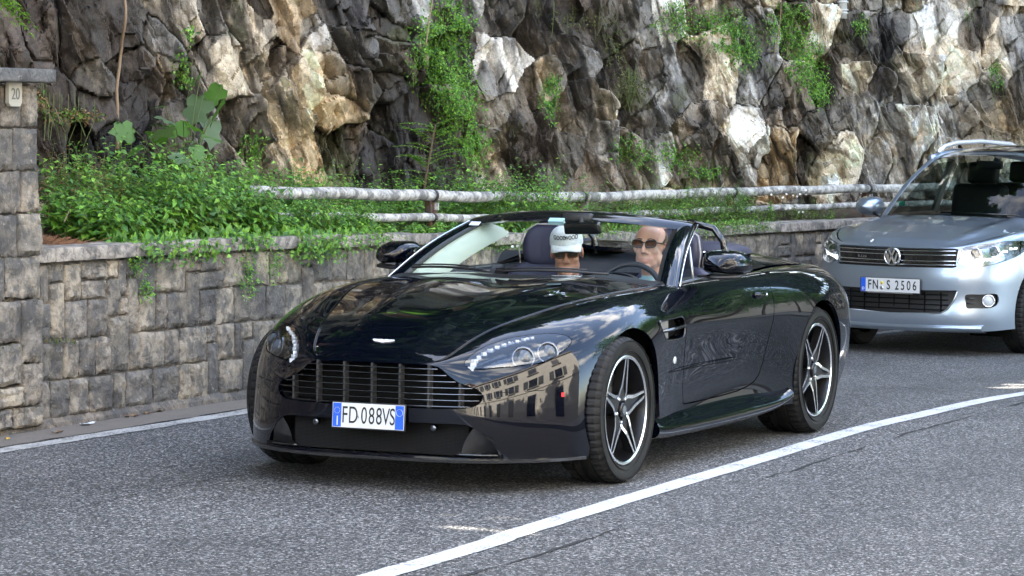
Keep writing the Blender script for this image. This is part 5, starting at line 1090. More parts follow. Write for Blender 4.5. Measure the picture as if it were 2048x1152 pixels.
def build_sports_car():
    car = empty('sports_car', (CAR_X, CAR_Y, 0), CAR_YAW, 'glossy black open-top sports car with its roof down and two men inside', 'car')
    HEAD, GR, IN, DOOR, VENT = skirt_cuts()
    S = skirt_surface(420, 110); sk = Tri.grid(S)
    if sk.N[np.argmax(sk.V[:, 1])][1] < 0: sk = Tri.grid(S, True)
    front = lambda V: V[:, 0] > .3
    hd = poly_sdf(HEAD, [0, 1])
    headf = lambda V: np.where((V[:, 2] > .545) & (V[:, 0] > .2), hd(V), 9.0)
    grf = lambda V: np.where(V[:, 0] > .5, poly_sdf(GR, [1, 2])(V), 9.0)
    inf = lambda V: np.where(V[:, 0] > .4, poly_sdf(IN, [1, 2])(V), 9.0)
    drf = lambda V: np.where(V[:, 1] > .5, poly_sdf(DOOR, [0, 2])(V), 9.0)
    vnf = lambda V: np.where(V[:, 1] > .5, poly_sdf(VENT, [0, 2])(V), 9.0)
    cover = sk.clip(lambda V: -headf(V)-.0025)
    door = sk.clip(lambda V: -drf(V)-.0030)
    vent_in = sk.clip(lambda V: -vnf(V))
    for g in (headf, grf, inf, lambda V: drf(V)-.0030, vnf, arch_fn):
        sk = sk.clip(g)
    sk = sk.weld()
    half = sk.rimmed(.020); arch = half
    Sx = skirt_surface(900, 160).reshape(-1, 3)
    bs = None
    tri_body = half
    body = tri_obj('body_shell', half.join(half.mirror()), M['paint'], car)
    def on_skin(fix, vals):
        return Sx[np.argmin(((Sx[:, fix]-np.array(vals))**2).sum(1)+(Sx[:, 1] < .1)*9)]
    for s in (1, -1):
        for pts, fx_ in (([(y, .4495+.016*(y-.52)/.35) for y in np.linspace(.524, .872, 60)], [1, 2]), ([(x, .428) for x in np.linspace(-1.925, -2.232, 30)], [0, 2]), ([(x, .872-.30*(abs(x)-2.03)) for x in np.linspace(-2.03, -2.28, 24)], [0, 2])):
            Q = np.array([on_skin(fx_, p) for p in pts]); Q[1:-1] = (Q[:-2]+Q[1:-1]+Q[2:])/3; Q[:, 1] *= s; b = MB(); b.tube(Q, .0017, 5); b.build('panel_seam', M['cavity'], body)
    # ---- bonnet
    H = hood_surface(140, 81); ww = H[:, :79]                        # leaves the shut-line gap
    hf = Tri.grid(ww)
    if hf.N[len(hf.N)//2][2] < 0: hf = Tri.grid(ww, True)
    LV = [(-.05,.312),(-.20,.325),(-.36,.352),(-.43,.375),(-.425,.412),(-.36,.405),(-.20,.362),(-.08,.334)]
    lv = poly_sdf(LV, [0, 1])
    louv = hf.clip(lambda V: -lv(V)).offset(-.012)
    hf = hf.clip(lv).weld()
    both = hf.join(hf.mirror()).weld(1e-5).rimmed(.02)
    bonnet = tri_obj('bonnet', both, M['paint'], car)
    for s, T in ((1, louv), (-1, louv.mirror())): tri_obj('bonnet_louvre', T, M['carbon'], bonnet)
    Te = top_edge(600); i1 = np.argmin(np.abs(Te[:, 0]+.86)+(np.arange(600) > 300)*9); i0 = int(600*2/(len(SK)-1))
    for s in (1, -1):
        for nm, cur, par in (('wing_edge', Te[i0:i1:4], body), ('bonnet_edge', H[4::3, 78], bonnet)):
            b = MB(); Q = cur*np.array((1, s, 1))+np.array((0, 0, -.0022)); b.tube(Q, .0034, 8); b.build(nm, M['paint'], par)
    # winged emblem on the bonnet
    P = [(0,.004),(.010,.007),(.026,.0055),(.049,.0065),(.053,.004),(.047,-.001),(.036,-.0055),(.022,-.0075),(.011,-.0085),(.006,-.0115),(0,-.0115)]
    P = P+[(-x, y) for x, y in P[::-1][1:-1]]
    eb = MB(); n_ = np.array((.55, 0, .83)); n_ /= np.linalg.norm(n_); up = np.array((-.83, 0, .55)); up /= np.linalg.norm(up)
    ce = np.array((.6775, 0, .6588))+n_*.0015; c3 = [ce+np.array((0, 1, 0))*x*1.05+up*y*1.25 for x, y in P]; eb.prism(c3, n_*.004)
    eb.build('wing_emblem', M['emblem'], bonnet, smooth=False)
    # ---- doors
    for s, T in ((1, door), (-1, door.mirror())):
        d = tri_obj('door', T.weld().rimmed(.016), M['paint'], car)
        hb = MB(); c0 = np.array((-1.82, s*.8665, .776))
        P = [c0+np.array((.065*math.cos(t)*(1 if abs(math.cos(t)) < .9 else .97), 0, .0165*math.sin(t))) for t in np.linspace(0, 2*math.pi, 25)[:-1]]
        hb.prism(P, (0, s*.006, 0)); hb.build('door_handle', M['paint'], d)
        hb = MB(); hb.lathe([(.0, .003), (.008, .003), (.009, 0)], 16, c=(-1.925, s*.874, .772)); hb.build('lock', M['chrome'], d)
    # ---- rear deck
    D = deck_surface(); T = Tri.grid(D[:, :40])
    if T.N[len(T.N)//2][2] < 0: T = Tri.grid(D[:, :40], True)
    tri_obj('rear_deck', T.join(T.mirror()).weld(1e-5).rimmed(.02), M['paint'], car)
    # ---- headlights
    for s in (1, -1):
        T = cover if s > 0 else cover.mirror()
        hl = tri_obj('headlight', T, M['lamp_glass'], car)
        bowl = cover.clip(lambda V: -headf(V)-.004).offset(-.055); rim = cover.clip(lambda V: -headf(V)-.003).offset(-.001)
        B = rim.border(); ids = np.unique(B); m = {int(i): k for k, i in enumerate(ids)}; V1 = rim.V[ids]; V2 = V1-rim.N[ids]*.058
        F = []
        for a, b in B: a, b = m[int(a)], m[int(b)]; F.append((b, a, a+len(ids), b+len(ids)))
        mb = MB(); mb.add(bowl.V, bowl.F); mb.add(np.vstack([V1, V2]), F)
        me = mb.mesh('lamp_housing')
        if s < 0: me.transform(Matrix.Scale(-1, 4, (0, 1, 0))); me.flip_normals()
        obj('lamp_housing', me, M['black_gloss'], hl)
        # chrome-lined LED strip along the upper inner edge
        e = np.array([(.700,.434,.566),(.672,.438,.598),(.628,.463,.627),(.572,.503,.654),(.520,.547,.671),(.472,.592,.684),(.44,.62,.69)])
        sb = MB(); k = len(e); inner = np.array((-.012, .022, -.030)); 
        wv = np.linspace(1.15, .35, k)[:, None]*np.array((-.006, .030, -.012))
        A = e+np.array((0, 0, -.006)); Bq = A+wv; P = np.stack([A, (A+Bq)/2+np.array((-.006, .0, -.012)), Bq], 1); P[..., 1] *= s
        sb.grid(P); sb.build('led_strip', M['satin_dark'], hl)
        lb = MB()
        for q in range(13):
            t = q/12*(k-1.001); i = int(t); c = A[i]+(A[i+1]-A[i])*(t-i)+(wv[i])*.5+np.array((.004, 0, .002)); sc = 1-.5*q/12
            c[1] *= s; lb.box(c, (.016*sc+.004, .022*sc+.004, .016*sc+.003), .6*s*q)
        lb.build('led', M['led'], hl, smooth=False)
        for (c, r) in (((.545, .632, .600), .043), ((.448, .708, .622), .040)):
            pb = MB(); d = np.array((.80, .45*s, .25)); d /= np.linalg.norm(d); c = np.array((c[0], c[1]*s, c[2]))-d*.022
            q = Vector((0, 0, 1)).rotation_difference(Vector(d)).to_matrix()
            prof = [(r*1.28, .006), (r*1.28, .016), (r*1.05, .020), (r, .012)]
            pb.lathe(prof, 32, 'z', 1); pb.lathe([(r, .010), (r*.92, .018), (r*.7, .027), (r*.35, .034), (0, .036)], 32, 'z', 0)
            me = pb.mesh('projector_lamp'); me.transform(q.to_4x4()); me.transform(Matrix.Translation(Vector(c)))
            obj('projector_lamp', me, [M['lens'], M['satin_dark']], hl)
    # ---- grille: recess, seven thin cross bars, upright vanes
    g = empty('radiator_grille', (0, 0, 0)); g.parent = car
    rb = MB(); full = GR[1:-1]; full = full+[(-y, z) for y, z in full[::-1]]
    fx = lambda y: .800-.55*max(0, abs(y)-.18)**2*1.15-.045*(abs(y) > .45)*(abs(y)-.45)*4
    A = [(fx(y)-.025, y, z) for y, z in full]; Bk = [(.60, y*.99, z) for y, z in full]; n = len(full)
    rb.add(A+Bk, [(i, (i+1) % n, (i+1) % n+n, i+n) for i in range(n)]+[tuple(range(n, 2*n))])
    rb.build('grille_duct', M['cavity'], g, smooth=False)
    fb = MB(); RM = []
    for (ya, za), (yb, zb) in zip(full, full[1:]+full[:1]): RM.append((ya, za))
    zz = np.linspace(.553, .388, 7)
    gp = poly_sdf(full, [0, 1])
    for i, z in enumerate(zz):
        ys = np.linspace(-.53, .53, 213); ins = ys[gp(np.stack([ys, 0*ys+z], 1)) < -.002]
        y0, y1 = ins.min(), ins.max(); pts = [(fx(y)-.004, y, z) for y in np.linspace(y0, y1, 25)]
        tb = MB(); tb.tube(pts, .0027, 6); tb.build('cross_bar', M['satin_dark'], g)
    for y in np.linspace(-.42, .42, 7):
        z = np.linspace(.36, .60, 60); ins = z[gp(np.stack([0*z+y, z], 1)) < -.002]
        if len(ins) < 3: continue
        tb = MB(); tb.box((fx(y)-.030, y, (ins.min()+ins.max())/2), (.040, .009, ins.max()-ins.min()+.004)); tb.build('upright_vane', M['grey_plastic'], g, smooth=False)
    # ---- lower intake with mesh, fins and parking sensors
    lw = empty('lower_intake', (0, 0, 0)); lw.parent = car
    full = IN[1:-1]; full = full+[(-y, z) for y, z in full[::-1]]; n = len(full)
    A = [(fx(y)-.02, y, z) for y, z in full]; Bk = [(.63, y*.9, z) for y, z in full]
    rb = MB(); rb.add(A+Bk, [(i, (i+1) % n, (i+1) % n+n, i+n) for i in range(n)]+[tuple(range(n, 2*n))]); rb.build('intake_duct', M['cavity'], lw, smooth=False)
    P = [[(.70, y, z) for z in (.165, .312)] for y in np.linspace(-.44, .44, 9)]
    rb = MB(); rb.grid(P); rb.build('mesh_screen', M['mesh'], lw, smooth=False)
    for s in (1, -1):
        fn = MB(); P = []
        for t in np.linspace(0, 1, 14):
            a = np.array((fx(.49)-.012-.03*t, (.482+.02*math.sin(t*2.2))*s, .302-.128*t)); top = np.array((.735, .485, .300)); bot_o = np.array((.660, .588, .178)); bot_i = np.array((.745, .425, .174))
            L = top*(1-t)+bot_i*t+np.array((0, -.012, 0))*math.sin(math.pi*t); Rr = top*(1-t)+bot_o*t+np.array((.012, .022, .006))*math.sin(math.pi*t)
            P.append([((L*(1-w)+Rr*w)+np.array((-.03, 0, 0))*math.sin(math.pi*w)*t)*np.array((1, s, 1)) for w in np.linspace(0, 1, 9)])
        fn.grid(P); fn.build('corner_fin', M['carbon'], lw)
        fn = MB(); pts = [np.array((.755, .40, .176))*(1-t)+np.array((.640, .605, .172))*t+np.array((.018, .02, 0))*math.sin(math.pi*t) for t in np.linspace(0, 1, 12)]
        fn.tube([p*np.array((1, s, 1)) for p in pts], .006, 6); fn.build('fin_lip', M['black_gloss'], lw)
        sn = MB(); sn.lathe([(0, .004), (.012, .004), (.015, .002), (.016, -.02)], 20, 'x', c=(.766, .297*s, .289)); sn.build('parking_sensor', M['satin_dark'], lw)
        sn = MB(); sn.lathe([(.007, .0015), (.0085, .001), (.009, -.002)], 16, 'x', c=(.550, .722*s, .415)); sn.build('bumper_sensor', M['black_trim'], lw)
    # ---- front splitter
    T0 = [(.800, 0)]+[(fx(y)+.004, y) for y in (.1, .2, .3, .4)]+[(.748, .49), (.700, .575), (.640, .655), (.565, .725), (.485, .785), (.40, .83), (.335, .858)]
    PL = [(x+.014, y) for x, y in T0]; PL = [(x, -y) for x, y in PL[::-1][:-1]]+PL
    k = len(PL); top = [(x, y, .154) for x, y in PL]; bot = [(x-.004, y, .141) for x, y in PL]; it = [(x-.16, y*.86, .158) for x, y in PL]; ib = [(x-.2, y*.8, .137) for x, y in PL]
    sp = MB(); P = np.array([it, top, bot, ib]); sp.grid(P); sp.build('front_splitter', M['carbon'], car, angle=40)
    # ---- number plate FD 088 VS
    pl = obj('number_plate', rounded_box('number_plate', (.008, .372, .122), .003), M['black_trim'], car, loc=(.816, 0, .3315), rot=(0, R(-4), 0))
    fp = MB(); fp.box((.0047, 0, 0), (.002, .360, .110)); fp.build('plate_face', M['white_paint'], pl, smooth=False)
    for y in (-.157, .157): 
        q = MB(); q.box((.0052, y, 0), (.002, .042, .106)); q.build('blue_band', M['plate_blue'], pl, smooth=False)
    def ptext(body, size, y, z, mat, sx=1.0, name='plate_lettering', bold=0.0):
        me = text_mesh(body, size, .0004, 'CENTER', sx, bold); me.transform(Matrix(((0, 0, 1, 0), (1, 0, 0, 0), (0, 1, 0, 0), (0, 0, 0, 1))))
        return obj(name, me, mat, pl, loc=(.0067, y, z))
    # letters run along +y (image left to right is car -y to +y)
    for ch, y in zip('FD', (-.118, -.075)): ptext(ch, .108, y, -.002, M['ink'], .62)
    for ch, y in zip('088VS', (-.020, .018, .055, .090, .122)): ptext(ch, .108, y, -.002, M['ink'], .60)
    ptext('I', .06, -.155, -.028, M['white_paint'], .9)
    q = MB(); q.lathe([(.0055, .0), (.0055, .0006), (0, .0006)], 12, 'x', c=(.0058, -.0475, -.004)); q.build('crest', M['satin_metal'], pl)
    q = MB(); q.lathe([(.0145, .0), (.0145, .0008), (.0165, .0008), (.0165, 0)], 28, 'x', c=(.0064, .157, .022)); q.build('ring', M['satin_metal'], pl)
    for i in range(12):
        a = 2*math.pi*i/12; q = MB(); q.lathe([(.0016, .0), (.0012, .0006), (0, .0006)], 5, 'x', c=(.0064, -.157+.0135*math.cos(a), .020+.0135*math.sin(a))); q.build('star', M['yellow'], pl)
    # ---- side vents
    for s in (1, -1):
        T = vent_in if s > 0 else vent_in.mirror(); v = tri_obj('side_vent', T.offset(-.045), M['cavity'], car)
        poly = np.array(VENT); cc_ = poly.mean(0)
        def yy(x): return float(np.interp(-x, [.3, .45, .6, .78], [.908, .903, .893, .883]))
        b = MB(); pts = [(x, (yy(x)+.001)*s, z) for x, z in smooth_poly(poly, 60)]; pts.append(pts[0]); b.tube(pts, .0055, 6, cap=False); b.build('vent_surround', M['black_gloss'], v)
        q2 = [(x, (yy(x)-.05)*s, z) for x, z in poly]; q1 = [(x, yy(x)*s, z) for x, z in poly]; n = len(poly); b = MB(); b.add(q1+q2, [(i, (i+1) % n, (i+1) % n+n, i+n) for i in range(n)]); b.build('vent_wall', M['black_gloss'], v, smooth=False)
        b = MB(); b.tube([(-.43, (yy(-.43)+.002)*s, .671), (-.60, (yy(-.6)+.006)*s, .674), (-.755, (yy(-.755)+.004)*s, .681)], .007, 8, flat=1.2); b.build('vent_strake', M['satin_dark'], v)
        b = MB(); P = [[(x, (yy(x)-.02)*s, z) for z in (.63, .718)] for x in (-.44, -.50, -.57)]; b.grid(P); b.build('vent_mesh', M['vent_mesh'], v)
        b = MB(); b.lathe([(0, .003), (.016, .003), (.018, 0)], 20, 'y', c=(-.667, .872*s, .519)) if s > 0 else b.lathe([(0, -.003), (.016, -.003), (.018, 0)], 20, 'y', c=(-.667, .872*s, .519)); b.build('round_badge', M['led'], car)
        # sill
        st = [(-.385, .20), (-.50, .185), (-.8, .178), (-1.2, .175), (-1.6, .178), (-1.95, .19), (-2.13, .215), (-2.20, .235)]
        P = []
        for x, z in st:
            t = smooth01(-x, 1.7, 2.2); o = float(np.interp(-x, [.4, .8, 1.6, 2.2], [.893, .880, .884, .912])); ht = .085*(1-.45*t)
            P.append([(x, (o-.075)*s, z-.03), (x, (o-.022)*s, z-.036), (x, (o+.012)*s, z-.022), (x, (o+.024)*s, z+.004), (x, (o+.012)*s, z+ht*.42), (x, (o-.016)*s, z+ht*.78), (x, (o-.034)*s, z+ht*1.05), (x, (o-.06)*s, z+ht*1.3)])
        C = np.array(P); C = bspline(C, 60); C = bspline(C.transpose(1, 0, 2), 24).transpose(1, 0, 2); b = MB(); b.grid(C); b.add(C[0], [tuple(range(24))]); b.add(C[-1], [tuple(range(24))]); b.build('side_sill', M['paint'], car)
        # wheel arch liners
        for cx_, rr, r_in in ((0, .47, .40), (-2.602, .45, .41)):
            b = MB(); P = []
            for t in np.linspace(-.55, math.pi+.55, 28): X_ = cx_+(rr-.03)*math.cos(t); yo = float(np.interp(X_, [-3.1, -2.9, -2.3, -2.1, -.42, -.3, .0, .2, .3, .4, .45], [.80, .80, .80, .80, .80, .80, .79, .76, .72, .68, .66])); P.append([(X_, y*s, .335+.415*math.sin(t)) for y in (.50, yo-.08, yo)])
            b.grid(P); P2 = [[(cx_+r*math.cos(t), .52*s, .335+r*math.sin(t)*.95) for r in (.0, .44)] for t in np.linspace(-.55, math.pi+.55, 28)]; b.grid(P2); b.build('arch_liner', M['cavity'], car)
    # ---- underside
    b = MB(); b.box((-1.35, 0, .16), (3.9, 1.25, .02)); b.box((.50, 0, .17), (.36, 1.2, .02)); b.box((-1.3, 0, .185), (1.75, 1.62, .02)); b.build('floor_pan', M['cavity'], car, smooth=False)
    for nm_, c_, d_ in (('radiator_panel', (.50, 0, .40), (.04, 1.1, .46)), ('bulkhead', (-.55, 0, .50), (.03, 1.55, .62)), ('rear_bulkhead', (-2.15, 0, .55), (.03, 1.6, .66)), ('engine_block', (.0, 0, .38), (.94, 1.0, .40))): b = MB(); b.box(c_, d_); b.build(nm_, M['cavity'], car, smooth=False)
    # ---- wheels
    for nm, x, y, s, ro, w, sp_ in (('wheel', 0, .793, 1, .338, .235, R(-4)), ('wheel', 0, -.793, -1, .338, .235, R(10)), ('wheel', -2.602, .788, 1, .341, .272, R(-36+8)), ('wheel', -2.602, -.788, -1, .341, .272, R(20))):
        make_wheel(car, nm, (x, y, ro-.003), ro, .2475, w, s, 'star', sp_)
    # ---- windscreen, frame, header
    def sc_base(t):  # t -1..1
        y = .735*t; return np.array((-.66-.235*abs(t)**2.2, y, .893-.026*abs(t)**2))
    def sc_top(t):
        return np.array((-1.365-.125*abs(t)**2.3, .585*t, 1.170-.045*abs(t)**2.2))
    P = np.array([[sc_base(t)*(1-w)+sc_top(t)*w+np.array((.035, 0, .025))*math.sin(math.pi*w)*(1-.3*t*t) for w in np.linspace(0, 1, 16)] for t in np.linspace(-1, 1, 41)])
    b = MB(); b.grid(P); ws = b.build('windscreen', M['screen_glass'], car, fix=False)
    for s in (1, -1):
        cur = np.array([sc_base(s)*(1-w)+sc_top(s)*w+np.array((.035, 0, .025))*math.sin(math.pi*w)*.7 for w in np.linspace(-.10, 1.03, 22)])
        b = MB(); Q = []
        for i, c in enumerate(cur):
            w = 1-.25*i/21; Q.append([c+np.array(o)*np.array((w, s*w, w)) for o in ((.018, -.030, .006), (.016, -.004, .012), (.004, .030, .014), (-.030, .055, .004), (-.052, .052, -.014), (-.060, .030, -.028))])
        C = np.array(Q); C = bspline(C.transpose(1, 0, 2), 20).transpose(1, 0, 2); C = bspline(C, 50); b.grid(C); ap = b.build('a_pillar', M['paint'], car)
        b = MB(); b.grid([[c+np.array(o)*np.array((1, s, 1)) for o in ((.020, -.028, .004), (.012, -.052, -.002), (-.045, -.030, -.028), (-.062, .028, -.030))] for c in cur]); b.build('pillar_trim', M['black_trim'], ap)
        if s < 0: b = MB(); b.grid([[c+np.array(o) for o in ((-.012, .045, -.004), (-.05, .12-.0*i, -.035), (-.085, .135, -.07))] for i, c in enumerate(cur[2:])]); b.build('pillar_lining', M['pale_lining'], ap)
        b = MB(); b.tube([c+np.array((-.034, .056*s, .006)) for c in cur[1:]], .0045, 6); b.build('chrome_edge', M['chrome'], ap)
        # quarter light and its frame
        q = [np.array((-.93, .765*s, .872)), np.array((-1.27, .70*s, 1.035)), np.array((-1.20, .752*s, .872))]
        b = MB(); b.add(q, [(0, 1, 2)]); ql = b.build('quarter_light', M['screen_glass'], car, smooth=False, fix=False)
        b = MB(); b.tube([q[1]+np.array((.0, 0, .0)), q[2]], .007, 8); b.build('quarter_frame', M['satin_metal'], ql)
    b = MB(); Q = []
    for t in np.linspace(-1.06, 1.06, 45):
        c = sc_top(t); Q.append([c+np.array(o) for o in ((.040, 0, -.014), (.022, 0, .006), (-.005, 0, .023), (-.045, 0, .030), (-.078, 0, .020), (-.080, 0, -.004), (-.045, 0, -.012), (.0, 0, -.022), (.040, 0, -.014))])
    C = np.array(Q); b.grid(C); b.build('windscreen_header', M['black_gloss'], car, angle=50)
    b = MB(); Q = [[sc_base(t)+np.array((.075, 0, -.012)), sc_base(t)+np.array((-.005, 0, .012)), sc_base(t)+np.array((-.05, 0, .006))] for t in np.linspace(-1, 1, 31)]; b.grid(Q); b.build('cowl_panel', M['black_trim'], car)
    for y0, y1 in ((.50, -.08), (-.10, -.60)):
        b = MB(); pts = [np.array((-.64-.19*abs(y/.735)**2.2-.02*k, y, .917+.012*math.sin(math.pi*k))) for k, y in zip(np.linspace(0, 1, 12), np.linspace(y0, y1, 12))]; b.tube(pts, .007, 6); b.tube([p+np.array((-.008, 0, .012)) for p in pts[2:]], .0045, 6); b.build('wiper', M['black_trim'], car)
    # toll tag, screen badge, interior mirror
    b = MB(); b.box((-1.315, -.045, 1.146), (.03, .085, .022), rot=Matrix.Rotation(R(35), 3, 'Y')); b.build('toll_tag', M['pale_blue'], car, smooth=False)
    b = MB(); c = sc_top(-.93)*.93+sc_base(-.93)*.07; b.box(c+np.array((.020, .0, .008)), (.035, .055, .003), rot=Matrix.Rotation(R(28), 3, 'Y')); b.build('screen_sticker', M['sticker'], ws, smooth=False)
    b = MB(); b.box((-1.345, .060, 1.165), (.05, .16, .05)); me = b.mesh('sensor_pod'); bevel_mesh(me, .014); obj('sensor_pod', me, M['black_trim'], car)
    me = rounded_box('interior_mirror', (.03, .215, .062), .014, 3); im = obj('interior_mirror', me, M['black_gloss'], car, loc=(-1.30, .105, 1.115), rot=(R(2), R(10), R(-8)))
    b = MB(); b.tube([(.0, 0, .0), (-.03, -.02, .045)], .012, 8); b.build('mirror_stem', M['grey_plastic'], im)
    # ---- door mirrors
    for s in (1, -1):
        C = []
        for u in np.linspace(0, 1, 11):              # from glass (rear) to nose (front)
            x = -1.285+.19*u; sc = max(math.sqrt(max(0.0, 1-(max(0, u-.10)/.90)**2.2)), .02)
            ring = []
            for t in np.linspace(0, 2*math.pi, 33)[:-1]:
                ca, sa = math.cos(t), math.sin(t)
                ring.append((x-.022*ca, (.910+.112*(sc**.7)*np.sign(ca)*abs(ca)**.6+.012*u)*s, .952+(.074 if sa > 0 else .052)*sc*np.sign(sa)*abs(sa)**.75+.010*u*(1-u)-.012*ca*(sa > 0)))
            C.append(ring+[ring[0]])
        C = np.array(C); b = MB(); b.grid(C); mr = b.build('door_mirror', M['paint'], car)
        ring = C[0][:-1]; b = MB(); cen = ring.mean(0); b.add([cen+(p-cen)*.90+np.array((.006, 0, 0)) for p in ring], [tuple(range(len(ring)))]); b.build('mirror_glass', M['mirror_glass'], mr, smooth=False)
        b = MB(); b.add([cen+(p-cen)*.985+np.array((.001, 0, 0)) for p in ring], [tuple(range(len(ring)))]); b.build('mirror_back', M['black_trim'], mr, smooth=False)
        b = MB(); b.tube([(-1.24, 1.00*s, .908), (-1.18, .99*s, .899), (-1.13, .90*s, .897), (-1.14, .80*s, .900)], [.012, .020, .022, .012], 10, flat=.6); b.build('mirror_skirt', M['black_trim'], mr)
        b = MB(); b.tube([(-1.15, .875*s, .905), (-1.08, .835*s, .893), (-.98, .79*s, .875), (-.90, .755*s, .862)], [.016, .013, .016, .022], 10, flat=.62); b.build('mirror_arm', M['black_gloss'], mr)
    # ---- cockpit
    inn = empty('cockpit', (0, 0, 0)); inn.parent = car
    for s in (1, -1):
        xs = np.linspace(-.90, -2.03, 14); P = [[(x, float(np.interp(-x, [.9, 1.45, 2.03], [.742, .757, .735]))*s, .872), (x, .715*s, .888), (x, .665*s, .878), (x, .655*s, .80), (x, .665*s, .45)] for x in xs]
        b = MB(); b.grid(P); dp = b.build('door_card', M['leather_dark'], inn)
        b = MB(); b.tube([(-1.02, .672*s, .868), (-1.4, .684*s, .875), (-1.85, .672*s, .878)], .013, 8, flat=.5); b.build('sill_trim', M['satin_metal'], dp)
    b = MB(); P = []
    for y in np.linspace(-.72, .72, 41):
        hump = .030*math.exp(-((y-.36)/.16)**2); P.append([(-.64-.1*abs(y), y, .86), (-.86, y, .878+.2*hump), (-1.03, y, .872+hump), (-1.12, y, .862+hump), (-1.15, y, .83+.6*hump), (-1.12, y, .70), (-1.10, y, .50)])
    b.grid(P); b.build('dashboard', M['leather_dash'], inn)
    b = MB(); P = [[(-1.09-.012*math.cos(t)-.06*w, .36+.13*math.cos(t)*(1-.0*w), .858+.050*math.sin(t)-.004*w) for w in (0, 1)] for t in np.linspace(0, math.pi, 17)]; b.grid(P); b.build('cluster_hood', M['black_trim'], inn)
    st = MB(); pts = []
    for t in np.linspace(0, 2*math.pi, 41): pts.append((-1.275+.175*math.sin(t)*-.38, .365+.182*math.cos(t), .775+.176*math.sin(t)*.925))
    st.tube(pts, .0145, 10, cap=False); 
    for a in (0, math.pi, -math.pi/2): st.tube([(-1.255, .365, .775), (-1.275+.165*math.sin(a)*-.38, .365+.172*math.cos(a), .775+.166*math.sin(a)*.925)], .014, 6)
    st.tube([(-1.245, .365, .775), (-1.08, .365, .72)], [.055, .035], 12); st.build('steering_wheel', M['leather_dark'], inn)
    b = MB(); b.box((-1.55, 0, .30), (1.0, 1.3, .06)); b.box((-1.5, 0, .42), (.8, .22, .25)); b.build('cabin_floor', M['cavity'], inn, smooth=False)
    for s in (1, -1):
        se = empty('seat', (-1.60, .37*s, .30)); se.parent = inn
        def cush(name, C, mat, par, n=(26, 22)):
            C = np.array(C, float); C = bspline(C, n[0]); C = bspline(C.transpose(1, 0, 2), n[1]).transpose(1, 0, 2); b = MB(); b.grid(C); return b.build(name, mat, par)
        def slab(secs):   # closed sections (x,z,halfwidth,thick) swept upward
            rows = []
            for (x, z, hw, th, wing) in secs:
                rows.append([(x, 0-hw*.2, z), (x+wing*.2, -hw*.6, z), (x+wing, -hw*.92, z), (x+wing*.7-th*.3, -hw*1.05, z), (x-th*.8, -hw*.95, z), (x-th, -hw*.5, z), (x-th, hw*.5, z), (x-th*.8, hw*.95, z), (x+wing*.7-th*.3, hw*1.05, z), (x+wing, hw*.92, z), (x+wing*.2, hw*.6, z), (x, hw*.2, z), (x, -hw*.2, z)])
            return rows
        cush('backrest', slab([(-.10, .02, .20, .10, .03), (-.13, .15, .235, .13, .055), (-.19, .32, .25, .13, .07), (-.24, .46, .245, .12, .06), (-.275, .55, .21, .11, .04), (-.295, .60, .16, .10, .02), (-.305, .62, .06, .05, 0)]), M['leather'], se)
        cush('seat_base', [[(x, y, z+(.03 if abs(y) > .2 else 0)) for y, z in ((-.26, -.12), (-.26, .05), (-.18, .03), (0, .015), (.18, .03), (.26, .05), (.26, -.12))] for x in (-.15, 0, .2, .40, .42)], M['leather'], se)
        hr = cush('headrest', slab([(-.30, .585, .075, .075, .0), (-.285, .60, .125, .10, .012), (-.29, .68, .145, .12, .02), (-.30, .76, .130, .115, .015), (-.31, .80, .085, .09, 0), (-.335, .815, .03, .03, 0)]), M['leather'], se)
        b = MB(); b.tube([(-.282, -.142, .60), (-.285, -.150, .68), (-.30, -.130, .765), (-.31, -.06, .808), (-.31, .06, .808), (-.30, .130, .765), (-.285, .150, .68), (-.282, .142, .60)], .0045, 6); b.build('piping', M['leather_grey'], hr)
        b = MB(); b.tube([(-2.12, (.37+dy)*s, z) for dy, z in ((-.20, .90), (-.185, 1.03), (-.13, 1.10), (0, 1.128), (.13, 1.10), (.185, 1.03), (.20, .90))], .019, 10); b.build('roll_hoop', M['black_gloss'], car)
        rows = []
        for x, hw, z in ((-2.10, .17, .985), (-2.18, .185, 1.022), (-2.32, .19, 1.028), (-2.50, .175, 1.018), (-2.68, .13, .998), (-2.80, .05, .985)):
            rows.append([(x, (.385+hw*math.cos(t))*s, .955+(z-.955)*max(0, math.sin(t))**.7) for t in np.linspace(0, math.pi, 13)])
        cush('headrest_fairing', rows, M['leather'], car)
    b = MB(); b.grid([[(-2.0, y, .86), (-2.07, y, .93), (-2.12, y, .955)] for y in np.linspace(-.72, .72, 9)]); b.build('rear_shelf', M['leather_dark'], inn)
    q = MB(); q.box((.458, .7885, .437), (.014, .0015, .020), rz=R(-58)); q.build('red_sticker', M['red'], car, smooth=False)
    return car
M['emblem'] = pmat('emblem_silver', (.80, .81, .83), .35, .25)
M['pale_lining'] = pmat('pale_lining', (.34, .40, .35), .6)
M['lens'] = pmat('projector_lens', (.05, .06, .075), .05, 0, .6, .3)
M['satin_dark'] = pmat('satin_dark_bar', (.15, .16, .18), .22, 1)
M['grey_plastic'] = pmat('grey_plastic', (.035, .035, .035), .45)
M['pale_blue'] = pmat('pale_blue_plastic', (.35, .55, .62), .4)
M['sticker'] = pmat('sticker_print', (.55, .60, .72), .4)
M['leather_dash'] = leather('dash_leather', (.014, .017, .022))
M['vent_mesh'] = pmat('vent_mesh', (.30, .29, .28), .5, .6)
sports_car = build_sports_car()
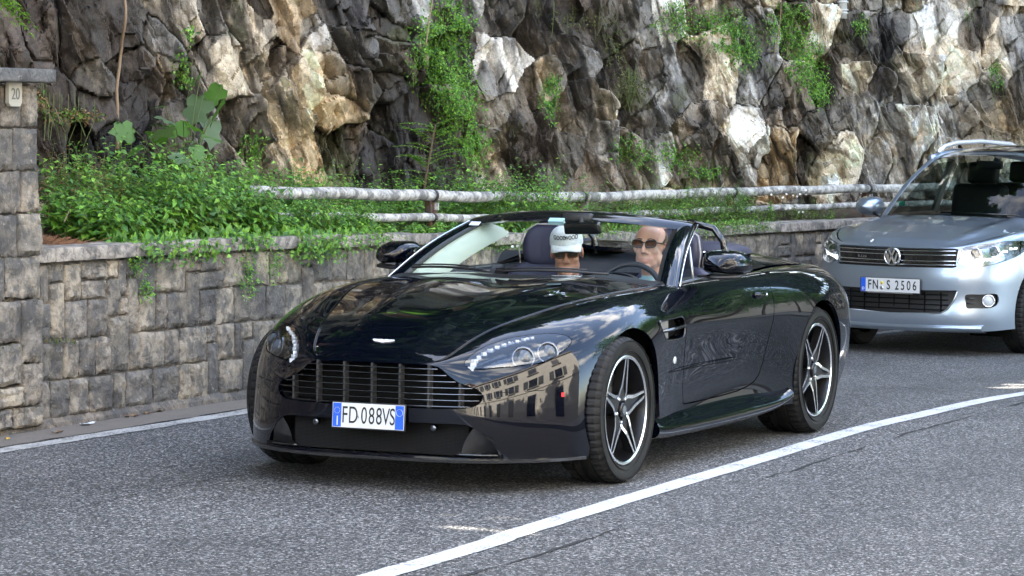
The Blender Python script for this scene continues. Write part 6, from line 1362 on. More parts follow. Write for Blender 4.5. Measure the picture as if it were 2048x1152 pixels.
# ---------------------------------------------------------------- silver SUV following behind
def suv_surface(nu=260, nv=70):
    fr = lambda T, rows: [T]+rows
    def prof(x, ys, zs, dx): return [(x+d, y, z) for d, y, z in zip(dx, ys, zs)]
    Z0 = (.872, .850, .785, .705, .62, .52, .42, .31, .20); DX = (-.065, -.028, -.022, -.010, 0, -.004, -.006, .002, -.016)
    SK2 = [prof(.878, (0,)*9, Z0, DX), prof(.866, (.26,)*9, Z0, DX),
           prof(.808, (.50, .505, .515, .52, .525, .525, .525, .525, .52), [z+.006 for z in Z0], DX),
           prof(.695, (.645, .668, .690, .702, .708, .708, .708, .708, .70), (.915, .892, .81, .715, .62, .52, .42, .31, .205), (-.10, -.06, -.035, -.013, 0, -.003, -.005, 0, -.016)),
           prof(.52, (.735, .775, .806, .82, .826, .826, .826, .824, .815), (.955, .928, .835, .73, .63, .53, .43, .32, .215), (-.11, -.06, -.03, -.012, 0, 0, -.005, -.01, -.02)),
           prof(.27, (.775, .822, .855, .872, .878, .878, .876, .872, .865), (.985, .955, .86, .75, .64, .54, .44, .33, .22), (-.05, -.03, -.01, 0, 0, 0, 0, 0, 0)),
           prof(0, (.79, .84, .88, .898, .905, .905, .902, .895, .885), (1.005, .973, .875, .76, .65, .55, .45, .34, .22), (0,)*9),
           prof(-.40, (.785, .835, .875, .893, .893, .888, .885, .880, .875), (1.03, .99, .885, .77, .65, .55, .45, .34, .22), (0,)*9),
           prof(-1.0, (.775, .825, .868, .888, .883, .876, .875, .875, .875), (1.045, 1.0, .89, .77, .65, .55, .45, .34, .22), (0,)*9),
           prof(-1.8, (.77, .822, .868, .888, .883, .876, .875, .875, .875), (1.06, 1.01, .90, .78, .66, .55, .45, .34, .22), (0,)*9),
           prof(-2.6, (.755, .815, .872, .898, .905, .905, .902, .895, .885), (1.08, 1.02, .90, .78, .66, .55, .45, .34, .22), (0,)*9),
           prof(-3.1, (.72, .775, .82, .85, .86, .86, .855, .845, .83), (1.09, 1.03, .91, .78, .66, .55, .45, .34, .24), (0, 0, 0, -.02, -.03, -.04, -.04, -.03, 0)),
           prof(-3.38, (.58, .62, .66, .69, .70, .70, .69, .68, .67), (1.09, 1.03, .91, .78, .66, .55, .45, .34, .25), (.02, .01, 0, -.02, -.03, -.05, -.05, -.03, 0)),
           prof(-3.48, (.30,)*9, (1.09, 1.03, .91, .78, .66, .55, .45, .34, .25), (.02, .01, 0, -.02, -.03, -.05, -.05, -.03, 0)),
           prof(-3.50, (0,)*9, (1.09, 1.03, .91, .78, .66, .55, .45, .34, .25), (.02, .01, 0, -.02, -.03, -.05, -.05, -.03, 0))]
    C = interp_ctrl(np.array(SK2, float), True, True); Ct = interp_ctrl(C.transpose(1, 0, 2)); A = bspline(Ct, nv).transpose(1, 0, 2); return bspline(A, nu, True, True)
def build_suv():
    car = empty('suv', (3.51202, 24.51322, -.169), -2.16860192, 'silver SUV with lit headlights following behind on the road', 'car')
    S = suv_surface(); sk = Tri.grid(S); 
    if sk.N[np.argmax(sk.V[:, 1])][1] < 0: sk = Tri.grid(S, True)
    T = S[:, 0]
    LAMP = smooth_poly([(.535,.738),(.545,.80),(.560,.862),(.64,.885),(.74,.908),(.81,.918),(.850,.908),(.862,.86),(.852,.80),(.815,.76),(.74,.728),(.64,.708)], 60)
    GRL = [(-.1,.855),(.50,.859),(.532,.852),(.525,.80),(.522,.735),(.53,.715),(.50,.705),(-.1,.700)]
    INT = [(-.1,.520),(.50,.528),(.535,.530),(.545,.52),(.52,.45),(.47,.375),(.42,.348),(-.1,.335)]
    FOG = smooth_poly([(.60,.495),(.70,.50),(.775,.505),(.795,.48),(.79,.42),(.75,.392),(.66,.390),(.61,.392),(.60,.44)], 40)
    def reg(poly, xm): g = poly_sdf(poly, [1, 2]); return lambda V: np.where(V[:, 0] > xm, g(V), 9.0)
    lf, gf, inf, ff = reg(LAMP, .18), reg(GRL, .5), reg(INT, .5), reg(FOG, .3)
    lens = sk.clip(lambda V: -lf(V)-.002); grl = sk.clip(lambda V: -gf(V)); itk = sk.clip(lambda V: -inf(V)); fog = sk.clip(lambda V: -ff(V))
    def arch(V):
        d = np.full(len(V), 9.0)
        for cx in (0, -2.604): d = np.minimum(d, np.hypot(V[:, 0]-cx, V[:, 2]-.35)-.40)
        return np.where(V[:, 1] > .5, d, 9.0)
    for g in (lf, gf, inf, ff, arch): sk = sk.clip(g)
    h = sk.weld().rimmed(.016); body = tri_obj('body_shell', h.join(h.mirror()), M['silver'], car)
    for nm, Tq, off in (('radiator_grille', grl, -.035), ('lower_intake', itk, -.05)):
        q = Tq.join(Tq.mirror()).weld(1e-5).offset(off); o = tri_obj(nm, q, M['black_trim'], car)
        if nm == 'radiator_grille':
            xg = lambda y: .850-.44*max(0, abs(y)-.15)**2
            for z in (.832, .800, .752, .722):
                b = MB(); b.tube([(xg(y), y, z+.012*abs(y)) for y in np.linspace(-.52, .52, 31)], .0065, 8, flat=.7); b.build('chrome_bar', M['chrome'] if z in (.832, .722, .80, .752) else M['black_gloss'], o)
            b = MB(); b.grid([[(xg(y)-.018, y, z) for z in (.71, .85)] for y in np.linspace(-.52, .52, 15)]); b.build('grille_back', M['black_gloss'], o)
            me = text_mesh('R-Line', .030, .001, 'CENTER', 1.0); me.transform(Matrix(((0, 0, 1, 0), (1, 0, 0, 0), (0, 1, 0, 0), (0, 0, 0, 1)))); obj('lettering', me, M['chrome'], o, loc=(xg(.28)-.010, -.285, .776))
        else:
            for z in (.37, .41, .45, .49): b = MB(); b.tube([(.830-.50*max(0, abs(y)-.2)**2, y, z) for y in np.linspace(-.46, .46, 15)], .005, 5); b.build('intake_bar', M['cavity'], o)
            for y in np.linspace(-.4, .4, 7): b = MB(); b.box((.820-.50*max(0, abs(y)-.2)**2, y, .43), (.01, .008, .16)); b.build('intake_upright', M['cavity'], o, smooth=False)
            b = MB(); pts = [(.872-.30*max(0, abs(y)-.2)**2, y, z) for y, z in INT[1:-1][::-1]]+[(.872-.30*max(0, abs(y)-.2)**2, y, z) for y, z in []]
            for s in (1, -1): b = MB(); b.tube([(.872-.52*max(0, y-.2)**2, y*s, z) for y, z in ((.1, .335), (.42, .348), (.47, .375), (.52, .45), (.545, .52))], .006, 6); b.build('intake_trim', M['satin_metal'], o)
    # round badge: ring with V over W
    bd = empty('round_emblem', (.872, 0, .783)); bd.parent = car
    b = MB(); b.lathe([(.058, -.012), (.060, .004), (.066, .008), (.072, .004), (.074, -.012)], 40, 'x'); b.build('ring', M['chrome'], bd)
    b = MB(); b.lathe([(0, -.004), (.06, -.004)], 32, 'x'); b.build('disc', M['black_gloss'], bd)
    def bar(p, q, w=.0075): 
        b = MB(); a = np.array((0, *p), float); c = np.array((0, *q), float); d = (c-a)/np.linalg.norm(c-a); n = np.array((0, -d[2], d[1]))*w; b.prism([a+n, c+n, c-n, a-n], (.008, 0, 0)); return b.build('letter_stroke', M['chrome'], bd, smooth=False)
    for s in (1, -1): bar((.024*s, .052), (.002*s, .008)); bar((.050*s, .030), (.024*s, -.050)); bar((.024*s, -.050), (.0, .0))
    # number plate FN S 2506
    pl = obj('number_plate', rounded_box('number_plate', (.012, .535, .127), .004), M['black_trim'], car, loc=(.890, 0, .55)); b = MB(); b.box((.0065, 0, .004), (.002, .52, .110)); b.build('plate_face', M['white_paint'], pl, smooth=False)
    b = MB(); b.box((.0072, -.238, .004), (.002, .042, .108)); b.build('blue_band', M['plate_blue'], pl, smooth=False)
    def pt(t, size, y, z, mat, sx): me = text_mesh(t, size, .0004, 'CENTER', sx, .0012); me.transform(Matrix(((0, 0, 1, 0), (1, 0, 0, 0), (0, 1, 0, 0), (0, 0, 0, 1)))); obj('plate_lettering', me, mat, pl, loc=(.0085, y, z))
    for t, y in (('F', -.182), ('N', -.130), ('S', -.015), ('2', .060), ('5', .112), ('0', .164), ('6', .216)): pt(t, .104, y, .003, M['ink'], .70)
    pt('D', .03, -.238, -.028, M['white_paint'], 1)
    for z, r_, mt in ((.022, .013, M['yellow']), (-.018, .015, M['satin_metal'])): b = MB(); b.lathe([(r_, 0), (r_, .0015), (0, .0015)], 20, 'x', c=(.0078, -.073, z)); b.build('seal', mt, pl)
    b = MB(); b.box((.007, .0, -.0575), (.001, .40, .005)); b.build('dealer_strip', M['satin_metal'], pl, smooth=False)
    # lamps
    for s in (1, -1):
        hl = tri_obj('headlight', lens if s > 0 else lens.mirror(), M['lamp_glass'], car); bw = lens.clip(lambda V: -lf(V)-.004).offset(-.05); bw = bw if s > 0 else bw.mirror(); tri_obj('lamp_housing', bw, M['lamp_silver'], hl)
        rim = lens; B = rim.border(); ids = np.unique(B); m = {int(i): k for k, i in enumerate(ids)}; V1 = rim.V[ids]-rim.N[ids]*.001; V2 = rim.V[ids]-rim.N[ids]*.052; F = []
        for a, c in B: a, c = m[int(a)], m[int(c)]; F.append((c, a, a+len(ids), c+len(ids)))
        mb = MB(); W2 = np.vstack([V1, V2]); W2[:, 1] *= s; mb.add(W2, F); mb.build('lamp_wall', M['lamp_silver'], hl)
        for (y, z, x, r_) in ((.63, .815, .655, .045), (.735, .835, .54, .040)):
            b = MB(); b.lathe([(r_*1.15, 0), (r_*1.15, .02), (r_, .022)], 24, 'x', 1, c=(x, y*s, z)); b.lathe([(r_, .012), (r_*.7, .028), (0, .036)], 24, 'x', 0, c=(x, y*s, z)); me = b.mesh('projector'); obj('projector', me, [M['lens'], M['chrome']], hl)
        for k in range(14):
            t = k/13; y = .56+.28*t; z = .745+.03*math.sin(3*t)+.11*smooth01(t, .6, 1.0)*1.0; x = float(np.interp(y, [.55, .65, .75, .84], [.735, .665, .55, .38])); b = MB(); b.box((x, y*s, float(z)), (.02, .016, .014)); b.build('led', M['led_on'], hl, smooth=False)
        fg = tri_obj('fog_lamp', (fog if s > 0 else fog.mirror()).offset(-.03), M['black_trim'], car)
        cx, cy, cz = .640, .735*s, .448; q = Vector((1, 0, 0)).rotation_difference(Vector((.85, .5*s, 0))).to_matrix().to_4x4()
        b = MB(); b.lathe([(.040, -.02), (.042, .006), (.048, .010), (.052, .004), (.053, -.02)], 28, 'x', 0); b.lathe([(.041, -.004), (.02, .006), (0, .008)], 28, 'x', 1); me = b.mesh('fog_lens'); me.transform(q); obj('fog_lens', me, [M['chrome'], M['led']], fg, loc=(cx, cy, cz))
        for z in (.43, .468): b = MB(); b.tube([(.765, .60*s, z), (.735, .66*s, z)], .006, 6); b.build('fin', M['black_gloss'], fg)
    # bonnet
    i0 = np.argmin(np.abs(T[:, 0]+.42)+(np.arange(len(T)) > 150)*9); ids = np.linspace(0, i0, 90).astype(int); w = np.linspace(0, 1, 41); d = np.concatenate([[0], np.cumsum(np.linalg.norm(np.diff(T, axis=0), axis=1))]); iL = np.argmin(np.abs(T[:, 1]-.50)+(np.arange(len(T)) > 60)*9); L0 = d[iL]; L1 = d[i0]; rows = []
    lead = np.stack([np.interp(w*L0, d, T[:, k]) for k in range(3)], 1)
    for t in np.linspace(0, 1, 90):
        e = np.array([np.interp(L0+(L1-L0)*t, d, T[:, k]) for k in range(3)]); xc = .812-.98*t; zc = float(np.interp(t, [0, .1, .25, .5, .75, 1], [.872, .925, .968, 1.02, 1.058, 1.085])); r_ = np.zeros((41, 3)); r_[:, 1] = e[1]*w; g = w**2.4; r_[:, 0] = xc+(e[0]-xc)*g; r_[:, 2] = zc+(e[2]-zc)*g+.018*np.exp(-((w-.72)/.10)**2)*smooth01(t, .02, .3)
        if t == 0: d0 = lead-r_
        if t < .15: k = 1-t/.15; r_ = r_+d0*k*k*(3-2*k)
        rows.append(r_)
    Hq = np.array(rows)[:, :40]; hf = Tri.grid(Hq); 
    if hf.N[len(hf.N)//2][2] < 0: hf = Tri.grid(Hq, True)
    tri_obj('bonnet', hf.join(hf.mirror()).weld(1e-5).rimmed(.02), M['silver'], car)
    # glasshouse
    base = lambda t: np.array((-.22-.20*abs(t)**2, .735*t, 1.088-.022*t*t)); top = lambda t: np.array((-.93-.10*abs(t)**2, .585*t, 1.578-.035*t*t))
    P = np.array([[base(t)*(1-v)+top(t)*v+np.array((.03, 0, .03))*math.sin(math.pi*v) for v in np.linspace(0, 1, 12)] for t in np.linspace(-1, 1, 31)]); b = MB(); b.grid(P); ws = b.build('windscreen', M['suv_glass'], car, fix=False)
    b = MB(); b.box((-.475, -.60, 1.168), (.004, .055, .035), rz=0); b.build('screen_sticker', pmat('green_sticker', (.02, .30, .20), .4), ws, smooth=False)
    rows = []
    for x, hw, zc in ((-.90, .575, 1.588), (-1.1, .60, 1.630), (-1.5, .615, 1.660), (-2.1, .61, 1.655), (-2.7, .58, 1.615), (-3.05, .54, 1.57)):
        rows.append([(x-.10*abs(q)**2*(x > -1.0), hw*q, zc-.055*abs(q)**2.6-(.02 if abs(q) == 1 else 0)) for q in np.linspace(-1, 1, 21)])
    C = bspline(np.array(rows), 40); b = MB(); b.grid(C); b.build('roof', M['silver'], car)
    b = MB(); C2 = C[4:26, 4:17]+np.array((0, 0, .006)); b.grid(C2); b.build('sunroof', M['black_gloss'], car)
    for s in (1, -1):
        cur = np.array([base(s)*(1-v)+top(s)*v+np.array((.03, 0, .03))*math.sin(math.pi*v) for v in np.linspace(-.06, 1.02, 16)]); b = MB(); b.grid([[c+np.array(o)*np.array((1, s, 1)) for o in ((.02, -.03, .0), (.018, 0, .012), (-.02, .032, .008), (-.06, .035, -.02))] for c in cur]); b.build('a_pillar', M['silver'], car)
        for nm, x0, x1 in (('front_window', -.62, -1.42), ('rear_window', -1.50, -2.35), ('quarter_window', -2.45, -2.95)):
            zt = 1.52; zb = 1.08; f_ = (x0+.0, x0-.50 if nm == 'front_window' else x0-.04); b = MB(); b.add([(x0, .765*s, zb), (x1, .765*s, zb+.01), (x1-.02, .61*s, zt), (f_[1], .60*s, zt-.02)], [(0, 1, 2, 3)]); b.build(nm, M['dark_glass'], car, smooth=False, fix=False)
            b = MB(); b.tube([(x1, .768*s, zb), (x1-.02, .615*s, zt+.02)], .035, 8, flat=.4); b.build('pillar', M['pillar_pale'] if nm == 'front_window' else M['silver'], car)
        b = MB(); b.tube([(-.9-.1, .60*s, 1.545), (-1.5, .635*s, 1.60), (-2.2, .63*s, 1.595), (-3.0, .57*s, 1.53)], .03, 8); b.build('roof_edge', M['silver'], car)
        b = MB(); b.tube([(-1.05, .555*s, 1.60), (-1.17, .56*s, 1.648), (-1.40, .565*s, 1.678), (-1.9, .565*s, 1.692), (-2.5, .55*s, 1.668), (-2.75, .54*s, 1.60)], .021, 10); b.build('roof_rail', M['rail_silver'], car)
        rows = []
        for u in np.linspace(0, 1, 8):
            sc = max(.03, math.sqrt(max(0, 1-(max(0, u-.15)/.85)**2.2))); rows.append([(-.66+.18*u, (.98+.115*sc*np.sign(math.cos(t))*abs(math.cos(t))**.7)*s, 1.135+.082*sc*math.sin(t)) for t in np.linspace(0, 2*math.pi, 25)])
        b = MB(); b.grid(rows); b.add(rows[0][:-1], [tuple(range(24))]); mr = b.build('door_mirror', M['silver'], car); b = MB(); b.tube([(-.56, .90*s, 1.08), (-.52, .82*s, 1.055)], .025, 8, flat=.6); b.build('mirror_arm', M['black_trim'], mr)
        b = MB(); P = []
        for cx in (0, -2.604):
            b = MB(); b.grid([[(cx+.41*math.cos(t), y*s, .35+.42*math.sin(t)) for y in (.45, .78, .82)] for t in np.linspace(-.5, math.pi+.5, 24)]); b.grid([[(cx+r_*math.cos(t), .5*s, .35+r_*math.sin(t)) for r_ in (0, .43)] for t in np.linspace(-.5, math.pi+.5, 24)]); b.build('arch_liner', M['cavity'], car)
        for cx in (0, -2.604): make_wheel(car, 'wheel', (cx, .785*s, .345), .348, .235, .225, s, 'suv', .3)
    # lip, floor, cabin
    Q = [(.872-.60*max(0, abs(y)-.22)**2, y) for y in np.linspace(-.72, .72, 31)]; b = MB(); b.grid([[(x-.05, y, .26), (x+.006, y, .245), (x+.004, y, .215), (x-.10, y, .19)] for x, y in Q]); b.build('bumper_lip', M['silver'], car)
    b = MB(); b.box((-1.3, 0, .24), (4.0, 1.3, .04)); b.build('floor_pan', M['cavity'], car, smooth=False)
    b = MB(); b.box((-.25, 0, .62), (.05, 1.5, .75)); b.build('bulkhead', M['cavity'], car, smooth=False)
    b = MB(); b.grid([[(-.25, y, 1.06), (-.55, y, 1.075), (-.72, y, 1.06), (-.78, y, .98), (-.75, y, .5)] for y in np.linspace(-.72, .72, 9)]); b.build('dashboard', M['black_trim'], car)
    b = MB(); b.box((-1.9, 0, .75), (2.4, 1.5, .5)); b.build('cabin_floor', M['cavity'], car, smooth=False)
    for s in (1, -1):
        for x in (-1.35, -2.2):
            se = empty('seat', (x, .37*s, .8)); se.parent = car; me = rounded_box('backrest', (.14, .50, .62), .06, 3); obj('backrest', me, M['leather_dark'], se, loc=(-.12, 0, .22), rot=(0, R(-12), 0)); me = rounded_box('headrest', (.10, .28, .19), .045, 3); obj('headrest', me, M['leather_dark'], se, loc=(-.22, 0, .62), rot=(0, R(-8), 0))
            for q in (-.06, .06): b = MB(); b.tube([(-.2, q, .50), (-.215, q, .56)], .006, 6); b.build('headrest_post', M['chrome'], se)
    b = MB(); b.box((-.86, .02, 1.50), (.03, .24, .07)); me = b.mesh('interior_mirror'); bevel_mesh(me, .015); obj('interior_mirror', me, M['black_trim'], car)
    b = MB(); b.tube([(-.30, .55, 1.098), (-.26, .0, 1.11), (-.30, -.15, 1.108)], .008, 6); b.build('wiper', M['black_trim'], car)
    return car
M['suv_glass'] = glass('suv_windscreen', (.50, .55, .53), 0, strength=.5)
M['lamp_silver'] = pmat('lamp_reflector', (.45, .46, .48), .2, 1); M['pillar_pale'] = pmat('pale_pillar', (.55, .57, .56), .6); M['rail_silver'] = pmat('roof_rail_silver', (.80, .81, .83), .25, .6)
M['led_on'] = pmat('lit_led', (.9, .93, 1), .2); _b = M['led_on'].node_tree.nodes['Principled BSDF']; _b.inputs['Emission Color'].default_value = (.9, .95, 1, 1); _b.inputs['Emission Strength'].default_value = .8
suv = build_suv()
# ---------------------------------------------------------------- the two men in the car
def blob(b, c, r, rot=None, n=18):
    V = []; F = []
    for i in range(n+1):
        th = math.pi*i/n
        for j in range(2*n): ph = math.pi*j/n; V.append((r[0]*math.sin(th)*math.cos(ph), r[1]*math.sin(th)*math.sin(ph), r[2]*math.cos(th)))
    V = np.array(V)
    if rot is not None: V = V @ np.array(rot).T
    m = 2*n; F = [(i*m+j, (i+1)*m+j, (i+1)*m+(j+1) % m, i*m+(j+1) % m) for i in range(n) for j in range(m)]; b.add(V+np.array(c), F)
def head_parts(b, c, Rm, jaw=1.0, thin=1.0):
    c = np.array(c); Rm = np.array(Rm); q = lambda p: c+Rm@np.array(p, float)
    def el(p, r, rot=None): blob(b, q(p), r, Rm if rot is None else Rm@np.array(rot), 16)
    def tb(pts, r, n=10): b.tube([q(p) for p in pts], r, n)
    el((-.014, 0, .030), (.098, .076*thin, .086)); el((.012, 0, .018), (.080, .070*thin, .080)); el((.020, 0, -.040), (.070, .062*thin, .075)); el((.030, 0, -.078), (.056, .050*jaw, .044)); el((.066, 0, -.103), (.024, .030, .020))
    for s in (1, -1):
        el((.056, .036*s, -.024), (.028, .025, .028)); el((.010, .050*jaw*s, -.066), (.036, .016, .034)); el((.082, .020*s, .030), (.012, .026, .009)); el((-.012, .079*thin*s, -.006), (.018, .008, .032), Matrix.Rotation(R(14*s), 3, 'Z')); el((.098, .011*s, -.033), (.013, .009, .009)); el((.066, .024*s, -.066), (.020, .018, .020))
    tb([(.086, 0, .020), (.099, 0, -.002), (.113, 0, -.024), (.110, 0, -.034)], [.008, .010, .0135, .012]); tb([(.068, .031, -.0625), (.085, .014, -.0640), (.089, 0, -.0650), (.085, -.014, -.0640), (.068, -.031, -.0625)], [.004, .0065, .006, .0065, .004], 8); tb([(.071, .024, -.0735), (.085, .011, -.0775), (.087, 0, -.0785), (.085, -.011, -.0775), (.071, -.024, -.0735)], [.004, .0072, .0078, .0072, .004], 8)
    tb([(-.030, 0, -.045), (-.034, 0, -.10), (-.045, 0, -.165), (-.06, 0, -.20)], [.056, .054, .058, .066], 16)
def hand(b, w, d, side):
    """palm and five bent fingers closing on something ahead of the wrist"""
    w = np.array(w, float); d = np.array(d, float); d /= np.linalg.norm(d); sd = np.cross(d, (0, 0, 1.)); sd /= np.linalg.norm(sd); up = np.cross(sd, d); b.tube([w, w+d*.04, w+d*.085], [.026, .034, .036], 10, flat=.55)
    for k, (o, L) in enumerate(((-.030, .066), (-.010, .076), (.011, .072), (.030, .058))):
        p = w+d*.085+sd*o; b.tube([p, p+d*L*.40+up*.006, p+d*L*.62-up*.020, p+d*L*.38-up*.044], [.0092, .0088, .0082, .0072], 8)
    p = w+d*.03+sd*(-.032*side); b.tube([p, p+d*.030-sd*.020*side-up*.008, p+d*.058-sd*.012*side-up*.026], [.012, .0105, .0085], 8)
def person(name, label, pos, headc, Rh, lean, arms, mats, zone, thin=1.0, jaw=1.0, legs=True):
    """pos: hip point in the car's frame; parts unite into one skin"""
    b = MB(); hip = np.array((0, 0, 0.)); H = np.array(headc)-np.array(pos); Rm = np.array(Rh); neck = H+Rm@np.array((-.055, 0, -.185)); ch = hip*.35+neck*.65+np.array((.015, 0, -.03))
    sec = [(hip, (.13, .17)), (hip*.7+ch*.3+np.array((.01, 0, 0)), (.125, .155)), (ch*.75+hip*.25, (.125, .165)), (ch, (.125, .185)), (ch*.45+neck*.55, (.105, .19)), (neck*.85+ch*.15, (.08, .14)), (neck+np.array((0, 0, .02)), (.058, .07))]
    P = [[c+np.array((r[0]*math.cos(t), r[1]*math.sin(t), 0)) for t in np.linspace(0, 2*math.pi, 33)[:-1]] for c, r in sec]; n = 32; V = np.array(P).reshape(-1, 3); F = [(i*n+j, i*n+(j+1) % n, (i+1)*n+(j+1) % n, (i+1)*n+j) for i in range(len(sec)-1) for j in range(n)]+[tuple(range(n))[::-1], tuple(range((len(sec)-1)*n, len(sec)*n))]; b.add(V, F)
    for s, (elb, wr, hd) in arms.items():
        sh = neck+np.array((-.005, .165*s, -.075)); elb = np.array(elb); wr = np.array(wr); b.tube([sh+np.array((0, -.03*s, .0)), sh+np.array((.01, .02*s, -.03)), (sh+elb)/2, elb], [.066, .066, .054, .046], 14); b.tube([elb, (elb+wr)/2, wr], [.047, .042, .029], 14); hand(b, wr-np.array(hd)*.01, hd, s)
    for s in (1, -1):
        kn = np.array((.46, .10*s, .10)); an = np.array((.72, .09*s, -.10)); b.tube([(0, .09*s, -.02), (.25, .10*s, .05), kn], [.095, .085, .062], 14); b.tube([kn, (kn+an)/2, an], [.064, .055, .04], 12); b.tube([an+np.array((-.04, 0, -.02)), an+np.array((.10, 0, .0)), an+np.array((.19, 0, .05))], [.045, .042, .03], 10)
    head_parts(b, H, Rm, jaw, thin)
    me = b.mesh(name); o = bpy.data.objects.new('tmp', me); COL.objects.link(o); r = o.modifiers.new('r', 'REMESH'); r.mode = 'VOXEL'; r.voxel_size = .0048; s_ = o.modifiers.new('s', 'SMOOTH'); s_.factor = .5; s_.iterations = 3
    dg = bpy.context.evaluated_depsgraph_get(); dg.update(); me2 = bpy.data.meshes.new_from_object(o.evaluated_get(dg)); bpy.data.objects.remove(o); me2.materials.clear(); me2.name = name
    for m in mats: me2.materials.append(m)
    n = len(me2.polygons); C = np.zeros(n*3); me2.polygons.foreach_get('center', C); C = C.reshape(-1, 3); idx = zone(C, H, Rm); me2.polygons.foreach_set('material_index', idx.astype(np.int32)); me2.polygons.foreach_set('use_smooth', np.full(n, True)); me2.update()
    a, s = math.cos(CAR_YAW), math.sin(CAR_YAW); loc = (CAR_X+a*pos[0]-s*pos[1], CAR_Y+s*pos[0]+a*pos[1], pos[2]); e = obj(name, me2, None, None, loc=loc, rot=(0, 0, CAR_YAW)); tag(e, label, 'person'); return e, H, Rm
def mat_skin(name, c, red):
    m, n, l, b = new_mat(name); tc = nd(n, 'ShaderNodeTexCoord'); a = noise(n, l, tc.outputs['Object'], 22, 4); r = ramp(n, [(.3, c), (.75, red)]); l.new(a.outputs[0], r.inputs[0]); l.new(r.outputs[0], b.inputs['Base Color']); b.inputs['Roughness'].default_value = .42; b.inputs['Subsurface Weight'].default_value = .12; b.inputs['Subsurface Scale'].default_value = .01
    a2 = noise(n, l, tc.outputs['Object'], 350, 3); bump(n, l, b, a2.outputs[0], .15, .001); return m
def mat_cloth(name, c, sc=700):
    m, n, l, b = new_mat(name); tc = nd(n, 'ShaderNodeTexCoord'); a = noise(n, l, tc.outputs['Object'], 14, 4, .6); r = ramp(n, [(.3, tuple(x*.75 for x in c)), (.7, c)]); l.new(a.outputs[0], r.inputs[0]); l.new(r.outputs[0], b.inputs['Base Color']); b.inputs['Roughness'].default_value = .85; w = noise(n, l, tc.outputs['Object'], 26, 3, .5, .8); bump(n, l, b, w.outputs[0], .5, .02); return m
M['skin1'] = mat_skin('skin_fair', (.50, .31, .225), (.52, .26, .185)); M['skin2'] = mat_skin('skin_tanned', (.37, .22, .15), (.40, .18, .12)); M['lip'] = pmat('lips', (.50, .25, .20), .45)
M['shirt_blue'] = mat_cloth('pale_blue_shirt', (.40, .62, .70)); M['trouser'] = mat_cloth('dark_trousers', (.03, .035, .05)); M['jacket'] = mat_cloth('beige_jacket', (.48, .45, .40)); M['collar_dark'] = mat_cloth('dark_collar', (.012, .013, .018)); M['cap'] = mat_cloth('white_cap', (.60, .64, .64)); M['hair_brown'] = mat_cloth('short_brown_hair', (.10, .065, .045)); M['hair_grey'] = mat_cloth('grey_hair', (.35, .34, .33))
M['amber_lens'] = pmat('amber_lens', (.060, .016, .003), .2, 0, .06, 0); M['dark_lens'] = pmat('dark_lens', (.008, .006, .005), .2, 0, .06, 0); M['tortoise'] = pmat('tortoise_frame', (.10, .035, .012), .25)
def add_glasses(p, H, Rm, lens, frame, big=1.0, tilt=0.0):
    q = lambda v: H+Rm@np.array(v, float); g = empty('sunglasses', (0, 0, 0)); g.parent = p
    for s in (1, -1):
        P = []
        for t in np.linspace(0, 2*math.pi, 33)[:-1]:
            ca, sa = math.cos(t), math.sin(t); P.append((.103-.22*abs(.034*s+.0225*ca*s)**1.45+.0-.004*sa, .035*s+.0235*np.sign(ca)*abs(ca)**.5*s*big, .011+.0150*np.sign(sa)*abs(sa)**.55*big+.0035*ca))
        b = MB(); b.prism([q(v) for v in P], Rm@np.array((-.003, 0, 0))); b.build('lens', lens, g, smooth=False)
        b = MB(); b.tube([q(v+np.array((.001, 0, 0))) for v in map(np.array, P+P[:1])], .0038, 6, cap=False); b.build('rim', frame, g)
        b = MB(); b.tube([q((.092, .058*s, .017)), q((.070, .072*s, .016)), q((.01, .078*s, .012)), q((-.02, .080*s, .004))], .0030, 6); b.build('temple', frame, g)
    b = MB(); b.tube([q((.101, .012, .016)), q((.106, 0, .018)), q((.101, -.012, .016))], .0028, 6); b.build('bridge', frame, g); return g
def rot(yaw, pitch, roll=0): return np.array(Matrix.Rotation(R(yaw), 3, 'Z') @ Matrix.Rotation(R(pitch), 3, 'Y') @ Matrix.Rotation(R(roll), 3, 'X'))
def zone_std(collar, sleeves_skin=True):
    def z(C, H, Rm):
        L = (C-H) @ Rm; idx = np.full(len(C), 1)
        head = (L[:, 2] > -.150+.35*np.clip(-(L[:, 0]+.03), 0, .1)) & (np.linalg.norm(C-H, axis=1) < .24) & (np.abs(L[:, 1]) < .115); idx[head] = 0
        lip = head & (np.abs(L[:, 2]+.071) < .0105) & (L[:, 0] > .072) & (np.abs(L[:, 1]) < .026); idx[lip] = 3
        legs = (C[:, 2] < .14) & (C[:, 0] > .13); idx[legs] = 2; hands = (C[:, 0] > .33) & (C[:, 2] > .16); idx[hands] = 0
        if collar:
            nk = (~head) & (np.linalg.norm(C-(H+Rm@np.array((-.05, 0, -.17))), axis=1) < .105); idx[nk] = 4
        return idx
    return z
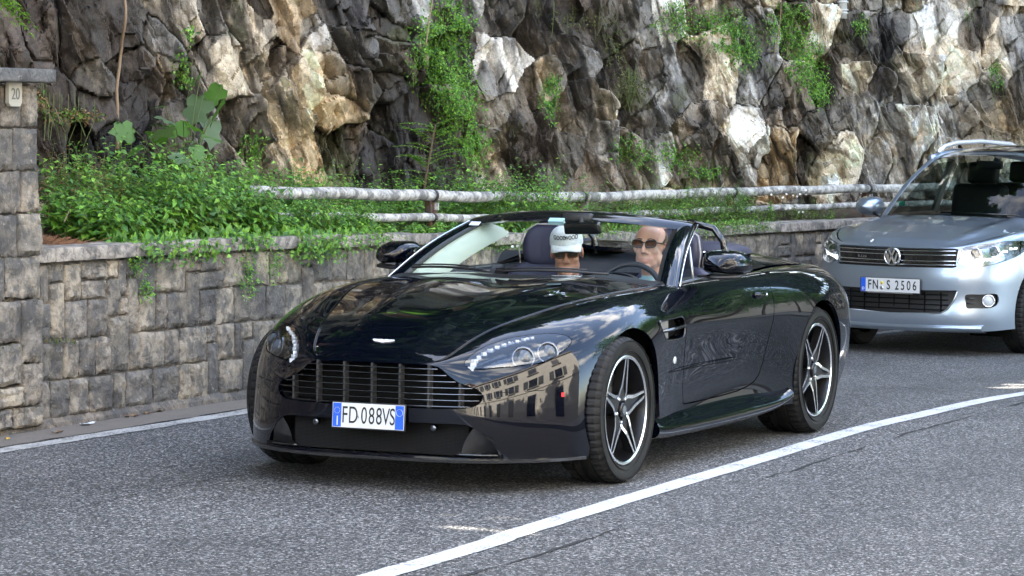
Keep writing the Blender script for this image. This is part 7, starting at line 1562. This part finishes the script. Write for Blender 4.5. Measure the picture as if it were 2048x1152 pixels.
# driver: bald forehead, short hair at the sides, brown sunglasses, pale blue shirt, hands on the wheel
dpos = (-1.66, .365, .47); Rd = rot(4, -2, 0)
drv, H, Rm = person('person', 'bald man in sunglasses and pale blue shirt at the steering wheel', dpos, (-1.575, .365, 1.022), Rd, 0, {1: ((.14, .26, .20), (.30, .19, .36), (.7, -.15, .15)), -1: ((.14, -.24, .20), (.30, -.17, .36), (.7, .15, .15))}, [M['skin1'], M['shirt_blue'], M['trouser'], M['lip'], M['shirt_blue']], zone_std(False), 1.06, 1.10)
def hair_shell(p, H, Rm, mat, fn, off=.006, name='hair'):
    me = p.data; V = np.zeros(len(me.vertices)*3); me.vertices.foreach_get('co', V); V = V.reshape(-1, 3); N = np.zeros(len(me.vertices)*3); me.vertices.foreach_get('normal', N); N = N.reshape(-1, 3); L = (V-H) @ Rm; keep = fn(L) & (np.linalg.norm(V-H, axis=1) < .2)
    F = [tuple(f.vertices) for f in me.polygons if all(keep[i] for i in f.vertices)]; u = sorted({i for f in F for i in f}); m = {i: k for k, i in enumerate(u)}; V2 = V[u]+N[u]*off+.003*fbm(V[u]*90, 2)[:, None]*N[u]; o = obj(name, mesh(name, V2, [tuple(m[i] for i in f) for f in F]), mat, p); return o
hair_shell(drv, H, Rm, M['hair_brown'], lambda L: (((L[:, 0] < .030-.25*np.clip(L[:, 2]-.02, 0, 1)*4) & (L[:, 2] > .012) & (L[:, 2] < .085) & (np.abs(L[:, 1]) > .056-.1*np.clip(L[:, 2]-.04, 0, 1))) | ((L[:, 0] < -.045) & (L[:, 2] > -.06) & (L[:, 2] < .10))), .003)
for s_ in (1, -1):
    b = MB(); b.tube([H+Rm@np.array(p) for p in ((.092, .014*s_, .034), (.091, .030*s_, .038), (.080, .048*s_, .034))], [.003, .0035, .002], 6); b.build('eyebrow', M['hair_brown'], drv)
add_glasses(drv, H, Rm, M['amber_lens'], M['ink'], 1.16)
# passenger: white cap, dark sunglasses, beige jacket with dark collar, looking down
ppos = (-1.78, -.33, .44); Rp = rot(22, 9, 3)
pas, H2, Rm2 = person('person', 'man in a white printed cap, sunglasses and beige jacket in the passenger seat', ppos, (-1.690, -.155, .972), Rp, 0, {1: ((.16, .20, .10), (.36, .12, .13), (.8, -.2, -.1)), -1: ((.12, -.27, .12), (.34, -.14, .14), (.8, .2, -.1))}, [M['skin2'], M['jacket'], M['trouser'], M['lip'], M['collar_dark']], zone_std(True), 1.0, .98)
hair_shell(pas, H2, Rm2, M['hair_grey'], lambda L: (L[:, 0] < .012) & (L[:, 2] > -.045) & (L[:, 2] < .05) & ~((np.abs(L[:, 1]) > .075) & (L[:, 2] < .03)), .004)
add_glasses(pas, H2, Rm2, M['dark_lens'], M['tortoise'], 1.22)
def cap(p, H, Rm):
    q = lambda v: H+Rm@np.array(v, float); c = empty('cap', (0, 0, 0)); c.parent = p; rows = []
    for i in range(15):
        th = R(4)+R(88)*i/14; rows.append([q((-.010+.112*math.sin(th)**.62*math.cos(t), .088*math.sin(th)**.62*math.sin(t), .056+.084*math.cos(th)*(1+.06*math.cos(t)))) for t in np.linspace(0, 2*math.pi, 37)])
    rows.append([q((-.010+.112*math.cos(t), .088*math.sin(t), .046)) for t in np.linspace(0, 2*math.pi, 37)]); b = MB(); b.grid(rows); b.build('crown', M['cap'], c)
    rows = []
    for v in np.linspace(0, 1, 7):
        rows.append([q((-.010+.110*math.cos(t)+.072*v*math.cos(t*.85), .088*math.sin(t)*(1-.04*v), .054-.012*v-.028*v*math.sin(t)**2)) for t in np.linspace(R(-68), R(68), 25)])
    top = np.array(rows); b = MB(); b.grid(top); b.grid(top-Rm@np.array((0, 0, .004)), flip=True); b.build('brim', M['cap'], c)
    for (txt, y, sx) in (('GOOD', -.030, .72), ('WOOD', .030, .72)):
        me = text_mesh(txt, .029, .0006, 'CENTER', sx, .0006); V = np.zeros(len(me.vertices)*3); me.vertices.foreach_get('co', V); V = V.reshape(-1, 3); yy = V[:, 0]+y; zz = V[:, 1]+.094; rr = np.clip(1-((zz-.056)/.0895)**2, 0, 1)**.31; xx = -.010+.112*np.sqrt(np.clip(rr**2-(yy/.088)**2, 0, 1))+.0020+V[:, 2]; Wd = H+np.stack([xx, yy, zz], 1) @ Rm.T; me.vertices.foreach_set('co', Wd.ravel()); me.update(); obj('print', me, M['ink'], c)
cap(pas, H2, Rm2)
# ---------------------------------------------------------------- drain pipe on the rock, litter, fallen leaves
p0, n0 = on_cliff(1744, 10, .16); pipe = empty('drain_pipe', p0, 0, 'white drain pipe end with flange and dark side pipe on the rock', 'pipe')
s_top = 0.55; M['pvc'] = pmat('grey_white_pvc', (.50, .50, .48), .5)
zb = on_cliff(1744, 38, .16)[0][2]-p0[2]
b = MB(); b.tube([(0, 0, zb), (0, 0, .2), (0, 0, s_top)], .043, 18); b.build('pipe_body', M['pvc'], pipe)
for z in (zb+.045, zb+.075, zb+.15): b = MB(); b.tube([(0, 0, z), (0, 0, z+.012)], .055, 18); b.build('flange', M['pvc'], pipe)
ad = np.array((-n0[1], n0[0])); ad = ad if ad[0] < 0 else -ad
b = MB(); b.tube([(ad[0]*.03, ad[1]*.03, zb+.10), (ad[0]*.24, ad[1]*.24, zb+.112), (ad[0]*.42-n0[0]*.1, ad[1]*.42-n0[1]*.1, zb+.10)], .026, 12); b.build('side_pipe', M['black_trim'], pipe)
def scrap(px, py, L, Wd, mat, name, label, cat, group=None, rz=None, seed=1, lift=.004):
    g = ground_px(px, py); rg = np.random.default_rng(seed); P = []
    for u in np.linspace(-.5, .5, 6): P.append([(u*L*(1-.0*abs(v)), v*Wd*(1-.6*(2*u)**2*.6), .010*rg.random()+.012*(u*u*4)*.5+.004) for v in np.linspace(-.5, .5, 5)])
    b = MB(); b.grid(P); o = b.build(name, mat, None, loc=(g[0], g[1], g[2]+lift), rot=(0, 0, rg.uniform(0, 3) if rz is None else rz)); return tag(o, label, cat, group)
scrap(175, 852, .11, .05, pmat('paper', (.62, .63, .66), .7), 'paper_scrap', 'white scrap of paper lying in the gutter', 'litter', rz=R(66), seed=2)
scrap(14, 883, .03, .02, pmat('yellow_leaf', (.50, .33, .04), .7), 'fallen_leaf', 'single yellow leaf at the edge of the road', 'leaf', seed=3)
brown = [pmat('dead_leaf%d' % i, c, .8) for i, c in enumerate(((.12, .06, .03), (.20, .11, .05), (.09, .05, .03)))]; rg = np.random.default_rng(12)
for k, (x, y) in enumerate([(112, 870), (118, 868), (250, 838), (262, 833), (270, 836), (280, 829), (325, 822), (335, 820), (340, 818), (352, 817), (365, 815), (372, 812), (322, 826), (296, 831)]): scrap(x+rg.normal()*3, y, rg.uniform(.03, .055), .025, brown[k % 3], 'dead_leaf', 'curled brown dead leaf at the foot of the wall', 'leaf', 'dead leaves in the gutter', seed=20+k)
# dry needles on the coping beside the pillar
rg = np.random.default_rng(5); B = []; T = []
for _ in range(260):
    s = WALL.px(rg.uniform(100, 175), 480, -.25)[0]; p = ledge(s, -.22-.35*rg.random()); a = rg.uniform(0, 6.28); L = rg.uniform(.05, .13); q = p+np.array((math.cos(a)*L, math.sin(a)*L, rg.uniform(.0, .04))); B.append(p+np.array((0, 0, .02))); T.append(q+np.array((0, 0, .02)))
B = np.array(B); T = np.array(T); o = B[0].copy(); nb = MB()
for p, q in zip(B-o, T-o): nb.tube([p, (p+q)/2, q], .0016, 3, cap=False)
tag(nb.build('dry_needles', pmat('dry_needles', (.24, .12, .06), .85), None, fix=False, loc=tuple(o)), 'reddish dry needles piled on the wall beside the pillar', 'needles', kind='stuff')
